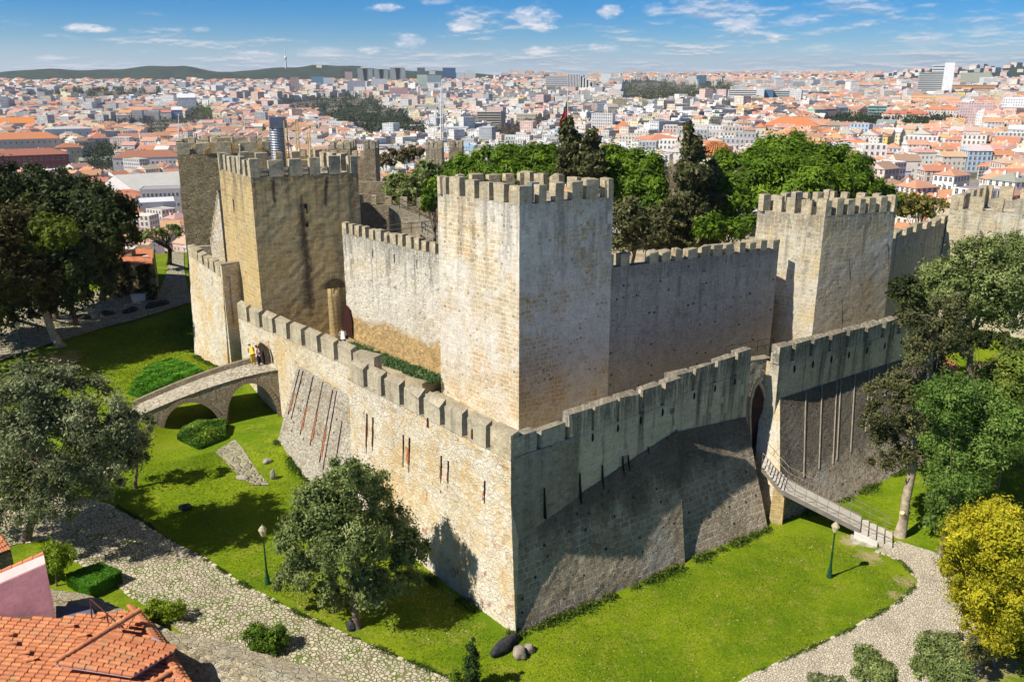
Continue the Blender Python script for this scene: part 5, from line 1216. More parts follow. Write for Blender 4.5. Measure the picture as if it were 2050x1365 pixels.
# right hand side
def rt_(label, px, py, blobs, lm, Y, n, size=.2, r0=.2, name='broadleaf_tree', nc=110, bark=BARK, forks=None, z0=None, **kw):
    b = PY(px, py, Y); b = V3(b.x, b.y, G(b.x, b.y) if z0 is None else z0)
    return tree(name, label, 'tree', b, [pblob(x, y, rx, ry, Y+random.uniform(-1.5, 1.5)) for x, y, rx, ry in [(x, y, rx*.88, ry*.88) for x, y, rx, ry in blobs]], lm, bark, size, nc, n, r0, forks=forks, **kw)
rt_('grey green feathery tree in front of the far right tower', 1960, 660, [(1960, 520, 60, 40), (2020, 510, 50, 40), (1930, 560, 60, 40), (2000, 570, 60, 50), (1870, 560, 40, 40), (1900, 600, 50, 40), (1960, 620, 60, 40), (2030, 620, 60, 50), (1840, 600, 30, 34)], L_OLIVE, 66, 64000, .19, .3, nc=260)
rt_('dark green bush at the foot of the shaded right tower', 1850, 640, [(1815, 590, 30, 40), (1830, 630, 34, 30), (1870, 640, 30, 26)], L_DARK, 64, 9000, .22)
cb_ = PG(1800, 1072); yb = cb_.y
tree('tall_conifer', 'tall ragged conifer with a bare lopped trunk beside the footbridge steps', 'tree', cb_, [pblob(x, y, rx, ry, yb+random.uniform(-.6, .8)) for x, y, rx, ry in ((1890, 610, 34, 26), (1830, 640, 26, 22), (1870, 670, 44, 32), (1910, 660, 30, 24), (1840, 720, 30, 26), (1880, 740, 30, 22), (1790, 780, 50, 26), (1830, 800, 44, 30), (1770, 820, 34, 22), (1850, 850, 30, 34), (1800, 870, 44, 30), (1770, 890, 28, 24), (1830, 910, 34, 22), (1762, 930, 26, 16), (1800, 930, 24, 16), (1850, 690, 34, 24), (1905, 700, 30, 26), (1865, 800, 34, 28), (1820, 760, 40, 24), (1830, 850, 36, 24), (1760, 850, 34, 22))], L_CONI, BARKP, .13, 200, 52000, .30,
     forks=[PY(1822, 960, yb), PY(1832, 880, yb), PY(1850, 780, yb), PY(1868, 690, yb), PY(1885, 620, yb)], nbr=20, cr=.40)
st = MB(); p0, p1 = PY(1810, 1040, yb-.25), PY(1806, 1026, yb-.5)
st.tube([p0, p1], [.16, .15], 8); tag(st.build('cut_stub', plain('cut_wood', (.62, .47, .28), .8, .15), bpy.data.objects['tall_conifer']))
rt_('fresh green leafy shrub mass right of the tall conifer', 1900, 1000, [(1895, 800, 50, 50), (1940, 820, 60, 60), (1900, 880, 60, 55), (1960, 900, 60, 50), (1895, 950, 40, 50), (1930, 960, 50, 40), (2000, 860, 50, 60), (1888, 1000, 34, 40), (1890, 1040, 34, 34)], L_GRN, 46, 90000, .13, .15, nc=380)
rt_('yellowish green bushes along the right edge above the yellow bush', 2010, 900, [(2010, 790, 50, 50), (2040, 740, 40, 40), (1985, 760, 36, 30), (2045, 850, 40, 60), (2035, 930, 34, 40)], leafmat('spring_leaf', (.08, .12, .02), (.20, .26, .04), (.34, .36, .07), .3), 49, 26000, .15, .1)
rt_('large golden yellow bush filling the lower right edge', 1990, 1330, [(1990, 1040, 60, 34), (1950, 1080, 60, 50), (2020, 1100, 60, 70), (1930, 1140, 40, 40), (1975, 1170, 60, 60), (2040, 1200, 50, 80), (1960, 1240, 44, 36), (1985, 1290, 34, 30), (2040, 1300, 44, 50), (1920, 1070, 26, 26), (2010, 1250, 50, 50), (1960, 1190, 50, 40), (2000, 1040, 50, 40), (1950, 1300, 30, 24)], L_YEL, 35.5, 90000, .11, .12, name='yellow_bush', nc=420)
rt_('loose olive shrub at the bottom right beside the pale path', 1885, 1400, [(1880, 1300, 40, 34), (1900, 1345, 44, 34), (1850, 1335, 24, 24)], L_OLIVE, 31, 26000, .09, .05, name='olive_shrub', nc=140)
rt_('pair of small olive shrubs on the pale path at the bottom edge', 1755, 1400, [(1735, 1318, 24, 24), (1765, 1345, 28, 24), (1720, 1350, 16, 12)], L_OLIVE, 31, 16000, .09, .05, name='olive_shrub', nc=90)
rt_('low grey shrub at the bottom edge left of the small olives', 1640, 1400, [(1640, 1360, 26, 10), (1675, 1362, 22, 10)], L_OLIVE2, 31, 4000, .1, .04, name='olive_shrub', nc=30)
rt_('dark bare twigs beneath the yellow bush', 1940, 1330, [(1930, 1290, 26, 24), (1955, 1310, 20, 16)], L_CONI, 34, 3000, .1, .04, name='shrub', nc=20)
rt_('grey leafy shrub on the slope beside the red tiled roof', 1900, 760, [(1935, 680, 40, 22), (1990, 680, 34, 20), (2035, 700, 30, 26)], L_DARK, 58, 9000, .2, .08, name='shrub', nc=40)
# clipped tiled roof on the right slope
ra_, rb_ = P(1890, 760, 3.4), P(2045, 696, 3.4); 
e = empty('lean_to_roof', (ra_.x, ra_.y, 1), 'low orange tiled roof half hidden by the bushes at right', 'roof')
M_TC = NT('terracotta_far'); pos = M_TC.obj(); M_TC.color(M_TC.mix(M_TC.noise(pos, 1.2, 5), (.58, .23, .09), (.38, .15, .07))); uvn = M_TC.uv(); wv_ = M_TC.n('ShaderNodeTexWave'); M_TC.put(wv_.inputs[0], uvn); wv_.inputs['Scale'].default_value = 1.3; M_TC.bump(wv_.outputs[1], .8, .1); M_TC = M_TC.m
rc, rd = P(1960, 735, 3.9), P(2050, 690, 3.9)
d_ = (rb_-ra_).normalized(); pn_ = V3(-d_.y, d_.x, 0)
MB().hexa([ra_-UP*.15, rb_-UP*.15, rb_+pn_*2.6+UP*.35, ra_+pn_*2.6+UP*.35], [ra_, rb_, rb_+pn_*2.6+UP*.5, ra_+pn_*2.6+UP*.5]).build('tiled_roof', M_TC, e)
for i in range(26):
    p = ra_.lerp(rb_, i/26)-pn_*.18-UP*.05; MB().tube([p, p+pn_*.5+UP*.06], .07, 6).build('eave_tile', M_TC, e)
wl_ = [V3(p.x, p.y, -.2) for p in (ra_+pn_*.3, rb_+pn_*.3, rb_+pn_*2.4, ra_+pn_*2.4)]; MB().hexa(wl_, [up(p, 3.3) for p in wl_]).build('wall', S_RUB, e)
# ------------------------------------------------------------------ street lamps, rocks, people, garden wall, house
M_GRNI = plain('green_iron', (.015, .07, .035), .45, .15, 3, .2); M_LGL = plain('lantern_glass', (.62, .54, .34), .25, .1, 2, 0, spec=.5); M_LRF = plain('lantern_cap', (.40, .36, .24), .5, .1)
def lamp(px, py, label, h=3.6, dark=False):
    b = PG(px, py); e = empty('street_lamp', b, label, 'street lamp', 'cast iron garden lamps')
    pr = [(.17, -.1), (.17, .12), (.12, .2), (.14, .45), (.10, .55), (.075, .75), (.09, .8), (.065, .9), (.055, 1.6), (.075, 1.65), (.05, 1.72), (.04, h-.75), (.07, h-.7), (.05, h-.62)]
    MB().lathe((b.x, b.y, b.z), pr, 10).build('post', M_GRNI, e, smooth=True)
    k = MB().lathe((b.x, b.y, b.z+h-.64), [(.07, 0), (.12, .08), (.21, .36), (.22, .42)], 8).build('lantern', M_LGL, e)
    MB().lathe((b.x, b.y, b.z+h-.22), [(.25, 0), (.22, .05), (.12, .2), (.03, .27), (.03, .33), (.01, .36)], 8).build('cap', M_LRF, k)
lamp(536, 1168, 'green street lamp with a yellowish lantern between the cobbled path and the olive tree', 3.75)
lamp(1660, 1155, 'green street lamp on the right lawn casting a long shadow', 3.6)
lamp(48, 722, 'distant street lamp in the shade beside the left lane', 3.6)
def rock(name, label, px, py, size, mat, rz=0, z=0, seed=1, tilt=0, cat='rock'):
    me = bpy.data.meshes.new(name); import bmesh
    bm = bmesh.new(); bmesh.ops.create_icosphere(bm, subdivisions=3, radius=1)
    for v in bm.verts:
        d = noise.noise(v.co*1.3+V3(seed, 0, 0))*.32+noise.noise(v.co*4+V3(0, seed, 0))*.08; v.co = V3(v.co.x*size[0], v.co.y*size[1], v.co.z*size[2])*(1+d)
    bm.to_mesh(me); bm.free(); me.materials.append(mat)
    for p in me.polygons: p.use_smooth = True
    o = bpy.data.objects.new(name, me); COL.objects.link(o); p = PG(px, py); o.location = (p.x, p.y, p.z+z); o.rotation_euler = (0, tilt, rz); return tag(o, label, cat)
M_RKD = plain('rock_dark', (.035, .035, .038), .8, .4, 4, bump=.03); M_RK = plain('rock_brown', (.27, .23, .18), .9, .3, 3, bump=.03); M_RKG = plain('rock_grey', (.30, .27, .22), .95, .3, 4, bump=.04)
rock('long_rock', 'long black rock leaning at the foot of the wall corner', 1008, 1298, (.35, 1.0, .38), M_RKD, -.75, .2, 2)
rock('boulder', 'larger smooth brown boulder by the wall corner', 1040, 1312, (.34, .42, .34), M_RK, .5, .2, 5)
rock('boulder', 'smaller pale brown boulder just right of the larger one', 1060, 1302, (.27, .32, .24), M_RK, .2, .15, 7)
rock('standing_stone', 'short upright grey stone on the lawn below the scarp', 547, 958, (.2, .2, .42), M_RKG, 0, .3, 3)
rock('boulder', 'low weathered stone beside the rough paving', 535, 925, (.35, .25, .2), M_RKG, .4, .1, 9)
rock('boulder', 'flat pale slab at the lower end of the rough paving', 487, 957, (.5, .35, .15), M_RKG, -.5, .06, 11)
rock('tree_stump', 'dark stump at the foot of the central olive tree', 705, 1258, (.3, .3, .35), M_RKD, 0, .2, 13, cat='stump')
for k, (px, py, lab) in enumerate(((165, 640, 'leftmost dark boulder along the shaded lane'), (215, 632, 'second dark boulder from the left along the shaded lane'), (262, 626, 'dark boulder at the middle of the lane edge'), (308, 616, 'largest dark boulder by the lane near the vine covered building'), (326, 612, 'dark boulder at the right end of the lane edge row'))):
    o = rock('boulder', lab, px, py, (.9, .6, .45), M_RKD, .3*k, .15, 20+k); o['group'] = 'dark boulders along the shaded lane'
rock('fallen_stone', 'broken stone block lying on the sunlit edge of the left lawn', 145, 737, (.5, .25, .25), M_RKG, -.6, .1, 31)
rock('boulder', 'small dark stone in the tree shadow on the left lawn', 372, 1018, (.4, .3, .3), M_RKD, 0, .1, 33)
# people: one continuous skinned body each
def person(base, label, joints, radii, edges, mat, extra):
    e = empty('person', base, label, 'person'); me = bpy.data.meshes.new('body'); me.from_pydata([tuple(j) for j in joints], edges, [])
    o = bpy.data.objects.new('body', me); COL.objects.link(o); o.parent = e
    sk = o.modifiers.new('skin', 'SKIN'); me.skin_vertices or None
    sv = me.skin_vertices[0].data if len(me.skin_vertices) else None
    if sv is None:
        bpy.context.view_layer.objects.active = o; o.select_set(True); bpy.ops.mesh.customdata_skin_add() if hasattr(bpy.ops.mesh, 'customdata_skin_add') else None; sv = me.skin_vertices[0].data
    for i, r in enumerate(radii): sv[i].radius = (r, r); sv[i].use_root = (i == 0)
    ss = o.modifiers.new('sub', 'SUBSURF'); ss.levels = 1; ss.render_levels = 2; me.materials.append(mat)
    for nm, b, m in extra: b.build(nm, m, e, world=False, smooth=True)
    return e
SKIN = plain('skin', (.50, .30, .21), .6, .05)
def human(base, label, top, trousers, lean=0.0, rz=0.0, arm=.0):
    c, s = math.cos(rz), math.sin(rz)
    def q(x, y, z):
        if z > .9: x += lean*(z-.9); z = .9+(z-.9)*math.cos(lean*.8)
        return (x*c-y*s, x*s+y*c, z)
    J = [q(0, 0, .95), q(0, 0, 1.2), q(0, 0, 1.42), q(0, 0, 1.5), q(0.01, 0, 1.6), q(.02, 0, 1.7), q(0, .18, 1.42), q(.05+arm*.2, .24, 1.15), q(.2+arm*.3, .2, .95), q(0, -.18, 1.42), q(.05+arm*.2, -.24, 1.15), q(.2+arm*.3, -.2, .95), q(0, .1, .9), q(.03, .11, .5), q(-.02, .12, .08), q(.1, .12, .04), q(0, -.1, .9), q(.03, -.11, .5), q(-.02, -.12, .08), q(.1, -.12, .04)]
    R = [.14, .15, .13, .055, .095, .085, .07, .045, .035, .07, .045, .035, .1, .065, .045, .04, .1, .065, .045, .04]
    E = [(0, 1), (1, 2), (2, 3), (3, 4), (4, 5), (2, 6), (6, 7), (7, 8), (2, 9), (9, 10), (10, 11), (0, 12), (12, 13), (13, 14), (14, 15), (0, 16), (16, 17), (17, 18), (18, 19)]
    hd = q(.02, 0, 1.66); hair = MB().lathe((hd[0]-.01, hd[1], hd[2]-.03), [(.105, 0), (.11, .06), (.08, .12), (.01, .145)], 10)
    coat = MB(); 
    for z0, z1, r0, r1 in ((.86, 1.18, .19, .165), (1.18, 1.46, .17, .14)):
        a, b = q(0, 0, z0), q(0, 0, z1); coat.tube([a, b], [r0, r1], 12)
    arms = MB()
    for sgn in (1, -1): arms.tube([q(0, .18*sgn, 1.42), q(.05+arm*.2, .24*sgn, 1.15), q(.16+arm*.25, .21*sgn, 1.0)], [.08, .06, .05], 8)
    legs = MB()
    for sgn in (1, -1): legs.tube([q(0, .1*sgn, .92), q(.03, .11*sgn, .5), q(-.02, .12*sgn, .1)], [.115, .08, .065], 8)
    return person(base, label, J, R, E, SKIN, [('hair', hair, plain('hair', (.06, .035, .02), .7) if 'hair' not in bpy.data.materials else bpy.data.materials['hair']), ('jacket', coat, top), ('sleeves', arms, top), ('trousers', legs, trousers)])
YJ = plain('yellow_coat', (.75, .48, .02), .8, .1); WJ = plain('white_shirt', (.8, .8, .8), .8, .05); DK = plain('dark_cloth', (.03, .03, .05), .9, .1); PKC = plain('pale_pink_cloth', (.7, .5, .5), .9, .1)
t_ = .83; bp = n1.lerp(n0, t_)+bn*(bw*.74); bp.z = deckz(t_)+.03
human(bp, 'person in a yellow coat leaning over the bridge parapet beside the postern', YJ, YJ, .75, 2.2, .5)
bp2 = n1.lerp(n0, .87)+bn*(bw*.55); bp2.z = deckz(.87)+.03
human(bp2, 'small person in pale clothes standing on the bridge right of the yellow coat', PKC, DK, .1, 3.3)
pp = P(688, 700, 8.4); human(pp, 'person in a white shirt behind the left battlement near the round turret', WJ, DK, .1, 2.0)
# ---- garden wall at the bottom ----
S_GARD = stone('garden_rubble', (.68, .60, .42), (.50, .43, .29), (.70, .63, .48), (.74, .69, .56), .3, (.4, .25), 1.0, .1, None, .45, lichen=.6, bumpd=.1)
wp = [(98, 1178), (180, 1190), (285, 1236), (340, 1262), (450, 1286), (560, 1318), (700, 1364), (860, 1425)]
e = empty('garden_wall', P(98, 1178, 2.4), 'thick lichened rubble wall along the path at the bottom left', 'wall'); mb = MB()
top = [P(x, y, 2.5-.0012*(x-98)) for x, y in wp]; vs_f = []
for i, p in enumerate(top):
    a = top[max(0, i-1)]; b = top[min(len(top)-1, i+1)]; d = (b-a).normalized(); n_ = V3(d.y, -d.x, 0).normalized(); n_ = n_ if n_.y < 0 else -n_; vs_f.append(p+n_*.75)
for i in range(len(top)-1):
    mb.grid(vs_f[i], vs_f[i+1], top[i+1], top[i], .2); mb.grid(up(vs_f[i], -.6)-V3(.1, .12, 0), up(vs_f[i+1], -.6)-V3(.1, .12, 0), vs_f[i+1], vs_f[i], .3); mb.grid(up(top[i], -.3), up(top[i+1], -.3), top[i+1], top[i], .4)
mb.build('wall', S_GARD, e, rough=.12)
# ---- house with tiled roofs, lower left ----
nT_ = NT('roof_tile'); gi = nT_.n('ShaderNodeNewGeometry'); rp = gi.outputs['Random Per Island']; pos = gi.outputs['Position']
cT1 = nT_.mix(rp, (.50, .17, .075), (.66, .27, .12)); cT1 = nT_.mix(nT_.ramp(nT_.noise(pos, 2.2, 5, .6), .4, .7, 0, .5), cT1, (.34, .12, .07)); cT1 = nT_.mix(nT_.ramp(nT_.noise(nT_.vadd(pos, (5, 2, 8)), 1.1, 7, .75), .52, .64, 0, .55), cT1, (.30, .22, .12)); cT1 = nT_.mix(nT_.ramp(nT_.noise(pos, 9, 4, .7), .55, .75, 0, .5), cT1, (.22, .12, .08))
nT_.color(cT1); nT_.b.inputs['Roughness'].default_value = .7; nT_.bump(nT_.noise(pos, 30, 3), .3, .01); M_TILE = nT_.m
M_PINK = plain('pink_render', (.58, .29, .31), .9, .16, .9, bump=.02); M_PINKW = plain('pale_pink_render', (.60, .43, .42), .9, .06); M_UND = plain('roof_underlay', (.16, .07, .05), .95, .2)
def barrel(mb, a, b, upv, r, arc=5, th=.014, up_end=.03):
    """one half-round clay tile from a (high) to b (low)"""
    d = (b-a).normalized(); s_ = d.cross(upv).normalized(); n_ = s_.cross(d).normalized(); vs = []
    for q, rr, lift in ((a, r*.90, 0.0), (b, r*1.05, up_end*.6)):
        for k in range(arc+1): t = math.pi*k/arc; vs.append(q+s_*math.cos(t)*rr+n_*(math.sin(t)*rr*.95+lift))
    for q, rr, lift in ((b, r*.92, up_end*.6),):
        for k in range(arc+1): t = math.pi*k/arc; vs.append(q+s_*math.cos(t)*rr+n_*(math.sin(t)*rr*.95+lift-.004))
    m = arc+1; mb.add(vs, [(k, k+1, m+k+1, m+k) for k in range(arc)]+[(m+k, m+k+1, 2*m+k+1, 2*m+k) for k in range(arc)])
hz = 2.9; hp0 = P(112, 1236, hz); kx = .12
def rz_(x, y): return hz-kx*(x-hp0.x)-.04*(y-hp0.y)
def onroof(px, py):
    r = ray(px, py); nn = V3(kx, .04, 1); t = nn.dot(V3(hp0.x, hp0.y, hz)-V3(0, 0, CH))/nn.dot(r); return V3(0, 0, CH)+r*t
house = empty('tiled_house', (hp0.x, hp0.y, 0), 'pink rendered house with terracotta barrel tile roofs in the lower left corner', 'house')
poly = [(-140, 1232), (112, 1236), (190, 1226), (272, 1222), (300, 1255), (330, 1300), (372, 1365), (420, 1450), (-140, 1560)]
mb = MB(); dsl = V3(1, 0, -kx).normalized(); pw, plen = .29, .45; cx = [onroof(*p) for p in poly]; x0 = min(p.x for p in cx); x1 = max(p.x for p in cx); y0_ = min(p.y for p in cx); y1_ = max(p.y for p in cx); nrm_ = V3(kx, .04, 1).normalized()
und = MB(); und.add([p-nrm_*.03 for p in cx], [tuple(range(len(cx)))]); und.build('roof_base', M_UND, house)
yy = y0_; row = 0
while yy < y1_:
    xx = x0+(row % 2)*.0
    while xx < x1:
        a = V3(xx, yy+random.uniform(-.008, .008), 0); a.z = rz_(a.x, a.y); q = proj(a.x+plen/2, a.y, a.z)
        if inside(q[0], q[1], poly):
            b = a+dsl*(plen+.05); b.z = rz_(b.x, b.y); sk = random.uniform(-.012, .012); b.y += sk; barrel(mb, a, b, V3(0, 0, 1), .12)
        xx += plen
    yy += pw; row += 1
for px, py in ((130, 1258), (155, 1277), (15, 1293), (40, 1312), (48, 1326), (8, 1275)):      # loose lifted tiles
    a = onroof(px, py)+V3(0, 0, .12); barrel(mb, a, a+V3(.42, .12, -.02), V3(0, 0, 1), .11)
mb.build('tile_roof', M_TILE, house)
MB().hexa([up(p, -.5) for p in (cx[1], cx[4], cx[7], cx[8])], [p-nrm_*.12 for p in (cx[1], cx[4], cx[7], cx[8])]).build('wall', M_PINK, house)
# diagonal verge of larger tiles along the right edge
mb = MB(); vg = [onroof(*p) for p in ((272, 1222), (300, 1255), (330, 1300), (372, 1365))]
for a, b in zip(vg[:-1], vg[1:]):
    L = (b-a).length; k = max(1, round(L/.24)); dd = (b-a).normalized()
    for i in range(k):
        p = a.lerp(b, (i+.5)/k); o = V3(.75, -.25, -.28).normalized(); barrel(mb, p-o*.55+UP*.1, p-o*.1+UP*.09, UP, .12); barrel(mb, p-o*.14+UP*.09, p+o*.3+UP*.02, UP, .12)
mb.build('verge_tiles', M_TILE, house)
# dormer
DA, DB, DC, DD = P(113, 1330, 3.35), P(221, 1270, 3.7), P(262, 1353, 2.85), P(350, 1300, 2.75)
def tile_cols(mb, A_, B_, C_, D_, n_, L_t, r):
    nn = (B_-A_).cross(C_-A_).normalized(); nn = nn if nn.z > 0 else -nn
    for i in range(n_):
        t = (i+.5)/n_; a, b = A_.lerp(B_, t), C_.lerp(D_, t); L = (b-a).length; k = max(1, round(L/L_t))
        for j in range(k): barrel(mb, a.lerp(b, j/k), a.lerp(b, (j+1.12)/k), nn, r, 7, up_end=.045)
mb = MB(); tile_cols(mb, DA, DB, DC, DD, 9, .52, .125); mb.build('dormer_roof', M_TILE, house)
MB().hexa([p-UP*.1 for p in (DA, DB, DD, DC)], [p-UP*.02 for p in (DA, DB, DD, DC)]).build('dormer_deck', M_PINKW, house)
def ridge(name, pts, r=.12, L_t=.45):
    mb = MB()
    for a, b in zip(pts[:-1], pts[1:]):
        k = max(1, round((b-a).length/L_t))
        for j in range(k): barrel(mb, a.lerp(b, j/k), a.lerp(b, (j+1.1)/k), UP, r, 7, up_end=.03)
    return mb.build(name, M_TILE, house)
R0, R1 = P(279, 1222, 3.4), P(110, 1326, 3.45)
ridge('ridge_tiles', [R1, R0], .13); ridge('hip_tiles', [DB+UP*.06, DD+UP*.08], .15, .5)
MB().tube([DB+UP*.0-V3(0, .1, 0), DD-V3(0, .12, -.02)], .045, 6).build('mortar_line', plain('white_mortar', (.82, .80, .78), .9, .05), house)
MB().tube([R1-V3(-.06, .1, .02), R0-V3(-.06, .1, .02)], .04, 6).build('mortar_line', M_PINKW, house)
# back slope of the dormer
mb = MB(); back = [R1, R0, R0+V3(-.55, .35, -.45), R1+V3(-.55, .35, -.35)]; tile_cols(mb, R0.lerp(R1, .05), R0.lerp(R1, .45), R0.lerp(R1, .05)+V3(-.5, .25, -.38), R0.lerp(R1, .45)+V3(-.5, .25, -.38), 5, .5, .12); mb.build('back_tiles', M_TILE, house)
# dormer wall under the eave
mb = MB(); w0, w1 = DC+V3(.0, .35, -.1), DD+V3(-.25, .28, -.1); mb.hexa([up(w0, 1), up(w1, 1), up(w1, 1)+V3(-1.2, .8, 0), up(w0, 1)+V3(-1.2, .8, 0)], [w0, w1, w1+V3(-1.2, .8, 0), w0+V3(-1.2, .8, 0)]); mb.build('dormer_wall', plain('lilac_render', (.34, .30, .36), .9, .1), house)
MB().tube([up(DD, 1.2)+V3(-.2, -.02, 0), DD+V3(-.2, -.02, -.1)], .04, 6).build('dormer_post', M_RAIL, house)
q0, q1 = P(352, 1337, 2.4), P(292, 1375, 2.4); ridge('ridge_tiles', [q1, q0], .13)
mb = MB(); mb.hexa([up(q0, .8)-V3(.1, .1, 0), up(q1, .8)-V3(.1, .1, 0), up(q1, .8)+V3(.5, -.6, 0), up(q0, .8)+V3(.5, -.6, 0)], [q0-V3(.1, .1, .08), q1-V3(.1, .1, .08), q1+V3(.5, -.6, -.25), q0+V3(.5, -.6, -.25)]); mb.build('side_wall', M_PINKW, house)
# pink gable block
pf0, pf1 = P(-90, 1246, 3.2), P(112, 1233, 2.8); pt0, pt1 = PW(-60, 1195, pf0, pf1), PW(91, 1129, pf0, pf1)
gb = V3(-.80, 1.27, 0)
blk = empty('gable_block', (pf1.x, pf1.y, 0), 'tall pink rendered gable wall with a tiled ridge at the left edge', 'wall')
fr_ = [up(pf0, 0), up(pf1, 0), pt1, pt0]; mb = MB(); mb.hexa(fr_, [p+gb*.9 for p in fr_]); mb.build('wall', M_PINK, blk)
mb = MB(); c0, c1 = pt0+gb*.0, pt1; mb.hexa([c0-UP*.1+gb*.02, c1-UP*.1+gb*.02, c1-UP*.1+gb*.5, c0-UP*.1+gb*.5], [c0+UP*.04+gb*.02, c1+UP*.04+gb*.02, c1+UP*.16+gb*.5, c0+UP*.16+gb*.5]); mb.build('coping', M_PINKW, blk)
mb = MB(); a, b = pt0+gb*.62+UP*.12, pt1+gb*.55+UP*.14
k = 7
for j in range(k): barrel(mb, b.lerp(a, 1-j/k), b.lerp(a, 1-(j+1.1)/k), UP, .12, 7)
mb.build('ridge_tiles', M_TILE, blk)
sl = P(113, 1234, 6.4); MB().hexa([up(P(x, y, 2.7), 0) for x, y in ((112, 1234), (190, 1230), (182, 1212), (112, 1212))], [P(x, y, 2.7) for x, y in ((112, 1234), (190, 1230), (182, 1212), (112, 1212))]).build('lead_flat', plain('lead_sheet', (.12, .13, .18), .5, .2), house)
fe = empty('iron_brace', P(182, 1232, 7), 'thin dark iron brace frame standing on the tiled roof', 'frame')
a, b, c = P(184, 1240, 2.7), P(181, 1198, 4.0), P(245, 1256, 2.6)
for s_, t_ in ((a, b), (b, c), (a.lerp(c, .1), c.lerp(a, .1)), (b.lerp(c, .5), a.lerp(c, .55))): MB().tube([s_, t_], .035, 6).build('bar', plain('red_iron', (.12, .05, .04), .6) if 'red_iron' not in bpy.data.materials else bpy.data.materials['red_iron'], fe)
# neighbouring tiled eave at the left edge
e = empty('ruined_roof', P(10, 1105, 3), 'fragment of an old tiled roof in the shade at the left edge', 'roof'); mb = MB(); A0, B0_, C0, D0 = P(-40, 1070, 3.6), P(-5, 1062, 3.6), P(-10, 1112, 3.0), P(22, 1100, 3.0); tile_cols(mb, A0, B0_, C0, D0, 6, .4, .12); mb.build('tiles', M_TILE, e)
MB().hexa([up(p, -.2) for p in (A0, B0_, D0, C0)], [p-UP*.08 for p in (A0, B0_, D0, C0)]).build('wall', S_RUB, e)
# ---- vine covered building at the end of the lane ----
va, vb = PG(205, 596), PG(318, 603); vd = V3(-3.4, 8.5, 0); vz = va.z-.5; vt = va.z+4.2
vb_ = empty('vine_building', (va.x, va.y, vz), 'low ochre building with a red roof terrace and vines on its shaded front', 'building')
ring = [va, vb, vb+vd, va+vd]
M_VO = stone('ochre_render', (.50, .35, .13), (.40, .28, .12), (.45, .34, .18), (.55, .42, .2), .5, (.5, .3), .6, .3, None, .4)
MB().hexa([up(p, vz) for p in ring], [up(p, vt) for p in ring]).build('wall', M_VO, vb_)
MB().hexa([up(p, vt+.02) for p in ring], [up(p, vt+.12) for p in ring]).build('roof_terrace', plain('red_terrace', (.48, .17, .08), .9, .2), vb_)
for a, b in ((ring[1], ring[2]), (ring[3], ring[2])):
    mb = MB(); mb.hexa([up(a, vt+.12), up(b, vt+.12), up(b, vt+.12)+V3(-.3, .3, 0), up(a, vt+.12)+V3(-.3, .3, 0)], [up(a, vt+.6), up(b, vt+.6), up(b, vt+.6)+V3(-.3, .3, 0), up(a, vt+.6)+V3(-.3, .3, 0)]); mb.build('parapet', S_RUB, vb_, rough=.05)
pc_ = ring[0].lerp(ring[1], .55)+vd*.45; MB().box((pc_.x, pc_.y, vt+.1), (1.1, 1.1, .9)).build('roof_hut', S_RUB, vb_); MB().box((pc_.x, pc_.y, vt+1.0), (1.7, 1.5, .12), .1).build('hut_roof', M_WHT, vb_)
pc_ = ring[0].lerp(ring[1], .85)+vd*.35; MB().box((pc_.x, pc_.y, vt+.1), (.6, .4, .3), .4).build('roof_box', M_WHT, vb_)
Cs = [(tuple(va.lerp(vb, random.uniform(.3, .97))+V3(0, -.15, random.uniform(.3, vt-va.z))), (.5, .22, .5)) for _ in range(60)]
V, T, _ = clumps(Cs, 180, 9000, .22, cr=.7, shell=.3, drop=.25); mesh_np('vine', V, np.arange(len(V)).reshape(-1, 4), L_BRN, vb_, T)
wn = PW(228, 566, va, vb); MB().box((wn.x, wn.y-.08, wn.z-.7), (2.0, .1, 1.5), .05).build('window', BLACK, vb_)
for (p0, p1, lab) in ((( 208, 617), (246, 617), 'metal crowd barrier beside the vine covered building'), ((247, 612), (274, 604), 'low metal barrier leading to the white crate by the vine building')):
    a, b = PG(*p0), PG(*p1); railing('barrier', lab, [a, b], 1.0, .03, M_GREYP, (1.0, .25), 1.0)
c = PG(281, 603); e = empty('crate', c, 'white plastic crate container by the lane below the vines', 'crate'); MB().box((c.x, c.y, c.z), (1.5, 1.0, .8), .1, top=1.05).build('box', M_WHT, e); MB().box((c.x, c.y, c.z+.8), (1.7, 1.15, .12), .1).build('lid', M_WHT, e)
a = PG(224, 612); e = empty('timber_frame', a, 'leaning thin metal frame with a diagonal brace before the dark window', 'frame')
for s_, t_ in ((V3(0, 0, 0), V3(-.1, 0, 3)), (V3(-.1, 0, 3), V3(1.6, 0, 1)), (V3(1.6, 0, 0), V3(1.6, 0, 1)), (V3(-1.3, 0, 0), V3(-1.3, 0, 1.0))): MB().tube([a+s_, a+t_], .05, 5).build('bar', M_GREYP, e)
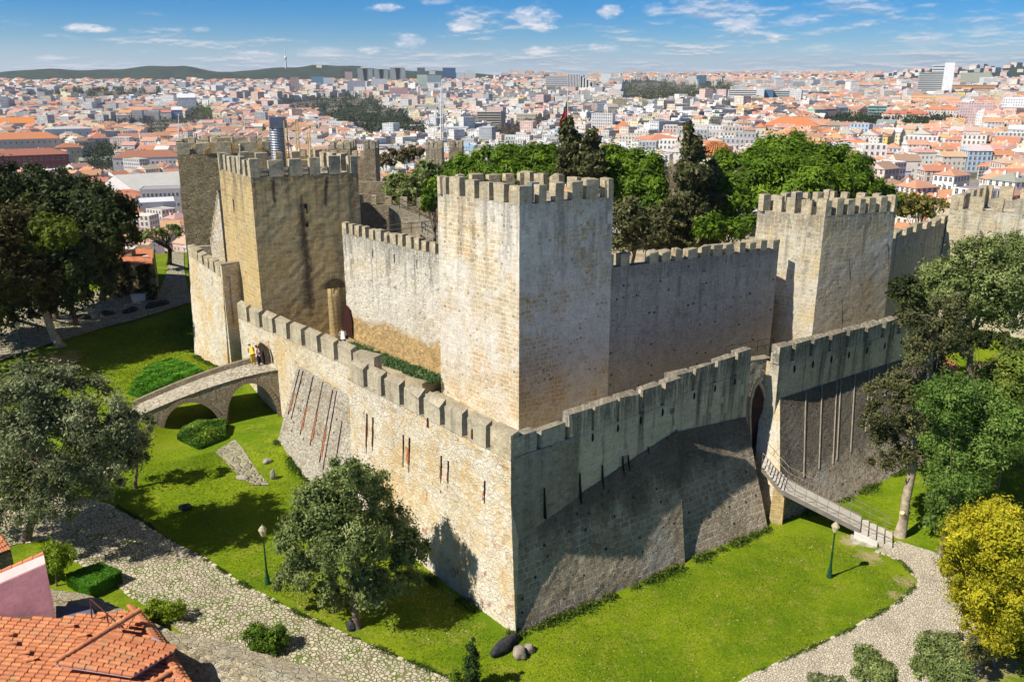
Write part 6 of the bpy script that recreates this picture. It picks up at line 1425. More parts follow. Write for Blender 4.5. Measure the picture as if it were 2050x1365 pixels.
# domed tile kiosk beyond the pines
dc = PY(1432, 320, 118); e = empty('domed_kiosk', (dc.x, dc.y, 5), 'round building with a ribbed conical orange tile roof behind the tall conifer', 'building')
zt = PY(1432, 284, 118).z; ze = PY(1432, 309, 118).z; R_ = 30/CF*120*1.02
MB().lathe((dc.x, dc.y, 5), [(R_*.85, 0), (R_*.85, ze-5+.1)], 24).build('wall', M_PINKW if False else plain('cream_render', (.68, .60, .40), .9, .1), e)
mb = MB(); mb.lathe((dc.x, dc.y, ze), [(R_, 0), (R_*.8, (zt-ze)*.5), (R_*.5, (zt-ze)*.86), (R_*.2, (zt-ze)*.99), (.02, zt-ze)], 32); mb.build('roof', M_TC, e)
for k in range(36):
    aa = 2*math.pi*k/36; pr = [(R_*1.0, .08), (R_*.8, (zt-ze)*.5+.1), (R_*.5, (zt-ze)*.86+.1), (R_*.2, (zt-ze)*.99+.08)]
    MB().tube([V3(dc.x+r*math.cos(aa), dc.y+r*math.sin(aa), ze+z) for r, z in pr], [.1, .09, .07, .04], 5).build('roof_rib', M_TC, e) if math.sin(aa) < .35 else None

# ---- grass tufts, clover and fallen leaves on the lawns ----
def tufts(label, poly, n_, lm_, size, hgt, name='grass_tufts', flat=False):
    c = [PG(*p) for p in poly]; xs = [(p.x, p.y) for p in c]; bx = [min(p[0] for p in xs), max(p[0] for p in xs), min(p[1] for p in xs), max(p[1] for p in xs)]; out = []
    while len(out) < n_:
        q = RNG.random((6000, 2))*[bx[1]-bx[0], bx[3]-bx[2]]+[bx[0], bx[2]]; m = [noise.noise(Vector((x*.6, y*.6, 3)))*.5+noise.noise(Vector((x*.2, y*.2, 8)))+RNG.normal()*.6 > .1 for x, y in q]
        out += [tuple(v) for v, k in zip(q, m) if k and inside(v[0], v[1], xs)]
    q = np.array(out[:n_]); z = gz(q[:, 0], q[:, 1]); C_ = np.column_stack([q, z+hgt*RNG.random(n_)]); N = rvec(n_)*[1, 1, .25 if not flat else .1]+[0, 0, 2.5 if flat else .25]; N /= np.linalg.norm(N, axis=1)[:, None]
    V = leaf_quads(C_, N, size, 2.6); tag(mesh_np(name, V, np.arange(len(V)).reshape(-1, 4), lm_, None, RNG.random(n_)), label, 'grass', None, 'stuff')
L_TUF = leafmat('tuft_leaf', (.13, .21, .008), (.22, .29, .012), (.34, .37, .04), .4); L_FALL = leafmat('fallen_leaf', (.16, .12, .04), (.34, .26, .10), (.50, .44, .22), .1)
RL = [(1045, 1285), (1545, 1072), (1640, 1075), (1735, 1112), (1838, 1168), (1790, 1205), (1480, 1362), (1000, 1400), (930, 1360)]
LL = [(230, 1000), (370, 1085), (540, 1185), (800, 1300), (940, 1360), (1025, 1290), (880, 1190), (640, 985), (560, 905), (440, 900), (290, 930)]
UL = [(130, 745), (250, 790), (400, 780), (450, 750), (390, 715), (385, 640), (200, 665)]
tufts('tufts and clover growing on the right lawn', RL, 22000, L_TUF, .07, .02); tufts('tufts and clover growing on the lower left lawn', LL, 22000, L_TUF, .08, .02); tufts('tufts growing on the upper left lawn', UL, 9000, L_TUF, .11, .03)
tufts('fallen leaves scattered over the lawn under the olive', [(560, 1190), (700, 1290), (960, 1290), (900, 1180), (700, 1150)], 1500, L_FALL, .09, .02, 'fallen_leaves', True); tufts('fallen leaves scattered over the right lawn', RL, 1300, L_FALL, .08, .02, 'fallen_leaves', True)

def fringe(label, pts, n_, w_=.35, h_=.22, size=.1):
    """ragged weeds along the foot of a wall"""
    Cn = []; seg = [(b-a).length for a, b in zip(pts[:-1], pts[1:])]; tot = sum(seg)
    while len(Cn) < n_:
        i = int(RNG.choice(len(seg), p=np.array(seg)/tot)); q = pts[i].lerp(pts[i+1], RNG.random()); k = noise.noise(Vector((q.x*.8, q.y*.8, 5)))+.35*noise.noise(Vector((q.x*3, q.y*3, 1)))
        if k < -.12+RNG.random()*.1: continue
        r = abs(RNG.normal())*w_*(.5+max(0, k)); a = RNG.random()*6.28; x, y = q.x+r*math.cos(a), q.y+r*math.sin(a); Cn.append((x, y, G(x, y)+RNG.random()**1.5*h_*(.6+max(0, k)*2)))
    Cn = np.array(Cn); N = rvec(n_)*[1, 1, .4]; N /= np.linalg.norm(N, axis=1)[:, None]; V = leaf_quads(Cn, N, size, 3)
    tag(mesh_np('wall_foot_weeds', V, np.arange(len(V)).reshape(-1, 4), L_WEED, None, RNG.random(n_)), label, 'weeds', None, 'stuff')
L_WEED = leafmat('weed_leaf', (.03, .06, .008), (.09, .15, .015), (.20, .22, .05), .2)
fringe('weeds along the foot of the right hand scarp', [P(1040, 1272, 0), P(1300, 1165, 0), P(1541, 1060, 0)], 9000); fringe('weeds along the foot of the ribbed scarp', [P(1600, 1035, 0), P(1700, 998, 0), PG(1830, 940)], 5000)
fringe('weeds along the foot of the sunlit left wall', [P(1030, 1272, 0), PG(900, 1190), PG(760, 1090), PG(640, 985), PG(553, 884)], 9000); fringe('weeds at the foot of the end turret', [PG(390, 713), PG(457, 746)], 2500)
fringe('grass creeping over the edge of the cobbled path', [PG(235, 1012), PG(350, 1088), PG(470, 1160), PG(590, 1225), PG(760, 1300), PG(930, 1370)], 9000, .16, .08, .08); fringe('grass creeping over the edge of the pale path', [PG(1752, 1102), PG(1800, 1120), PG(1842, 1165), PG(1800, 1205), PG(1700, 1262), PG(1600, 1308), PG(1480, 1366)], 8000, .12, .07, .07)
# ------------------------------------------------------------------ the city beyond
def attr_mat(name, windows=False, roof=False, glass=False):
    n = NT(name); c = n.n('ShaderNodeAttribute', attribute_name='paint').outputs['Color']; pos = n.obj()
    c = n.mix(n.ramp(n.noise(pos, .15 if not roof else .35, 6, .65), .35, .7, 0, .35), c, n.mix(.5, c, (.2, .16, .12)))
    if windows:
        uv = n.uv(); u, v, _ = n.sep(uv)
        fu = n.math('FRACT', n.math('MULTIPLY', u, 1/2.7)); fv = n.math('FRACT', n.math('MULTIPLY', v, 1/3.1))
        m = n.math('MULTIPLY', n.math('MULTIPLY', n.math('GREATER_THAN', fu, .34), n.math('LESS_THAN', fu, .72)), n.math('MULTIPLY', n.math('GREATER_THAN', fv, .28), n.math('LESS_THAN', fv, .78)))
        cell = n.n('ShaderNodeTexWhiteNoise', noise_dimensions='2D'); n.put(cell.inputs['Vector'], n.comb(n.math('FLOOR', n.math('MULTIPLY', u, 1/2.7)), n.math('FLOOR', n.math('MULTIPLY', v, 1/3.1))))
        m = n.math('MULTIPLY', m, n.math('LESS_THAN', cell.outputs[0], .88))
        up_ = n.sep(n.n('ShaderNodeNewGeometry').outputs['True Normal'])[2]; m = n.math('MULTIPLY', m, n.math('LESS_THAN', up_, .5))
        c = n.mix(n.math('MULTIPLY', m, .85), c, n.mix(cell.outputs[0], (.06, .06, .07), (.20, .19, .19)))
    if roof:
        uv = n.uv(); wv_ = n.n('ShaderNodeTexWave'); n.put(wv_.inputs[0], uv); wv_.inputs['Scale'].default_value = .8; wv_.inputs['Distortion'].default_value = .5; n.bump(wv_.outputs[1], .5, .1)
    n.color(c); return n.m
C_WALL = attr_mat('city_wall_windows', True); C_PLAIN = attr_mat('city_wall'); C_ROOF = attr_mat('city_roof', roof=True); C_BAND = None
def city_mesh(name, polys, parent=None):
    """polys: (verts[4], colour, material index, base z)"""
    nq = len(polys); V = np.array([p[0] for p in polys], dtype=np.float64).reshape(-1, 3)
    z0 = np.repeat([p[3] for p in polys], 4); uvw = V.copy(); uvw[:, 2] -= z0
    if parent is not None: V = V-np.array(wloc(parent))
    me = bpy.data.meshes.new(name); me.vertices.add(len(V)); me.vertices.foreach_set('co', V.astype(np.float32).ravel())
    me.loops.add(nq*4); me.loops.foreach_set('vertex_index', np.arange(nq*4, dtype=np.int32)); me.polygons.add(nq); me.polygons.foreach_set('loop_start', np.arange(0, nq*4, 4, dtype=np.int32))
    for m in (C_WALL, C_ROOF, C_PLAIN): me.materials.append(m)
    me.polygons.foreach_set('material_index', [p[2] for p in polys]); a = me.attributes.new('paint', 'FLOAT_COLOR', 'FACE')
    a.data.foreach_set('color', np.array([(*p[1], 1) for p in polys], dtype=np.float32).ravel()); me.update(calc_edges=True)
    auto_uv2(me, V if parent is None else V, uvw); o = bpy.data.objects.new(name, me); COL.objects.link(o)
    if parent is not None: o.parent = parent
    return o
def auto_uv2(me, V, uvw):
    q = V.reshape(-1, 4, 3); t = q[:, 1]-q[:, 0]; bad = np.linalg.norm(t, axis=1) < 1e-6; t[bad] = (q[:, 2]-q[:, 1])[bad]; t[:, 2] = 0; t /= np.linalg.norm(t, axis=1)[:, None]+1e-9
    u = ((q-q[:, :1])*t[:, None, :]).sum(-1).ravel(); uv = me.uv_layers.new(name='UVMap'); uv.data.foreach_set('uv', np.stack([u, uvw[:, 2]], 1).ravel())
WALLC = [(.78, .74, .68), (.82, .80, .78), (.74, .66, .52), (.76, .70, .60), (.70, .52, .47), (.76, .62, .56), (.80, .78, .74), (.68, .62, .55), (.72, .66, .45), (.60, .60, .60), (.84, .83, .81), (.66, .48, .40)]
ROOFO = [(.50, .22, .13), (.56, .29, .18), (.42, .22, .16), (.54, .33, .24), (.38, .23, .18), (.60, .32, .18), (.46, .34, .28)]
ROOFG = [(.42, .40, .38), (.55, .53, .50), (.30, .29, .29), (.66, .64, .60), (.24, .25, .27)]
def cname(c):
    r, g, b = c
    if r > .76 and b > .64: return 'white'
    if b > r+.03: return 'blue'
    if g > r+.03: return 'green'
    if r-g > .12 and r > .5 and b > .3: return 'pink'
    if r-b > .22 and g > .55: return 'yellow'
    if r-b > .12: return 'cream' if r > .66 else 'tan'
    if r < .4: return 'dark'
    return 'grey' if abs(r-b) < .05 else 'beige'
def house_polys(cx, cy, w_, d_, rot, z0, h, rt, wc, rc, win=True, rh=None, chim=False, zb=2.5):
    ca, sa = math.cos(rot), math.sin(rot); T = lambda x, y, z: (cx+x*ca-y*sa, cy+x*sa+y*ca, z); a, b = w_/2, d_/2; zt = z0+h; lo = z0-zb
    W_ = []; R_ = []; wi = 0 if win else 2
    cs = [(-a, -b), (a, -b), (a, b), (-a, b)]
    for k in range(4):
        (xa, ya), (xb, yb) = cs[k], cs[(k+1) % 4]; W_.append(([T(xa, ya, lo), T(xb, yb, lo), T(xb, yb, zt), T(xa, ya, zt)], wc, wi, z0))
    if rt == 'flat':
        R_.append(([T(*c, zt-.3) for c in cs], rc, 2, z0))
        if chim:
            q = .3; R_.append(([T(-a*.3, -b*.3, zt+2.2), T(a*.3, -b*.3, zt+2.2), T(a*.3, b*.3, zt+2.2), T(-a*.3, b*.3, zt+2.2)], wc, 2, z0))
            for (xa, ya), (xb, yb) in (((-a*.3, -b*.3), (a*.3, -b*.3)), ((a*.3, -b*.3), (a*.3, b*.3)), ((-a*.3, b*.3), (-a*.3, -b*.3))): R_.append(([T(xa, ya, zt-.3), T(xb, yb, zt-.3), T(xb, yb, zt+2.2), T(xa, ya, zt+2.2)], wc, 2, z0))
        return W_, R_
    rh = rh or min(w_, d_)*.26; e = .35; A_, B_ = a+e, b+e
    if w_ >= d_: ins_ = (B_ if rt == 'hip' else 0); r0, r1 = (-A_+ins_, 0), (A_-ins_, 0)
    else: ins_ = (A_ if rt == 'hip' else 0); r0, r1 = (0, -B_+ins_), (0, B_-ins_)
    zr = zt+rh; c0, c1, c2, c3 = [T(x, y, zt) for x, y in ((-A_, -B_), (A_, -B_), (A_, B_), (-A_, B_))]; p0, p1 = T(*r0, zr), T(*r1, zr)
    if w_ >= d_:
        R_ += [([c0, c1, p1, p0], rc, 1, z0), ([c2, c3, p0, p1], rc, 1, z0)]; ends = [(c1, c2, p1), (c3, c0, p0)]
    else:
        R_ += [([c1, c2, p1, p0], rc, 1, z0), ([c3, c0, p0, p1], rc, 1, z0)]; ends = [(c0, c1, p0), (c2, c3, p1)]
    for x, y, z in ends: (R_ if rt == 'hip' else W_).append(([x, y, z, z], rc if rt == 'hip' else wc, 1 if rt == 'hip' else 2, z0))
    if chim:
        for s_ in (-.55, .35):
            px_, py_ = (a*s_, b*.25) if w_ >= d_ else (a*.25, b*s_); q = .45; zc_ = zr+.5; zl = zt
            for (xa, ya), (xb, yb) in (((-q, -q), (q, -q)), ((q, -q), (q, q)), ((q, q), (-q, q)), ((-q, q), (-q, -q))): R_.append(([T(px_+xa, py_+ya, zl), T(px_+xb, py_+yb, zl), T(px_+xb, py_+yb, zc_), T(px_+xa, py_+ya, zc_)], (.78, .74, .68), 2, z0))
            R_.append(([T(px_-q, py_-q, zc_), T(px_+q, py_-q, zc_), T(px_+q, py_+q, zc_), T(px_-q, py_+q, zc_)], rc, 2, z0))
    return W_, R_
def FG(px, py, d0=150):
    """far ground point under a pixel"""
    r = ray(px, py); hl = math.hypot(r.x, r.y); k = r.z/hl; d = d0; st = 4
    while d < 9000:
        x, y = r.x/hl*d, r.y/hl*d
        if CH+k*d <= G(x, y): return V3(x, y, G(x, y))
        d += max(4, d*.006)
    return V3(x, y, G(x, y))
# shared window meshes
def win_mesh(name, w_, h, arch=False, fc=(.80, .78, .74)):
    mb = MB(); q = .16
    if arch:
        K = 8; o = [(-w_/2-q, 0), (w_/2+q, 0)]+[((w_/2+q)*math.cos(math.pi*k/K), h-w_/2+(w_/2+q)*math.sin(math.pi*k/K)) for k in range(K+1)]
        i_ = [(-w_/2, q), (w_/2, q)]+[((w_/2)*math.cos(math.pi*k/K), h-w_/2+(w_/2)*math.sin(math.pi*k/K)) for k in range(K+1)]
        mb.add([(x, -.08, z) for x, z in o], [tuple(range(len(o)))], 0); mb.add([(x, -.12, z) for x, z in i_], [tuple(range(len(i_)))], 1)
    else:
        mb.box((0, -.04, -q), (w_+2*q, .1, h+2*q), 0, 0); mb.box((0, -.08, 0), (w_, .1, h), 0, 1); mb.box((0, -.15, 0), (.07, .05, h), 0, 0); mb.box((0, -.15, h*.5), (w_, .05, .07), 0, 0)
    fm = 'window_frame_%d' % int(fc[0]*100); f = bpy.data.materials.get(fm) or plain(fm, fc, .7, .05); g = bpy.data.materials.get('window_glass') or plain('window_glass', (.035, .045, .06), .2, .2, spec=.5)
    me = bpy.data.meshes.new(name); me.from_pydata(mb.v, [], mb.f); me.materials.append(f); me.materials.append(g); me.polygons.foreach_set('material_index', mb.m); me.update(); return me
WM = win_mesh('window', 1.2, 1.9); WMA = win_mesh('arched_window', 1.5, 2.6, True)
def add_windows(e, cx, cy, w_, d_, rot, z0, h, me, nx, ny, ndx=0, faces=(0, 3, 1), inset=.9):
    ca, sa = math.cos(rot), math.sin(rot); cnt = 0
    for f in faces:
        L, off, fr = ((w_, d_/2, 0), (d_, w_/2, math.pi/2), (w_, d_/2, math.pi), (d_, w_/2, -math.pi/2))[f]
        nrm = rot+fr-math.pi/2; ctr = V3(cx+math.cos(nrm)*off, cy+math.sin(nrm)*off, 0)
        if (ctr-V3(0, 0, 0)).dot(V3(math.cos(nrm), math.sin(nrm), 0)) > 0: continue      # turned away
        k = nx if f in (0, 2) else max(1, round(nx*d_/w_)); tv = V3(math.cos(rot+fr), math.sin(rot+fr), 0)
        for j in range(ny):
            for i in range(k):
                if cnt >= 96: return
                p = ctr+tv*((i+.5)/k-.5)*L*.94; z = z0+h*(j+.32)/ny
                o = bpy.data.objects.new(me.name.split('.')[0], me); COL.objects.link(o); o.parent = e; o.location = V3(p.x, p.y, z)-Vector(e.location); o.rotation_euler = (0, 0, rot+fr); cnt += 1
LM = []                                                        # landmark footprints
def landmark(label, cat, pxl, pxr, ytop, ybase, depth, wc, rc=(.4, .4, .4), rt='flat', rh=None, rot=0.0, win=None, me=None, tex=True, name='building', chim=False, rd=None):
    g = FG((pxl+pxr)/2, ybase); d = math.hypot(g.x, g.y); r = ray((pxl+pxr)/2, ybase); el_ = ray((pxl+pxr)/2, ytop); 
    h = CH+el_.z/math.hypot(el_.x, el_.y)*d-g.z
    w_ = (pxr-pxl)/CF*math.hypot(d, 0)*math.cos(CP)*1.02; az_ = math.atan2(g.x, g.y); base = -az_*.0+rot
    w_ = w_/max(.5, math.cos(rot+az_*1.0) if rot else 1)
    ro = (-az_ if not rot else rot); dirx = V3(math.cos(ro), math.sin(ro), 0); dy = V3(-dirx.y, dirx.x, 0); c = V3(g.x, g.y, g.z)+dy*(depth/2)
    roof_h = (rh or 0) if rt != 'flat' else 0; hb = h-roof_h
    e = empty(name, (c.x, c.y, g.z), label, cat); W_, R_ = house_polys(c.x, c.y, w_, depth, ro, g.z, hb, rt, wc, rc, tex and win is None, rh, chim, 8)
    city_mesh('wall', W_, e); city_mesh('roof', R_, e) if R_ else None
    if win: add_windows(e, c.x, c.y, w_, depth, ro, g.z, hb, me or WM, win[0], win[1])
    LM.append((c.x, c.y, max(w_, depth)*.56, d)); return e, c, w_, ro, g.z, hb, d
OR, BR = (.56, .22, .10), (.34, .13, .09)
landmark('red brown hall with rows of white arched windows below the orange roofs at left', 'building', 6, 128, 299, 362, 26, (.30, .075, .06), BR, 'hip', 5, win=(13, 3), me=WMA)
landmark('long cream building with an orange roof behind the arcaded red hall', 'building', -20, 108, 266, 318, 24, (.74, .66, .52), OR, 'hip', 6.5, win=(14, 3))
landmark('wide building with a big plain bright orange roof at the left edge', 'building', -30, 59, 236, 268, 34, (.66, .55, .45), (.66, .24, .06), 'gable', 8, win=(6, 1))
landmark('white two storey palace with a low grey roof right of the orange roofs', 'building', 104, 180, 254, 292, 28, (.66, .72, .76), (.46, .50, .50), 'hip', 2.5, win=(6, 2))
landmark('small yellow house with a red hipped roof below the white palace', 'house', 122, 163, 287, 330, 16, (.70, .62, .36), (.42, .16, .1), 'hip', 4, win=(4, 2))
landmark('cream gabled villa standing alone left of the rear tower', 'house', 244, 279, 268, 306, 16, (.74, .70, .54), (.42, .20, .14), 'gable', 5, win=(3, 3))
landmark('pale building with a red roof between the white palace and the villa', 'building', 180, 218, 271, 302, 18, (.66, .64, .58), (.40, .17, .13), 'hip', 3.5, win=(6, 2))
landmark('long white station building with a brown roof beside the rear tower', 'building', 240, 360, 302, 352, 24, (.70, .69, .66), (.34, .15, .09), 'hip', 6, rot=.30, win=(15, 2))
landmark('grey ruined church with pointed arches and no roof', 'building', 158, 190, 284, 312, 20, (.42, .37, .30), (.10, .10, .09), 'flat', win=(4, 1), me=WMA)
landmark('grey apartment block in shade beside the cream villa', 'building', 218, 243, 262, 300, 16, (.42, .42, .42), (.55, .55, .52), 'flat')
landmark('low grey green roofed hall between the ruin and the station', 'building', 168, 232, 315, 332, 26, (.5, .52, .48), (.28, .32, .29), 'gable', 3)
# rail shed with its glazed arch
g = FG(248, 412); e = empty('rail_shed', g, 'great white gabled rail station shed with an arched window', 'station'); d_ = math.hypot(g.x, g.y); s_ = d_/CF/math.cos(.1)
a0 = V3(g.x-54*s_, g.y+0, 0); b0 = V3(g.x+56*s_, g.y-14, 0); ax_ = V3(.80, .60, 0); Ls = 150; zE = CH+ray(248, 388).z/math.hypot(ray(248, 388).x, ray(248, 388).y)*d_; zR = CH+ray(248, 349).z/math.hypot(ray(248, 349).x, ray(248, 349).y)*d_; md = a0.lerp(b0, .47); lz = g.z-5
WS = (.80, .79, .76)
city_mesh('gable_wall', [([up(a0, lz), up(b0, lz), up(b0, zE-3), up(a0, zE)], WS, 2, 0), ([up(a0, zE), up(b0, zE-3), up(md, zR), up(md, zR)], WS, 2, 0), ([up(b0, lz), up(b0+ax_*Ls, lz), up(b0+ax_*Ls, zE-3), up(b0, zE-3)], WS, 2, 0)], e)
city_mesh('roof', [([up(a0, zE)+UP*.2, up(md, zR)+UP*.2, up(md+ax_*Ls, zR)+UP*.2, up(a0+ax_*Ls, zE)+UP*.2], (.62, .62, .58), 2, 0), ([up(md, zR)+UP*.2, up(b0, zE-3)+UP*.2, up(b0+ax_*Ls, zE-3)+UP*.2, up(md+ax_*Ls, zR)+UP*.2], (.62, .62, .57), 2, 0)], e)
ctr = md.lerp(b0, .0); fn_ = V3((b0-a0).y, -(b0-a0).x, 0).normalized(); ud_ = (b0-a0).normalized(); mb = MB(); K = 14; rr = 14*s_; zc_ = zE-(zR-zE)*.25
for q_, off in ((1.25, .3), (1.0, .6)):
    pts = [up(ctr-ud_*rr*q_, zc_-9)+fn_*off, up(ctr+ud_*rr*q_, zc_-9)+fn_*off]+[up(ctr+ud_*rr*q_*math.cos(math.pi*k/K), zc_+rr*q_*math.sin(math.pi*k/K))+fn_*off for k in range(K+1)]
    MB().add(pts, [tuple(range(len(pts)))]).build('arch_frame' if off < .5 else 'arch_window', M_WHT if off > .5 and False else plain('shed_frame', (.45, .42, .38), .8) if off < .5 else plain('shed_glass', (.10, .09, .10), .3), e)
for k in range(-3, 4): MB().tube([up(ctr+ud_*k*rr*.27, zc_-9)+fn_*.8, up(ctr+ud_*k*rr*.27, zc_+rr*math.sqrt(max(0, 1-(k*.27)**2)))+fn_*.8], .18, 4).build('mullion', M_WHT, e)
LM.append((g.x+50, g.y+40, 75, d_)); LM.append((g.x+110, g.y+90, 60, d_))
landmark('white building with a red roof in front of the rail shed', 'building', 222, 288, 382, 424, 18, (.78, .72, .66), (.50, .18, .10), 'hip', 4, win=(7, 2))
landmark('grey windowless block with a pale flat roof below the rail shed', 'building', 288, 352, 404, 462, 26, (.44, .45, .48), (.62, .64, .66), 'flat', win=None, tex=False)
landmark('white row house with an orange roof and dormers left of the grey block', 'building', 238, 288, 420, 468, 16, (.70, .68, .62), (.60, .22, .10), 'gable', 4, win=(6, 3))
landmark('ornate pale building behind the grey block touching the rear tower', 'building', 292, 362, 378, 440, 20, (.56, .52, .50), (.32, .32, .34), 'flat', win=(9, 3), rot=.25)
landmark('small bright yellow building on the ridge at far left', 'building', 44, 72, 196, 212, 20, (.78, .60, .12), (.6, .45, .1), 'flat')
landmark('tiny bright yellow block on the slope left of the pale church', 'building', 140, 153, 197, 209, 14, (.80, .62, .10), (.6, .45, .1), 'flat')
landmark('large white stepped building above the green slope, left of the duct', 'building', 360, 392, 188, 226, 24, (.74, .76, .80), (.70, .72, .74), 'gable', 8)
landmark('blue fronted church above the green slope', 'church', 347, 366, 214, 240, 18, (.34, .50, .72), (.7, .7, .7), 'gable', 6)
landmark('tall slim brown tower block in front of the wooded ridge', 'tower block', 584, 600, 155, 192, 20, (.52, .40, .36), (.5, .4, .36), 'flat')
landmark('blue and white slab right of the slim brown tower block', 'building', 625, 650, 154, 178, 24, (.12, .32, .46), (.5, .5, .5), 'flat', tex=False)
landmark('white block beside the blue slab under the ridge', 'building', 649, 667, 156, 178, 22, (.72, .76, .80), (.6, .6, .6), 'flat')
for k, (x0, x1, y0, lab) in enumerate(((718, 746, 137, 'leftmost'), (751, 777, 139, 'middle'), (782, 812, 136, 'rightmost'))):
    e, c, w_, ro, z0, hb, d = landmark(lab+' of the three grey glass towers with rounded tops', 'tower block', x0, x1, y0, 172, 30, (.36, .42, .42), (.45, .5, .5), 'flat'); cc = math.cos(ro); ss = math.sin(ro)
    MB().hexa([V3(c.x+cc*x-ss*y, c.y+ss*x+cc*y, z0+hb) for x, y in ((-w_*.4, -16), (w_*.4, -16), (w_*.4, 10), (-w_*.4, 10))], [V3(c.x+cc*x-ss*y, c.y+ss*x+cc*y, z0+hb+6) for x, y in ((-w_*.2, -16), (w_*.2, -16), (w_*.2, 10), (-w_*.2, 10))]).build('crown', M_WHT, e)
    MB().hexa([V3(c.x+cc*x-ss*y, c.y+ss*x+cc*y, z0+hb*.25) for x, y in ((-w_*.08, -16.4), (w_*.08, -16.4), (w_*.08, -14), (-w_*.08, -14))], [V3(c.x+cc*x-ss*y, c.y+ss*x+cc*y, z0+hb*.97) for x, y in ((-w_*.16, -16.4), (w_*.16, -16.4), (w_*.16, -14), (-w_*.16, -14))]).build('dark_glass', BLACK, e)
landmark('dark tower with a white crown right of the three glass towers', 'tower block', 836, 851, 136, 160, 20, (.10, .12, .15), (.7, .75, .8), 'flat', tex=False)
landmark('deep blue glass tower on the central skyline', 'tower block', 887, 912, 136, 162, 26, (.015, .09, .24), (.2, .3, .45), 'flat', tex=False)
landmark('white slab tower right of the deep blue tower', 'tower block', 931, 952, 142, 166, 24, (.74, .76, .78), (.7, .7, .7), 'flat')
landmark('low white tower between the deep blue tower and the white slab', 'tower block', 914, 930, 145, 166, 20, (.70, .74, .78), (.7, .7, .7), 'flat')
landmark('pale green slab block with a blue grey side', 'tower block', 836, 856, 150, 182, 20, (.42, .54, .44), (.5, .6, .5), 'flat', tex=False)
landmark('blue grey glazed block behind the pale green slab', 'building', 856, 884, 151, 180, 30, (.28, .40, .46), (.5, .55, .55), 'flat')
landmark('cluster of pink brown towers at the left of the glass towers', 'tower block', 692, 706, 144, 172, 16, (.58, .42, .38), (.5, .4, .4), 'flat')
landmark('grey blue apartment slab below the pink brown towers', 'apartment block', 697, 732, 162, 190, 20, (.42, .46, .54), (.5, .5, .5), 'flat')
landmark('white blue apartment block left of the pink hotel', 'apartment block', 745, 775, 158, 184, 20, (.72, .74, .78), (.6, .6, .6), 'flat')
landmark('broad pink hotel above the dark wooded hill', 'hotel', 781, 817, 176, 202, 24, (.66, .38, .38), (.5, .4, .4), 'flat')
landmark('white balconied block in the centre of the city', 'building', 855, 882, 165, 186, 24, (.74, .74, .72), (.6, .6, .6), 'flat')
def banded(label, pxl, pxr, yt, yb, dp, wc, bc, n_, cat='office block', vert=False, rc=(.5, .5, .5), frac=.45):
    e, c, w_, ro, z0, hb, d = landmark(label, cat, pxl, pxr, yt, yb, dp, wc, rc, 'flat', tex=False); cc, ss = math.cos(ro), math.sin(ro); m = bpy.data.materials.get('band_%s' % str(bc)) or plain('band_%s' % str(bc), bc, .4, .1)
    for k in range(n_):
        mb = MB()
        if vert: x0 = -w_/2+w_*(k+.3)/n_; x1 = x0+w_*frac/n_; za, zb = z0, z0+hb*.97
        else: x0, x1 = -w_/2+w_*.02, w_/2-w_*.02; za = z0+hb*(k+.3)/n_; zb = za+hb*frac/n_
        mb.hexa([V3(c.x+cc*x-ss*y, c.y+ss*x+cc*y, za) for x, y in ((x0, -dp/2-.25), (x1, -dp/2-.25), (x1, 0), (x0, 0))], [V3(c.x+cc*x-ss*y, c.y+ss*x+cc*y, zb) for x, y in ((x0, -dp/2-.25), (x1, -dp/2-.25), (x1, 0), (x0, 0))]); mb.build('window_band', m, e)
    return e, c, w_, ro, z0, hb, d
DKB = (.05, .06, .08)
banded('brown office block with ten cream window bands, centre of the city', 955, 1003, 224, 264, 24, (.62, .56, .46), (.06, .045, .04), 8)
landmark('narrow dark glass side block right of the banded office', 'office block', 1003, 1012, 223, 262, 26, (.07, .08, .11), (.2, .2, .2), 'flat', tex=False)
banded('white office slab with dark window rows left of the stepped hotel', 1092, 1136, 153, 182, 26, (.70, .68, .64), (.18, .22, .28), 7)
# stepped striped hotel
for k, (x0, x1, yt) in enumerate(((1136, 1160, 148), (1160, 1166, 151), (1166, 1172, 155), (1172, 1178, 159), (1178, 1187, 164))):
    if k == 0: e0, c0_, *_r = banded('striped hotel of white fins stepping down to the right on the skyline', x0, x1, yt, 186, 28, (.78, .78, .78), DKB, 8, 'hotel', True)
    else:
        g = FG((x0+x1)/2, 186); d = math.hypot(g.x, g.y); zt_ = CH+ray(x0, yt).z/math.hypot(ray(x0, yt).x, ray(x0, yt).y)*d; a = g-V3((x1-x0)/2/CF*d, 0, 0); b = g+V3((x1-x0)/2/CF*d, 0, 0)
        MB().hexa([up(a, g.z-8), up(b, g.z-8), up(b, g.z-8)+V3(0, 28, 0), up(a, g.z-8)+V3(0, 28, 0)], [up(a, zt_), up(b, zt_), up(b, zt_)+V3(0, 28, 0), up(a, zt_)+V3(0, 28, 0)]).build('step_bay', M_WHT, e0); m_ = a.lerp(b, .55); MB().box((m_.x, m_.y-.4, g.z), ((x1-x0)*.4/CF*d, 1, zt_-g.z-2)).build('window_band', BLACK, e0)
landmark('white tower with a teal corner right of the stepped hotel', 'tower block', 1203, 1222, 148, 172, 22, (.72, .78, .78), (.6, .6, .6), 'flat', tex=False)
landmark('grey tower at the edge of the park right of the teal cornered tower', 'tower block', 1230, 1246, 156, 174, 22, (.50, .54, .54), (.5, .5, .5), 'flat')
banded('white fronted office row with dark bands behind the flag', 1140, 1178, 212, 236, 20, (.74, .74, .76), (.12, .16, .26), 5)
landmark('blue grey office block right of the white fronted row', 'office block', 1196, 1222, 208, 232, 24, (.22, .28, .38), (.5, .5, .5), 'flat')
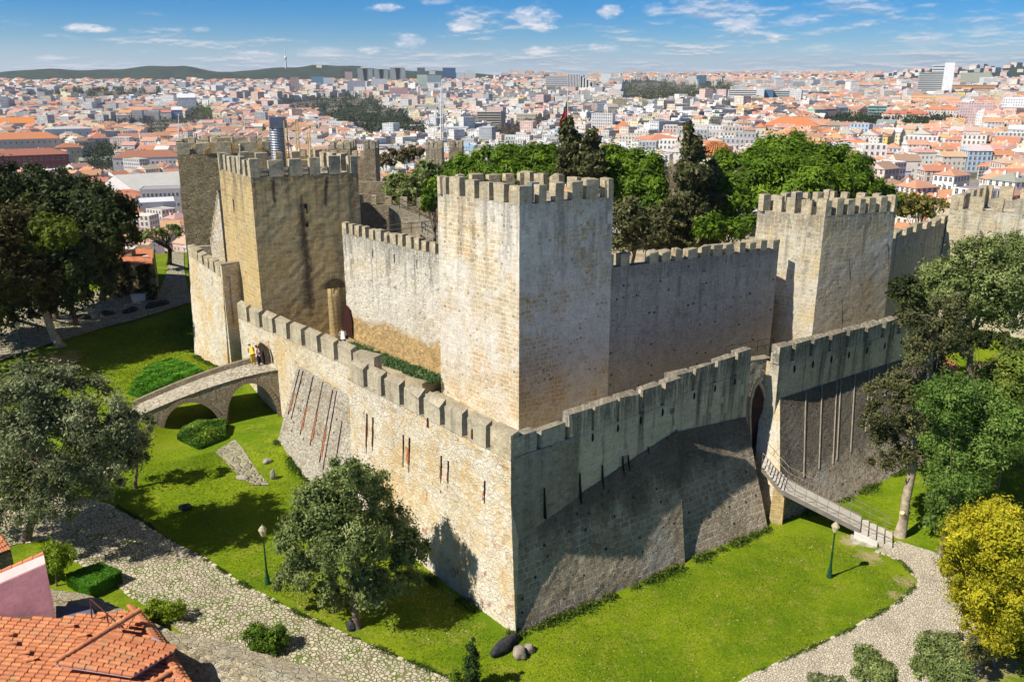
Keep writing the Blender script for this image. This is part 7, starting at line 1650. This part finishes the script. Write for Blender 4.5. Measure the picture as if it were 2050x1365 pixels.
landmark('second blue grey office block beside the park trees', 'office block', 1218, 1238, 204, 228, 24, (.26, .34, .44), (.5, .5, .5), 'flat')
landmark('pink fronted office between white row and blue grey block', 'office block', 1172, 1195, 208, 234, 22, (.66, .52, .46), (.6, .6, .6), 'flat')
landmark('white courthouse slab on top of the park', 'tower block', 1376, 1394, 152, 170, 24, (.62, .60, .56), (.5, .5, .5), 'flat', tex=False)
landmark('dark blue glass block on top of the park', 'tower block', 1394, 1413, 151, 172, 24, (.05, .13, .22), (.2, .3, .4), 'flat', tex=False)
for x_, lab in ((1395, 'left white pillar at the head of the park lawn'), (1432, 'right white pillar at the head of the park lawn')):
    g = FG(x_, 180); MB_ = empty('park_pillar', g, lab, 'monument'); hh = 17/CF*math.hypot(g.x, g.y); MB().box((g.x, g.y, g.z-2), (7, 7, hh+2), .1, top=.8).build('shaft', M_WHT, MB_); MB().box((g.x, g.y, g.z+hh), (8, 8, 2), .1).build('cap', M_WHT, MB_)
banded('long white office slab with dark horizontal bands right of the park', 1458, 1511, 180, 212, 24, (.74, .73, .72), (.10, .11, .13), 8)
landmark('white pier block beside the blue glass tower, right of the banded slab', 'office block', 1511, 1527, 178, 212, 24, (.70, .72, .74), (.6, .6, .6), 'flat', tex=False)
landmark('blue glass tower between white piers right of the park', 'tower block', 1527, 1545, 180, 212, 20, (.05, .16, .30), (.5, .5, .5), 'flat', tex=False)
banded('banded grey green office right of the blue glass tower', 1547, 1578, 182, 212, 24, (.52, .58, .56), (.08, .10, .12), 7)
landmark('low white blue office at the end of the office row', 'office block', 1581, 1604, 188, 212, 24, (.60, .66, .70), (.6, .6, .6), 'flat')
landmark('dark glass office low building right of the office row', 'office block', 1620, 1656, 184, 203, 24, (.06, .09, .13), (.2, .2, .2), 'flat')
banded('large grey hotel tower with a fine window grid at right', 1838, 1884, 146, 198, 30, (.50, .52, .50), (.09, .11, .12), 14, 'hotel', frac=.5)
landmark('tall white slab tower, highest on the right skyline', 'tower block', 1884, 1900, 126, 200, 34, (.76, .78, .80), (.7, .7, .7), 'flat', tex=False)
banded('upper white block with a dark crown band behind the hotel tower', 1866, 1886, 131, 160, 20, (.74, .76, .76), (.10, .12, .14), 5)
banded('long orange brown hotel with horizontal balconies right of the tower', 1900, 1978, 170, 194, 26, (.58, .36, .22), (.22, .12, .08), 5, 'hotel')
landmark('square olive grey block on the right skyline', 'building', 1927, 1974, 146, 174, 30, (.36, .38, .30), (.4, .4, .35), 'flat', tex=False)
landmark('white building at the right of the olive grey block', 'building', 1962, 1984, 155, 176, 24, (.76, .78, .80), (.7, .7, .7), 'flat')
landmark('yellow ochre institute with long rows of windows at right', 'building', 1818, 1902, 192, 212, 30, (.74, .56, .26), (.60, .36, .18), 'hip', 4)
landmark('bright pale blue apartment house among orange roofs at right', 'apartment block', 1660, 1684, 203, 226, 20, (.36, .58, .82), (.5, .5, .5), 'flat')
banded('teal green banded office above the dark park trees at right', 1737, 1769, 212, 242, 22, (.30, .44, .40), (.05, .09, .10), 5)
landmark('long terrace with red mansard roof above the park trees', 'terrace', 1770, 1852, 222, 248, 18, (.76, .66, .60), (.50, .16, .10), 'hip', 4, win=(16, 2))
landmark('white terrace with red roof left of the pink towers at right', 'terrace', 1854, 1918, 214, 246, 18, (.74, .70, .66), (.54, .22, .12), 'hip', 4, win=(12, 3))
landmark('lilac pink apartment block with balconies at right', 'apartment block', 1920, 1976, 206, 250, 22, (.62, .46, .46), (.5, .4, .4), 'flat')
landmark('white modern tower at the right edge of the city', 'tower block', 2006, 2042, 196, 246, 22, (.78, .80, .84), (.7, .7, .7), 'flat')
# near houses at right
landmark('pink palace with a long orange roof above the huge domed pine', 'palace', 1530, 1632, 236, 288, 26, (.64, .40, .36), (.56, .20, .08), 'hip', 7, win=(14, 2), me=WMA)
landmark('pale stone left wing of the pink palace', 'palace', 1511, 1530, 248, 290, 28, (.68, .64, .52), (.56, .22, .10), 'hip', 3, win=(2, 2))
landmark('cream building with an orange roof left of the pink palace', 'building', 1515, 1562, 222, 246, 20, (.76, .70, .60), (.56, .22, .10), 'gable', 5, win=(6, 2))
landmark('pink square house with a red hipped roof above the domed kiosk', 'house', 1424, 1477, 254, 292, 22, (.64, .44, .40), (.44, .15, .10), 'hip', 6, win=(5, 2))
landmark('grey slate roofed long building right of the white convent', 'building', 1352, 1410, 250, 282, 26, (.56, .55, .52), (.36, .40, .42), 'hip', 5, win=(10, 2))
landmark('convent church with a large orange hipped roof in the centre right', 'church', 1220, 1272, 243, 284, 34, (.78, .74, .66), (.58, .20, .08), 'hip', 12, win=(5, 1))
e, *_ = landmark('slim white bell tower of the convent church', 'bell tower', 1274, 1285, 246, 292, 8, (.76, .73, .68), (.5, .5, .5), 'hip', 3)
landmark('large white convent wing with rows of windows on its shaded side', 'building', 1300, 1370, 270, 318, 30, (.78, .75, .68), (.56, .24, .14), 'hip', 4, rot=.35, win=(12, 4))
landmark('orange roofed convent wing in front of the church', 'building', 1216, 1262, 280, 300, 14, (.74, .66, .48), (.48, .25, .07), 'gable', 4)
landmark('white gabled house at the left end of the right hand quarter', 'house', 1665, 1690, 262, 296, 16, (.82, .80, .76), (.50, .30, .2), 'gable', 4, win=(3, 3))
landmark('cream villa with a broad orange hipped roof beside the huge pine', 'house', 1672, 1755, 283, 326, 22, (.80, .76, .66), (.60, .22, .09), 'hip', 7, win=(9, 2))
landmark('pale blue house with a small hipped roof, right of the cream villa', 'house', 1770, 1800, 288, 318, 18, (.46, .64, .84), (.56, .30, .2), 'hip', 3, win=(4, 2))
landmark('mint green four storey house with balconies at right', 'house', 1843, 1880, 282, 312, 22, (.46, .70, .52), (.32, .30, .26), 'flat', win=(6, 4))
landmark('house with a saffron yellow gable among the roofs at right', 'house', 1793, 1811, 270, 288, 12, (.82, .46, .04), (.7, .4, .1), 'gable', 5, tex=False)
landmark('house with a bright yellow party wall at far right', 'house', 1986, 2012, 262, 284, 14, (.82, .70, .18), (.5, .3, .2), 'gable', 3, tex=False)
landmark('blank cream house wall below the pale blue house', 'house', 1784, 1806, 310, 338, 14, (.80, .74, .58), (.6, .5, .4), 'gable', 2, tex=False)
landmark('light blue corner building with tall windows above the bronze tree', 'building', 1850, 1896, 328, 372, 24, (.52, .66, .76), (.58, .26, .16), 'hip', 4, win=(7, 4))
landmark('white house with a dark brown hipped roof above the rear curtain wall', 'house', 1876, 1932, 352, 396, 22, (.74, .71, .66), (.30, .13, .08), 'hip', 7, win=(5, 3))
landmark('grey blank gabled house left of the brown roofed white house', 'house', 1800, 1828, 354, 392, 16, (.48, .46, .40), (.44, .22, .16), 'gable', 4, tex=False)
landmark('long low house with a plain bright orange roof at right', 'house', 1950, 2026, 364, 392, 22, (.74, .60, .5), (.66, .22, .07), 'gable', 8, win=(7, 1))
landmark('low house with a red brown dormered roof behind the bronze tree', 'house', 1856, 1908, 384, 420, 20, (.56, .55, .6), (.36, .14, .10), 'hip', 6, win=(6, 1))
landmark('grey netted long building under an orange roof at right', 'building', 1963, 2022, 322, 362, 22, (.46, .48, .48), (.60, .25, .14), 'hip', 4, win=(12, 4))
landmark('pale white gabled house beneath the light blue corner building', 'house', 1800, 1850, 328, 352, 20, (.80, .77, .66), (.60, .50, .40), 'gable', 6, win=(6, 1))
landmark('white apartment row seen between pine and watchtower, nearest the castle', 'apartment block', 1010, 1062, 272, 302, 18, (.78, .78, .76), (.6, .6, .6), 'flat', win=(9, 3))
landmark('grey mansard hotel just left of the cypress', 'hotel', 1068, 1122, 266, 302, 26, (.40, .40, .40), (.14, .15, .17), 'hip', 5, win=(10, 3))
landmark('white and grey office with a blue side left of the mast', 'office block', 890, 938, 255, 288, 22, (.60, .66, .72), (.6, .6, .6), 'flat', win=(9, 4))
landmark('dark grey block right of the white and grey office', 'office block', 939, 964, 259, 284, 22, (.24, .28, .34), (.3, .3, .3), 'flat')
landmark('white stepped building left of the mast', 'building', 822, 868, 270, 292, 22, (.76, .78, .80), (.7, .7, .7), 'flat', win=(8, 2))
landmark('dark blue grey offices behind the slim brown tower', 'office block', 750, 788, 292, 320, 26, (.22, .25, .32), (.5, .5, .5), 'flat', win=(9, 3))
landmark('small saffron yellow building by the bare trees', 'house', 788, 800, 295, 312, 12, (.85, .62, .04), (.7, .5, .1), 'gable', 3, tex=False)
landmark('cream office block with pink grid front right of the banded office', 'office block', 1034, 1072, 228, 250, 22, (.68, .60, .46), (.6, .6, .6), 'flat', win=(10, 3))
landmark('pink modernist block left of the banded office', 'building', 940, 965, 212, 228, 20, (.70, .38, .42), (.6, .5, .5), 'flat', win=(6, 2))
landmark('cream and grey block left of the mast top', 'building', 836, 872, 210, 234, 24, (.66, .62, .50), (.5, .5, .45), 'flat', win=(6, 3))
# telecom tower on the ridge, crane
g = V3(*FG(573, 146)); dd_ = 5500; r = ray(573, 140); hl = math.hypot(r.x, r.y); g = V3(r.x/hl*dd_, r.y/hl*dd_, 0); g.z = G(g.x, g.y); s_ = dd_/CF
e = empty('telecom_tower', g, 'slender white telecom tower on the wooded ridge', 'tower'); MB().lathe(tuple(g), [(6, -5), (4.5, 14*s_), (8, 15*s_), (9, 18*s_), (5, 20*s_), (2.4, 22*s_), (2, 30*s_), (.6, 40*s_)], 10).build('shaft', M_WHT, e)
g = FG(824, 270); s_ = math.hypot(g.x, g.y)/CF; e = empty('tower_crane', g, 'pale tower crane with a long jib in front of the wooded hill', 'crane'); MB().tube([g, g+UP*20*s_], .9, 4).build('mast', M_WHT, e); MB().tube([g+V3(-11*s_, 0, 17*s_), g+V3(36*s_, 10, 17.5*s_)], .6, 4).build('jib', M_WHT, e); MB().box((g.x-10*s_, g.y, g.z+15*s_), (3, 3, 4)).build('counterweight', M_WHT, e)
# ---- generic buildings by districts ----
PARKS = [[(640, 200), (700, 190), (760, 205), (800, 225), (850, 262), (860, 282), (760, 285), (690, 268), (640, 250)], [(560, 205), (640, 200), (640, 235), (560, 225)], [(1235, 172), (1300, 160), (1390, 172), (1470, 170), (1470, 190), (1420, 215), (1330, 215), (1245, 215)], [(1635, 246), (1700, 238), (1800, 246), (1938, 240), (1930, 258), (1880, 275), (1700, 285), (1640, 268)], [(185, 250), (350, 240), (440, 240), (440, 262), (350, 268), (190, 268)], [(380, 215), (430, 215), (440, 245), (375, 245)], [(960, 275), (1120, 232), (1125, 250), (1010, 290)], [(50, 190), (200, 182), (330, 185), (330, 200), (190, 205), (60, 200)], [(1180, 232), (1250, 236), (1250, 258), (1180, 262)], [(170, 300), (240, 300), (240, 355), (165, 355)], [(280, 270), (350, 262), (350, 296), (285, 296)]]
def in_park(px, py): return any(inside(px, py, p) for p in PARKS)
seeds = []
for k in range(170):
    d = 240*(7000/240)**(random.random()); az_ = random.uniform(-.70, .70); seeds.append((d*math.sin(az_), d*math.cos(az_), random.uniform(-.7, .7), d))
sa_ = np.array([(s[0], s[1]) for s in seeds]); sw = np.array([s[3] for s in seeds])
CAND = []
for si, (sx, sy, ang, d) in enumerate(seeds):
    p = 11.5+d*.0048; R_ = max(120, d*.42); n_ = int(R_/p); ca, sa = math.cos(ang), math.sin(ang)
    for i in range(-n_, n_+1):
        for j in range(-n_, n_+1):
            if j % 3 == 2 and random.random() < .75 or i % 6 == 5: continue
            x = sx+(i*ca-j*sa)*p; y = sy+(i*sa+j*ca)*p
            if y < 100: continue
            dd = math.hypot(x, y); az_ = math.atan2(x, y)
            if abs(az_) > .70 or dd < 215 or dd > 7200: continue
            if random.random() < (.05 if dd < 1500 else .16): continue
            CAND.append((x, y, si, ang, dd, az_, p))
CA = np.array([(c[0], c[1]) for c in CAND]); own = np.zeros(len(CA), int)
for s0 in range(0, len(CA), 4000): dm = ((CA[s0:s0+4000, None]-sa_[None])**2).sum(-1)/sw[None]**2; own[s0:s0+4000] = dm.argmin(1)
ZC = gz(CA[:, 0], CA[:, 1]); GEN = []
lm = np.array([(a, b, r_) for a, b, r_, _ in LM])
for k, (x, y, si, ang, d, az_, p) in enumerate(CAND):
    if own[k] != si: continue
    if (((lm[:, 0]-x)**2+(lm[:, 1]-y)**2) < (lm[:, 2]+p*.45)**2).any(): continue
    px, py = proj(x, y, ZC[k])
    if px < -330 or px > 2380 or in_park(px, py): continue
    if 4550 < d < 6600 and (px < 900 and random.random() < .985 or px > 1750 and random.random() < .8): continue
    if d > 4600 and px < 1000 and random.random() < .9: continue
    if 900 < px < 1250 and d > 5200 and random.random() < .7: continue
    mod = np.clip((px-640)/120, 0, 1)*np.clip((1560-px)/200, 0, 1); mod = max(mod, .45*np.clip((d-1300)/700, 0, 1)); modern = random.random() < (.08+.78*mod*min(1, d/900) if d < 2000 else (.5+.35*mod if d < 2800 else .75))
    hgt = random.uniform(7, 13) if d < 700 else random.uniform(9, 16)
    if modern: hgt = random.uniform(10, 20)*(1.0 if random.random() < (.93-.08*mod) or d < 1000 else random.uniform(1.3, 1.9))
    if d > 3500: hgt = random.uniform(10, 24)
    w_ = p*random.uniform(.86, 1.02); dp = p*random.uniform(.7, .98)
    if modern and random.random() < .3: w_ *= 1.5
    wc = random.choice(WALLC); v_ = random.uniform(.88, 1.08); wc = tuple(min(.88, c*v_) for c in wc)
    if d > 2000: rc_f = 1
    if random.random() < .03: wc = random.choice([(.40, .56, .74), (.50, .66, .50), (.80, .60, .2), (.58, .28, .2)])
    if modern and random.random() < .35: wc = random.choice([(.62, .64, .66), (.40, .43, .46), (.70, .70, .68), (.54, .56, .55), (.80, .80, .78)])
    rc = random.choice(ROOFG) if modern or random.random() < .10 else random.choice(ROOFO); rc = tuple(c*random.uniform(.9, 1.12) for c in rc)
    rt = 'flat' if modern else random.choice(['gable', 'gable', 'hip']); a2 = ang+random.uniform(-.03, .03)+(math.pi/2 if random.random() < .3 else 0)
    px2, pyt = proj(x, y, ZC[k]+hgt); GEN.append((w_*hgt/d**2, x, y, w_, dp, a2, ZC[k], hgt, rt, wc, rc, d, px, pyt, py))
skl = [(-60, 300), (0, 345), (190, 350), (196, 440), (352, 450), (355, 268), (440, 300), (720, 298), (722, 350), (852, 345), (860, 300), (880, 292), (1118, 282), (1122, 250), (1160, 245), (1215, 270), (1330, 340), (1360, 280), (1400, 280), (1405, 400), (1430, 330), (1480, 280), (1560, 268), (1680, 290), (1800, 385), (1830, 410), (1900, 425), (1905, 388), (2110, 380)]
sx_, sy_ = zip(*skl); vis = [g for g in GEN if g[13] < np.interp(g[12], sx_, sy_)-3 and -5 < g[12] < 2055 and g[11] < 2200]
vis.sort(key=lambda g: -g[0]); IND = vis[:205]; ids = {id(g) for g in IND}
rest = []; print('generic', len(GEN), 'visible', len(vis))
for g in GEN:
    if id(g) in ids: continue
    W_, R_ = house_polys(g[1], g[2], g[3], g[4], g[5], g[6], g[7], g[8], g[9], g[10], True, None, g[11] < 1500, 4); rest += W_+R_
tag(city_mesh('city_buildings', rest), 'thousands of small pale and orange roofed city buildings spreading to the horizon', 'buildings', None, 'stuff')
REG = [(0, 330, 0, 225, 'on the upper slope at far left'), (0, 200, 225, 999, 'left of the great rear tower'), (200, 360, 225, 999, 'beside the rear tower'), (330, 560, 0, 999, 'above the rear battlements'), (560, 720, 0, 999, 'right of the corrugated duct'), (720, 860, 0, 999, 'between great tower and mast'), (860, 1010, 0, 999, 'near the tall mast'), (1010, 1140, 0, 999, 'left of the cypress and flag'), (1140, 1240, 0, 999, 'just right of the flag'), (1240, 1400, 0, 999, 'around the white convent'), (1400, 1520, 0, 999, 'left of the pink palace'), (1520, 1670, 0, 999, 'behind the huge domed pine'), (1670, 1770, 0, 999, 'right of the huge domed pine'), (1770, 1860, 0, 320, 'near the mint green house'), (1770, 1860, 320, 999, 'above the right square tower'), (1860, 1960, 0, 320, 'below the lilac block'), (1860, 1960, 320, 999, 'near the light blue corner house'), (1960, 2100, 0, 300, 'on upper right slope'), (1960, 2100, 300, 999, 'above the far right tower')]
def region(px, py):
    for a, b, c, d, t in REG:
        if a <= px < b and c <= py < d: return t
    return 'in the left foreground quarter' if px < 1000 else 'in the right quarter'
recs = []
for g in IND:
    rt = {'flat': 'flat', 'gable': 'gabled', 'hip': 'hipped'}[g[8]]; rcn = 'orange' if g[10][0]-g[10][2] > .2 else 'grey'; sz = 'tall ' if g[7] > 19 else ('low ' if g[7] < 9.5 else '')
    rcn = {'orange': 'orange' if g[10][0] > .55 else 'red', 'grey': 'grey'}[rcn] ; kind = 'house' if g[7] < 14 else 'block'
    recs.append(['%s%s %s with %s %s roof' % (sz, cname(g[9]), kind, rt, rcn), region(g[12], g[14]), g])
grp = {}
for r_ in recs: grp.setdefault((r_[0], r_[1]), []).append(r_)
ORD = ['leftmost', 'second from left', 'third from left', 'fourth from left', 'fifth from left', 'sixth from left', 'seventh from left', 'eighth from left', 'ninth from left', 'tenth from left', 'eleventh from left', 'twelfth from left']
for (a, b), L in grp.items():
    L.sort(key=lambda r_: r_[2][12])
    for i, r_ in enumerate(L):
        r_.append('%s, %s%s' % (a.replace('roof', 'roof'), (ORD[min(i, 11)]+' ') if len(L) > 1 else '', b))
for k, (_, _, g, lab) in enumerate(recs):
    e = empty('city_house', (g[1], g[2], g[6]), lab, 'house', 'houses and blocks of the city'); big = k < 60
    W_, R_ = house_polys(g[1], g[2], g[3], g[4], g[5], g[6], g[7], g[8], g[9], g[10], not big, None, False, 5)
    city_mesh('wall', W_, e); ro_ = city_mesh('roof', R_, e)
    if g[8] != 'flat':
        C_ = house_polys(g[1], g[2], g[3], g[4], g[5], g[6], g[7], g[8], g[9], g[10], False, None, True, 5)[1][len(R_):]; h_ = len(C_)//2
        city_mesh('chimney', C_[:h_], ro_); city_mesh('chimney', C_[h_:], ro_)
    if big: add_windows(e, g[1], g[2], g[3], g[4], g[5], g[6], g[7], WM, max(2, round(g[3]/2.9)), max(2, round(g[7]/3.3)), faces=(0, 1, 2, 3))
# ---- far woods: one mass each ----
def woods(label, poly, n_, lm_, sz, h=(5, 12), per=46, d0=150, name='woodland'):
    xs, ys = [p[0] for p in poly], [p[1] for p in poly]; Cs = []; tries = 0
    while len(Cs) < n_ and tries < n_*30:
        tries += 1; x, y = random.uniform(min(xs), max(xs)), random.uniform(min(ys), max(ys))
        if inside(x, y, poly):
            g = FG(x, y, d0); r = random.uniform(*h)*.5; Cs.append(((g.x, g.y, g.z+r*.9), (r, r, r)))
    V, T, _ = clumps(Cs, len(Cs)*4, len(Cs)*per, sz, cr=.7, shell=.5, aspect=1.5); tag(mesh_np(name, V, np.arange(len(V)).reshape(-1, 4), lm_, None, T), label, 'trees', None, 'stuff')
L_FAR = leafmat('far_leaf', (.018, .030, .014), (.05, .07, .025), (.08, .10, .04), .1); L_FBR = leafmat('far_bare', (.06, .05, .04), (.13, .11, .08), (.17, .15, .10), .1)
woods('dark wooded hill in the middle left of the city', PARKS[0], 430, L_FAR, 2.0, (10, 22), 60); woods('brown bare trees left of the wooded hill', PARKS[1], 80, L_FBR, 1.8, (8, 14)); woods('olive brown park trees around the sloping lawn', PARKS[2], 380, leafmat('park_leaf', (.045, .05, .025), (.10, .11, .045), (.12, .14, .05), .1), 3.0, (14, 26))
woods('dark park trees across the right hand quarter', PARKS[3], 420, L_FAR, 1.6, (8, 14), 60); woods('row of bare brown trees on the terrace at left', PARKS[4], 200, L_FBR, 1.4, (7, 12)); woods('bright spring green trees on the left terrace', PARKS[5], 46, leafmat('spring_far', (.05, .07, .015), (.12, .15, .025), (.18, .2, .03), .2), 1.6, (9, 15), 90)
woods('bare trees along the broad avenue', PARKS[6], 200, L_FBR, 1.5, (7, 12)); woods('dark trees on the far left slope', PARKS[7], 160, L_FAR, 2.6, (10, 18)); woods('bare trees right of the flag', PARKS[8], 90, L_FBR, 1.6, (8, 13))
woods('dark evergreens below the ruined church', PARKS[9], 60, L_FAR, 1.4, (8, 16), 90); woods('shrubby green garden left of the rear tower', PARKS[10], 60, leafmat('garden_far', (.03, .05, .015), (.08, .11, .03), None, .1), 1.2, (4, 8))
woods('scrub and treetops on the slope just behind the castle', [(700, 300), (880, 305), (880, 345), (700, 345)], 80, L_FBR, .9, (5, 9), 80, 120)
woods('treetops on the slope behind the right towers', [(1790, 400), (1905, 395), (1905, 440), (1790, 440)], 50, L_TAN, .7, (4, 7), 90, 120)
woods('green slope scrub below the left woods', [(200, 452), (360, 455), (360, 470), (200, 470)], 40, L_FAR, .8, (4, 7), 90, 120)
woods('scattered street trees in the left quarter', [(0, 200), (560, 190), (560, 240), (200, 245), (0, 262)], 90, L_FAR, 1.6, (5, 10)); woods('green squares between the blocks of the middle quarter', [(860, 190), (1000, 186), (1010, 206), (880, 212)], 90, L_FAR, 2.2, (8, 14)); woods('tree lined hollow behind the flag', [(1020, 196), (1130, 192), (1130, 206), (1030, 210)], 80, L_FAR, 2.2, (8, 14)); woods('tree belts of the far right quarter', [(1480, 160), (1800, 160), (1800, 170), (1480, 172)], 110, L_FAR, 3.4, (12, 20)); woods('trees below the ridge at left', [(80, 176), (560, 168), (560, 178), (80, 186)], 150, L_FAR, 3.0, (10, 18)); woods('scattered street trees in the middle quarter', [(700, 180), (1240, 175), (1240, 240), (860, 250)], 190, L_FAR, 2.0, (6, 12)); woods('scattered street trees in the right quarter', [(1480, 190), (2050, 190), (2050, 340), (1700, 320)], 190, L_FAR, 1.5, (4, 9))
# park lawn with its pale path
lp = [FG(x, y) for x, y in ((1352, 214), (1380, 210), (1424, 184), (1398, 181))]
tag(MB().add([p+UP*2 for p in lp], [(0, 1, 2, 3)]).build('park_lawn', plain('park_grass', (.10, .17, .03), .95, .15, .02)), 'sloping green lawn of the distant city park', None, None, 'structure')
lp = [FG(x, y) for x, y in ((1330, 214), (1352, 214), (1398, 181), (1392, 181))]
tag(MB().add([p+UP*2.5 for p in lp], [(0, 1, 2, 3)]).build('park_path', plain('park_paving', (.60, .56, .50), .95, .1, .02)), 'pale path climbing beside the distant park lawn', None, None, 'structure')
# ---- air: one closed box of thin even haze round the camera and everything built ----
hb = MB(); hx0, hx1, hy0, hy1, hz0, hz1 = -13000, 13000, -60, 13200, -140, 330
hb.add([(x, y, z) for z in (hz0, hz1) for x, y in ((hx0, hy0), (hx1, hy0), (hx1, hy1), (hx0, hy1))], [(0, 1, 2, 3), (4, 5, 6, 7), (0, 1, 5, 4), (1, 2, 6, 5), (2, 3, 7, 6), (3, 0, 4, 7)])
hm = bpy.data.materials.new('haze'); hm.use_nodes = True; hm.node_tree.nodes.clear(); ho = hm.node_tree.nodes.new('ShaderNodeOutputMaterial'); hv = hm.node_tree.nodes.new('ShaderNodeVolumePrincipled')
hv.inputs['Density'].default_value = 5.0e-5; hv.inputs['Color'].default_value = (.80, .88, 1.0, 1); hv.inputs['Anisotropy'].default_value = .2; hm.node_tree.links.new(hv.outputs[0], ho.inputs['Volume'])
tag(hb.build('haze', hm), 'thin bluish air over the distant city', 'haze', None, 'stuff')
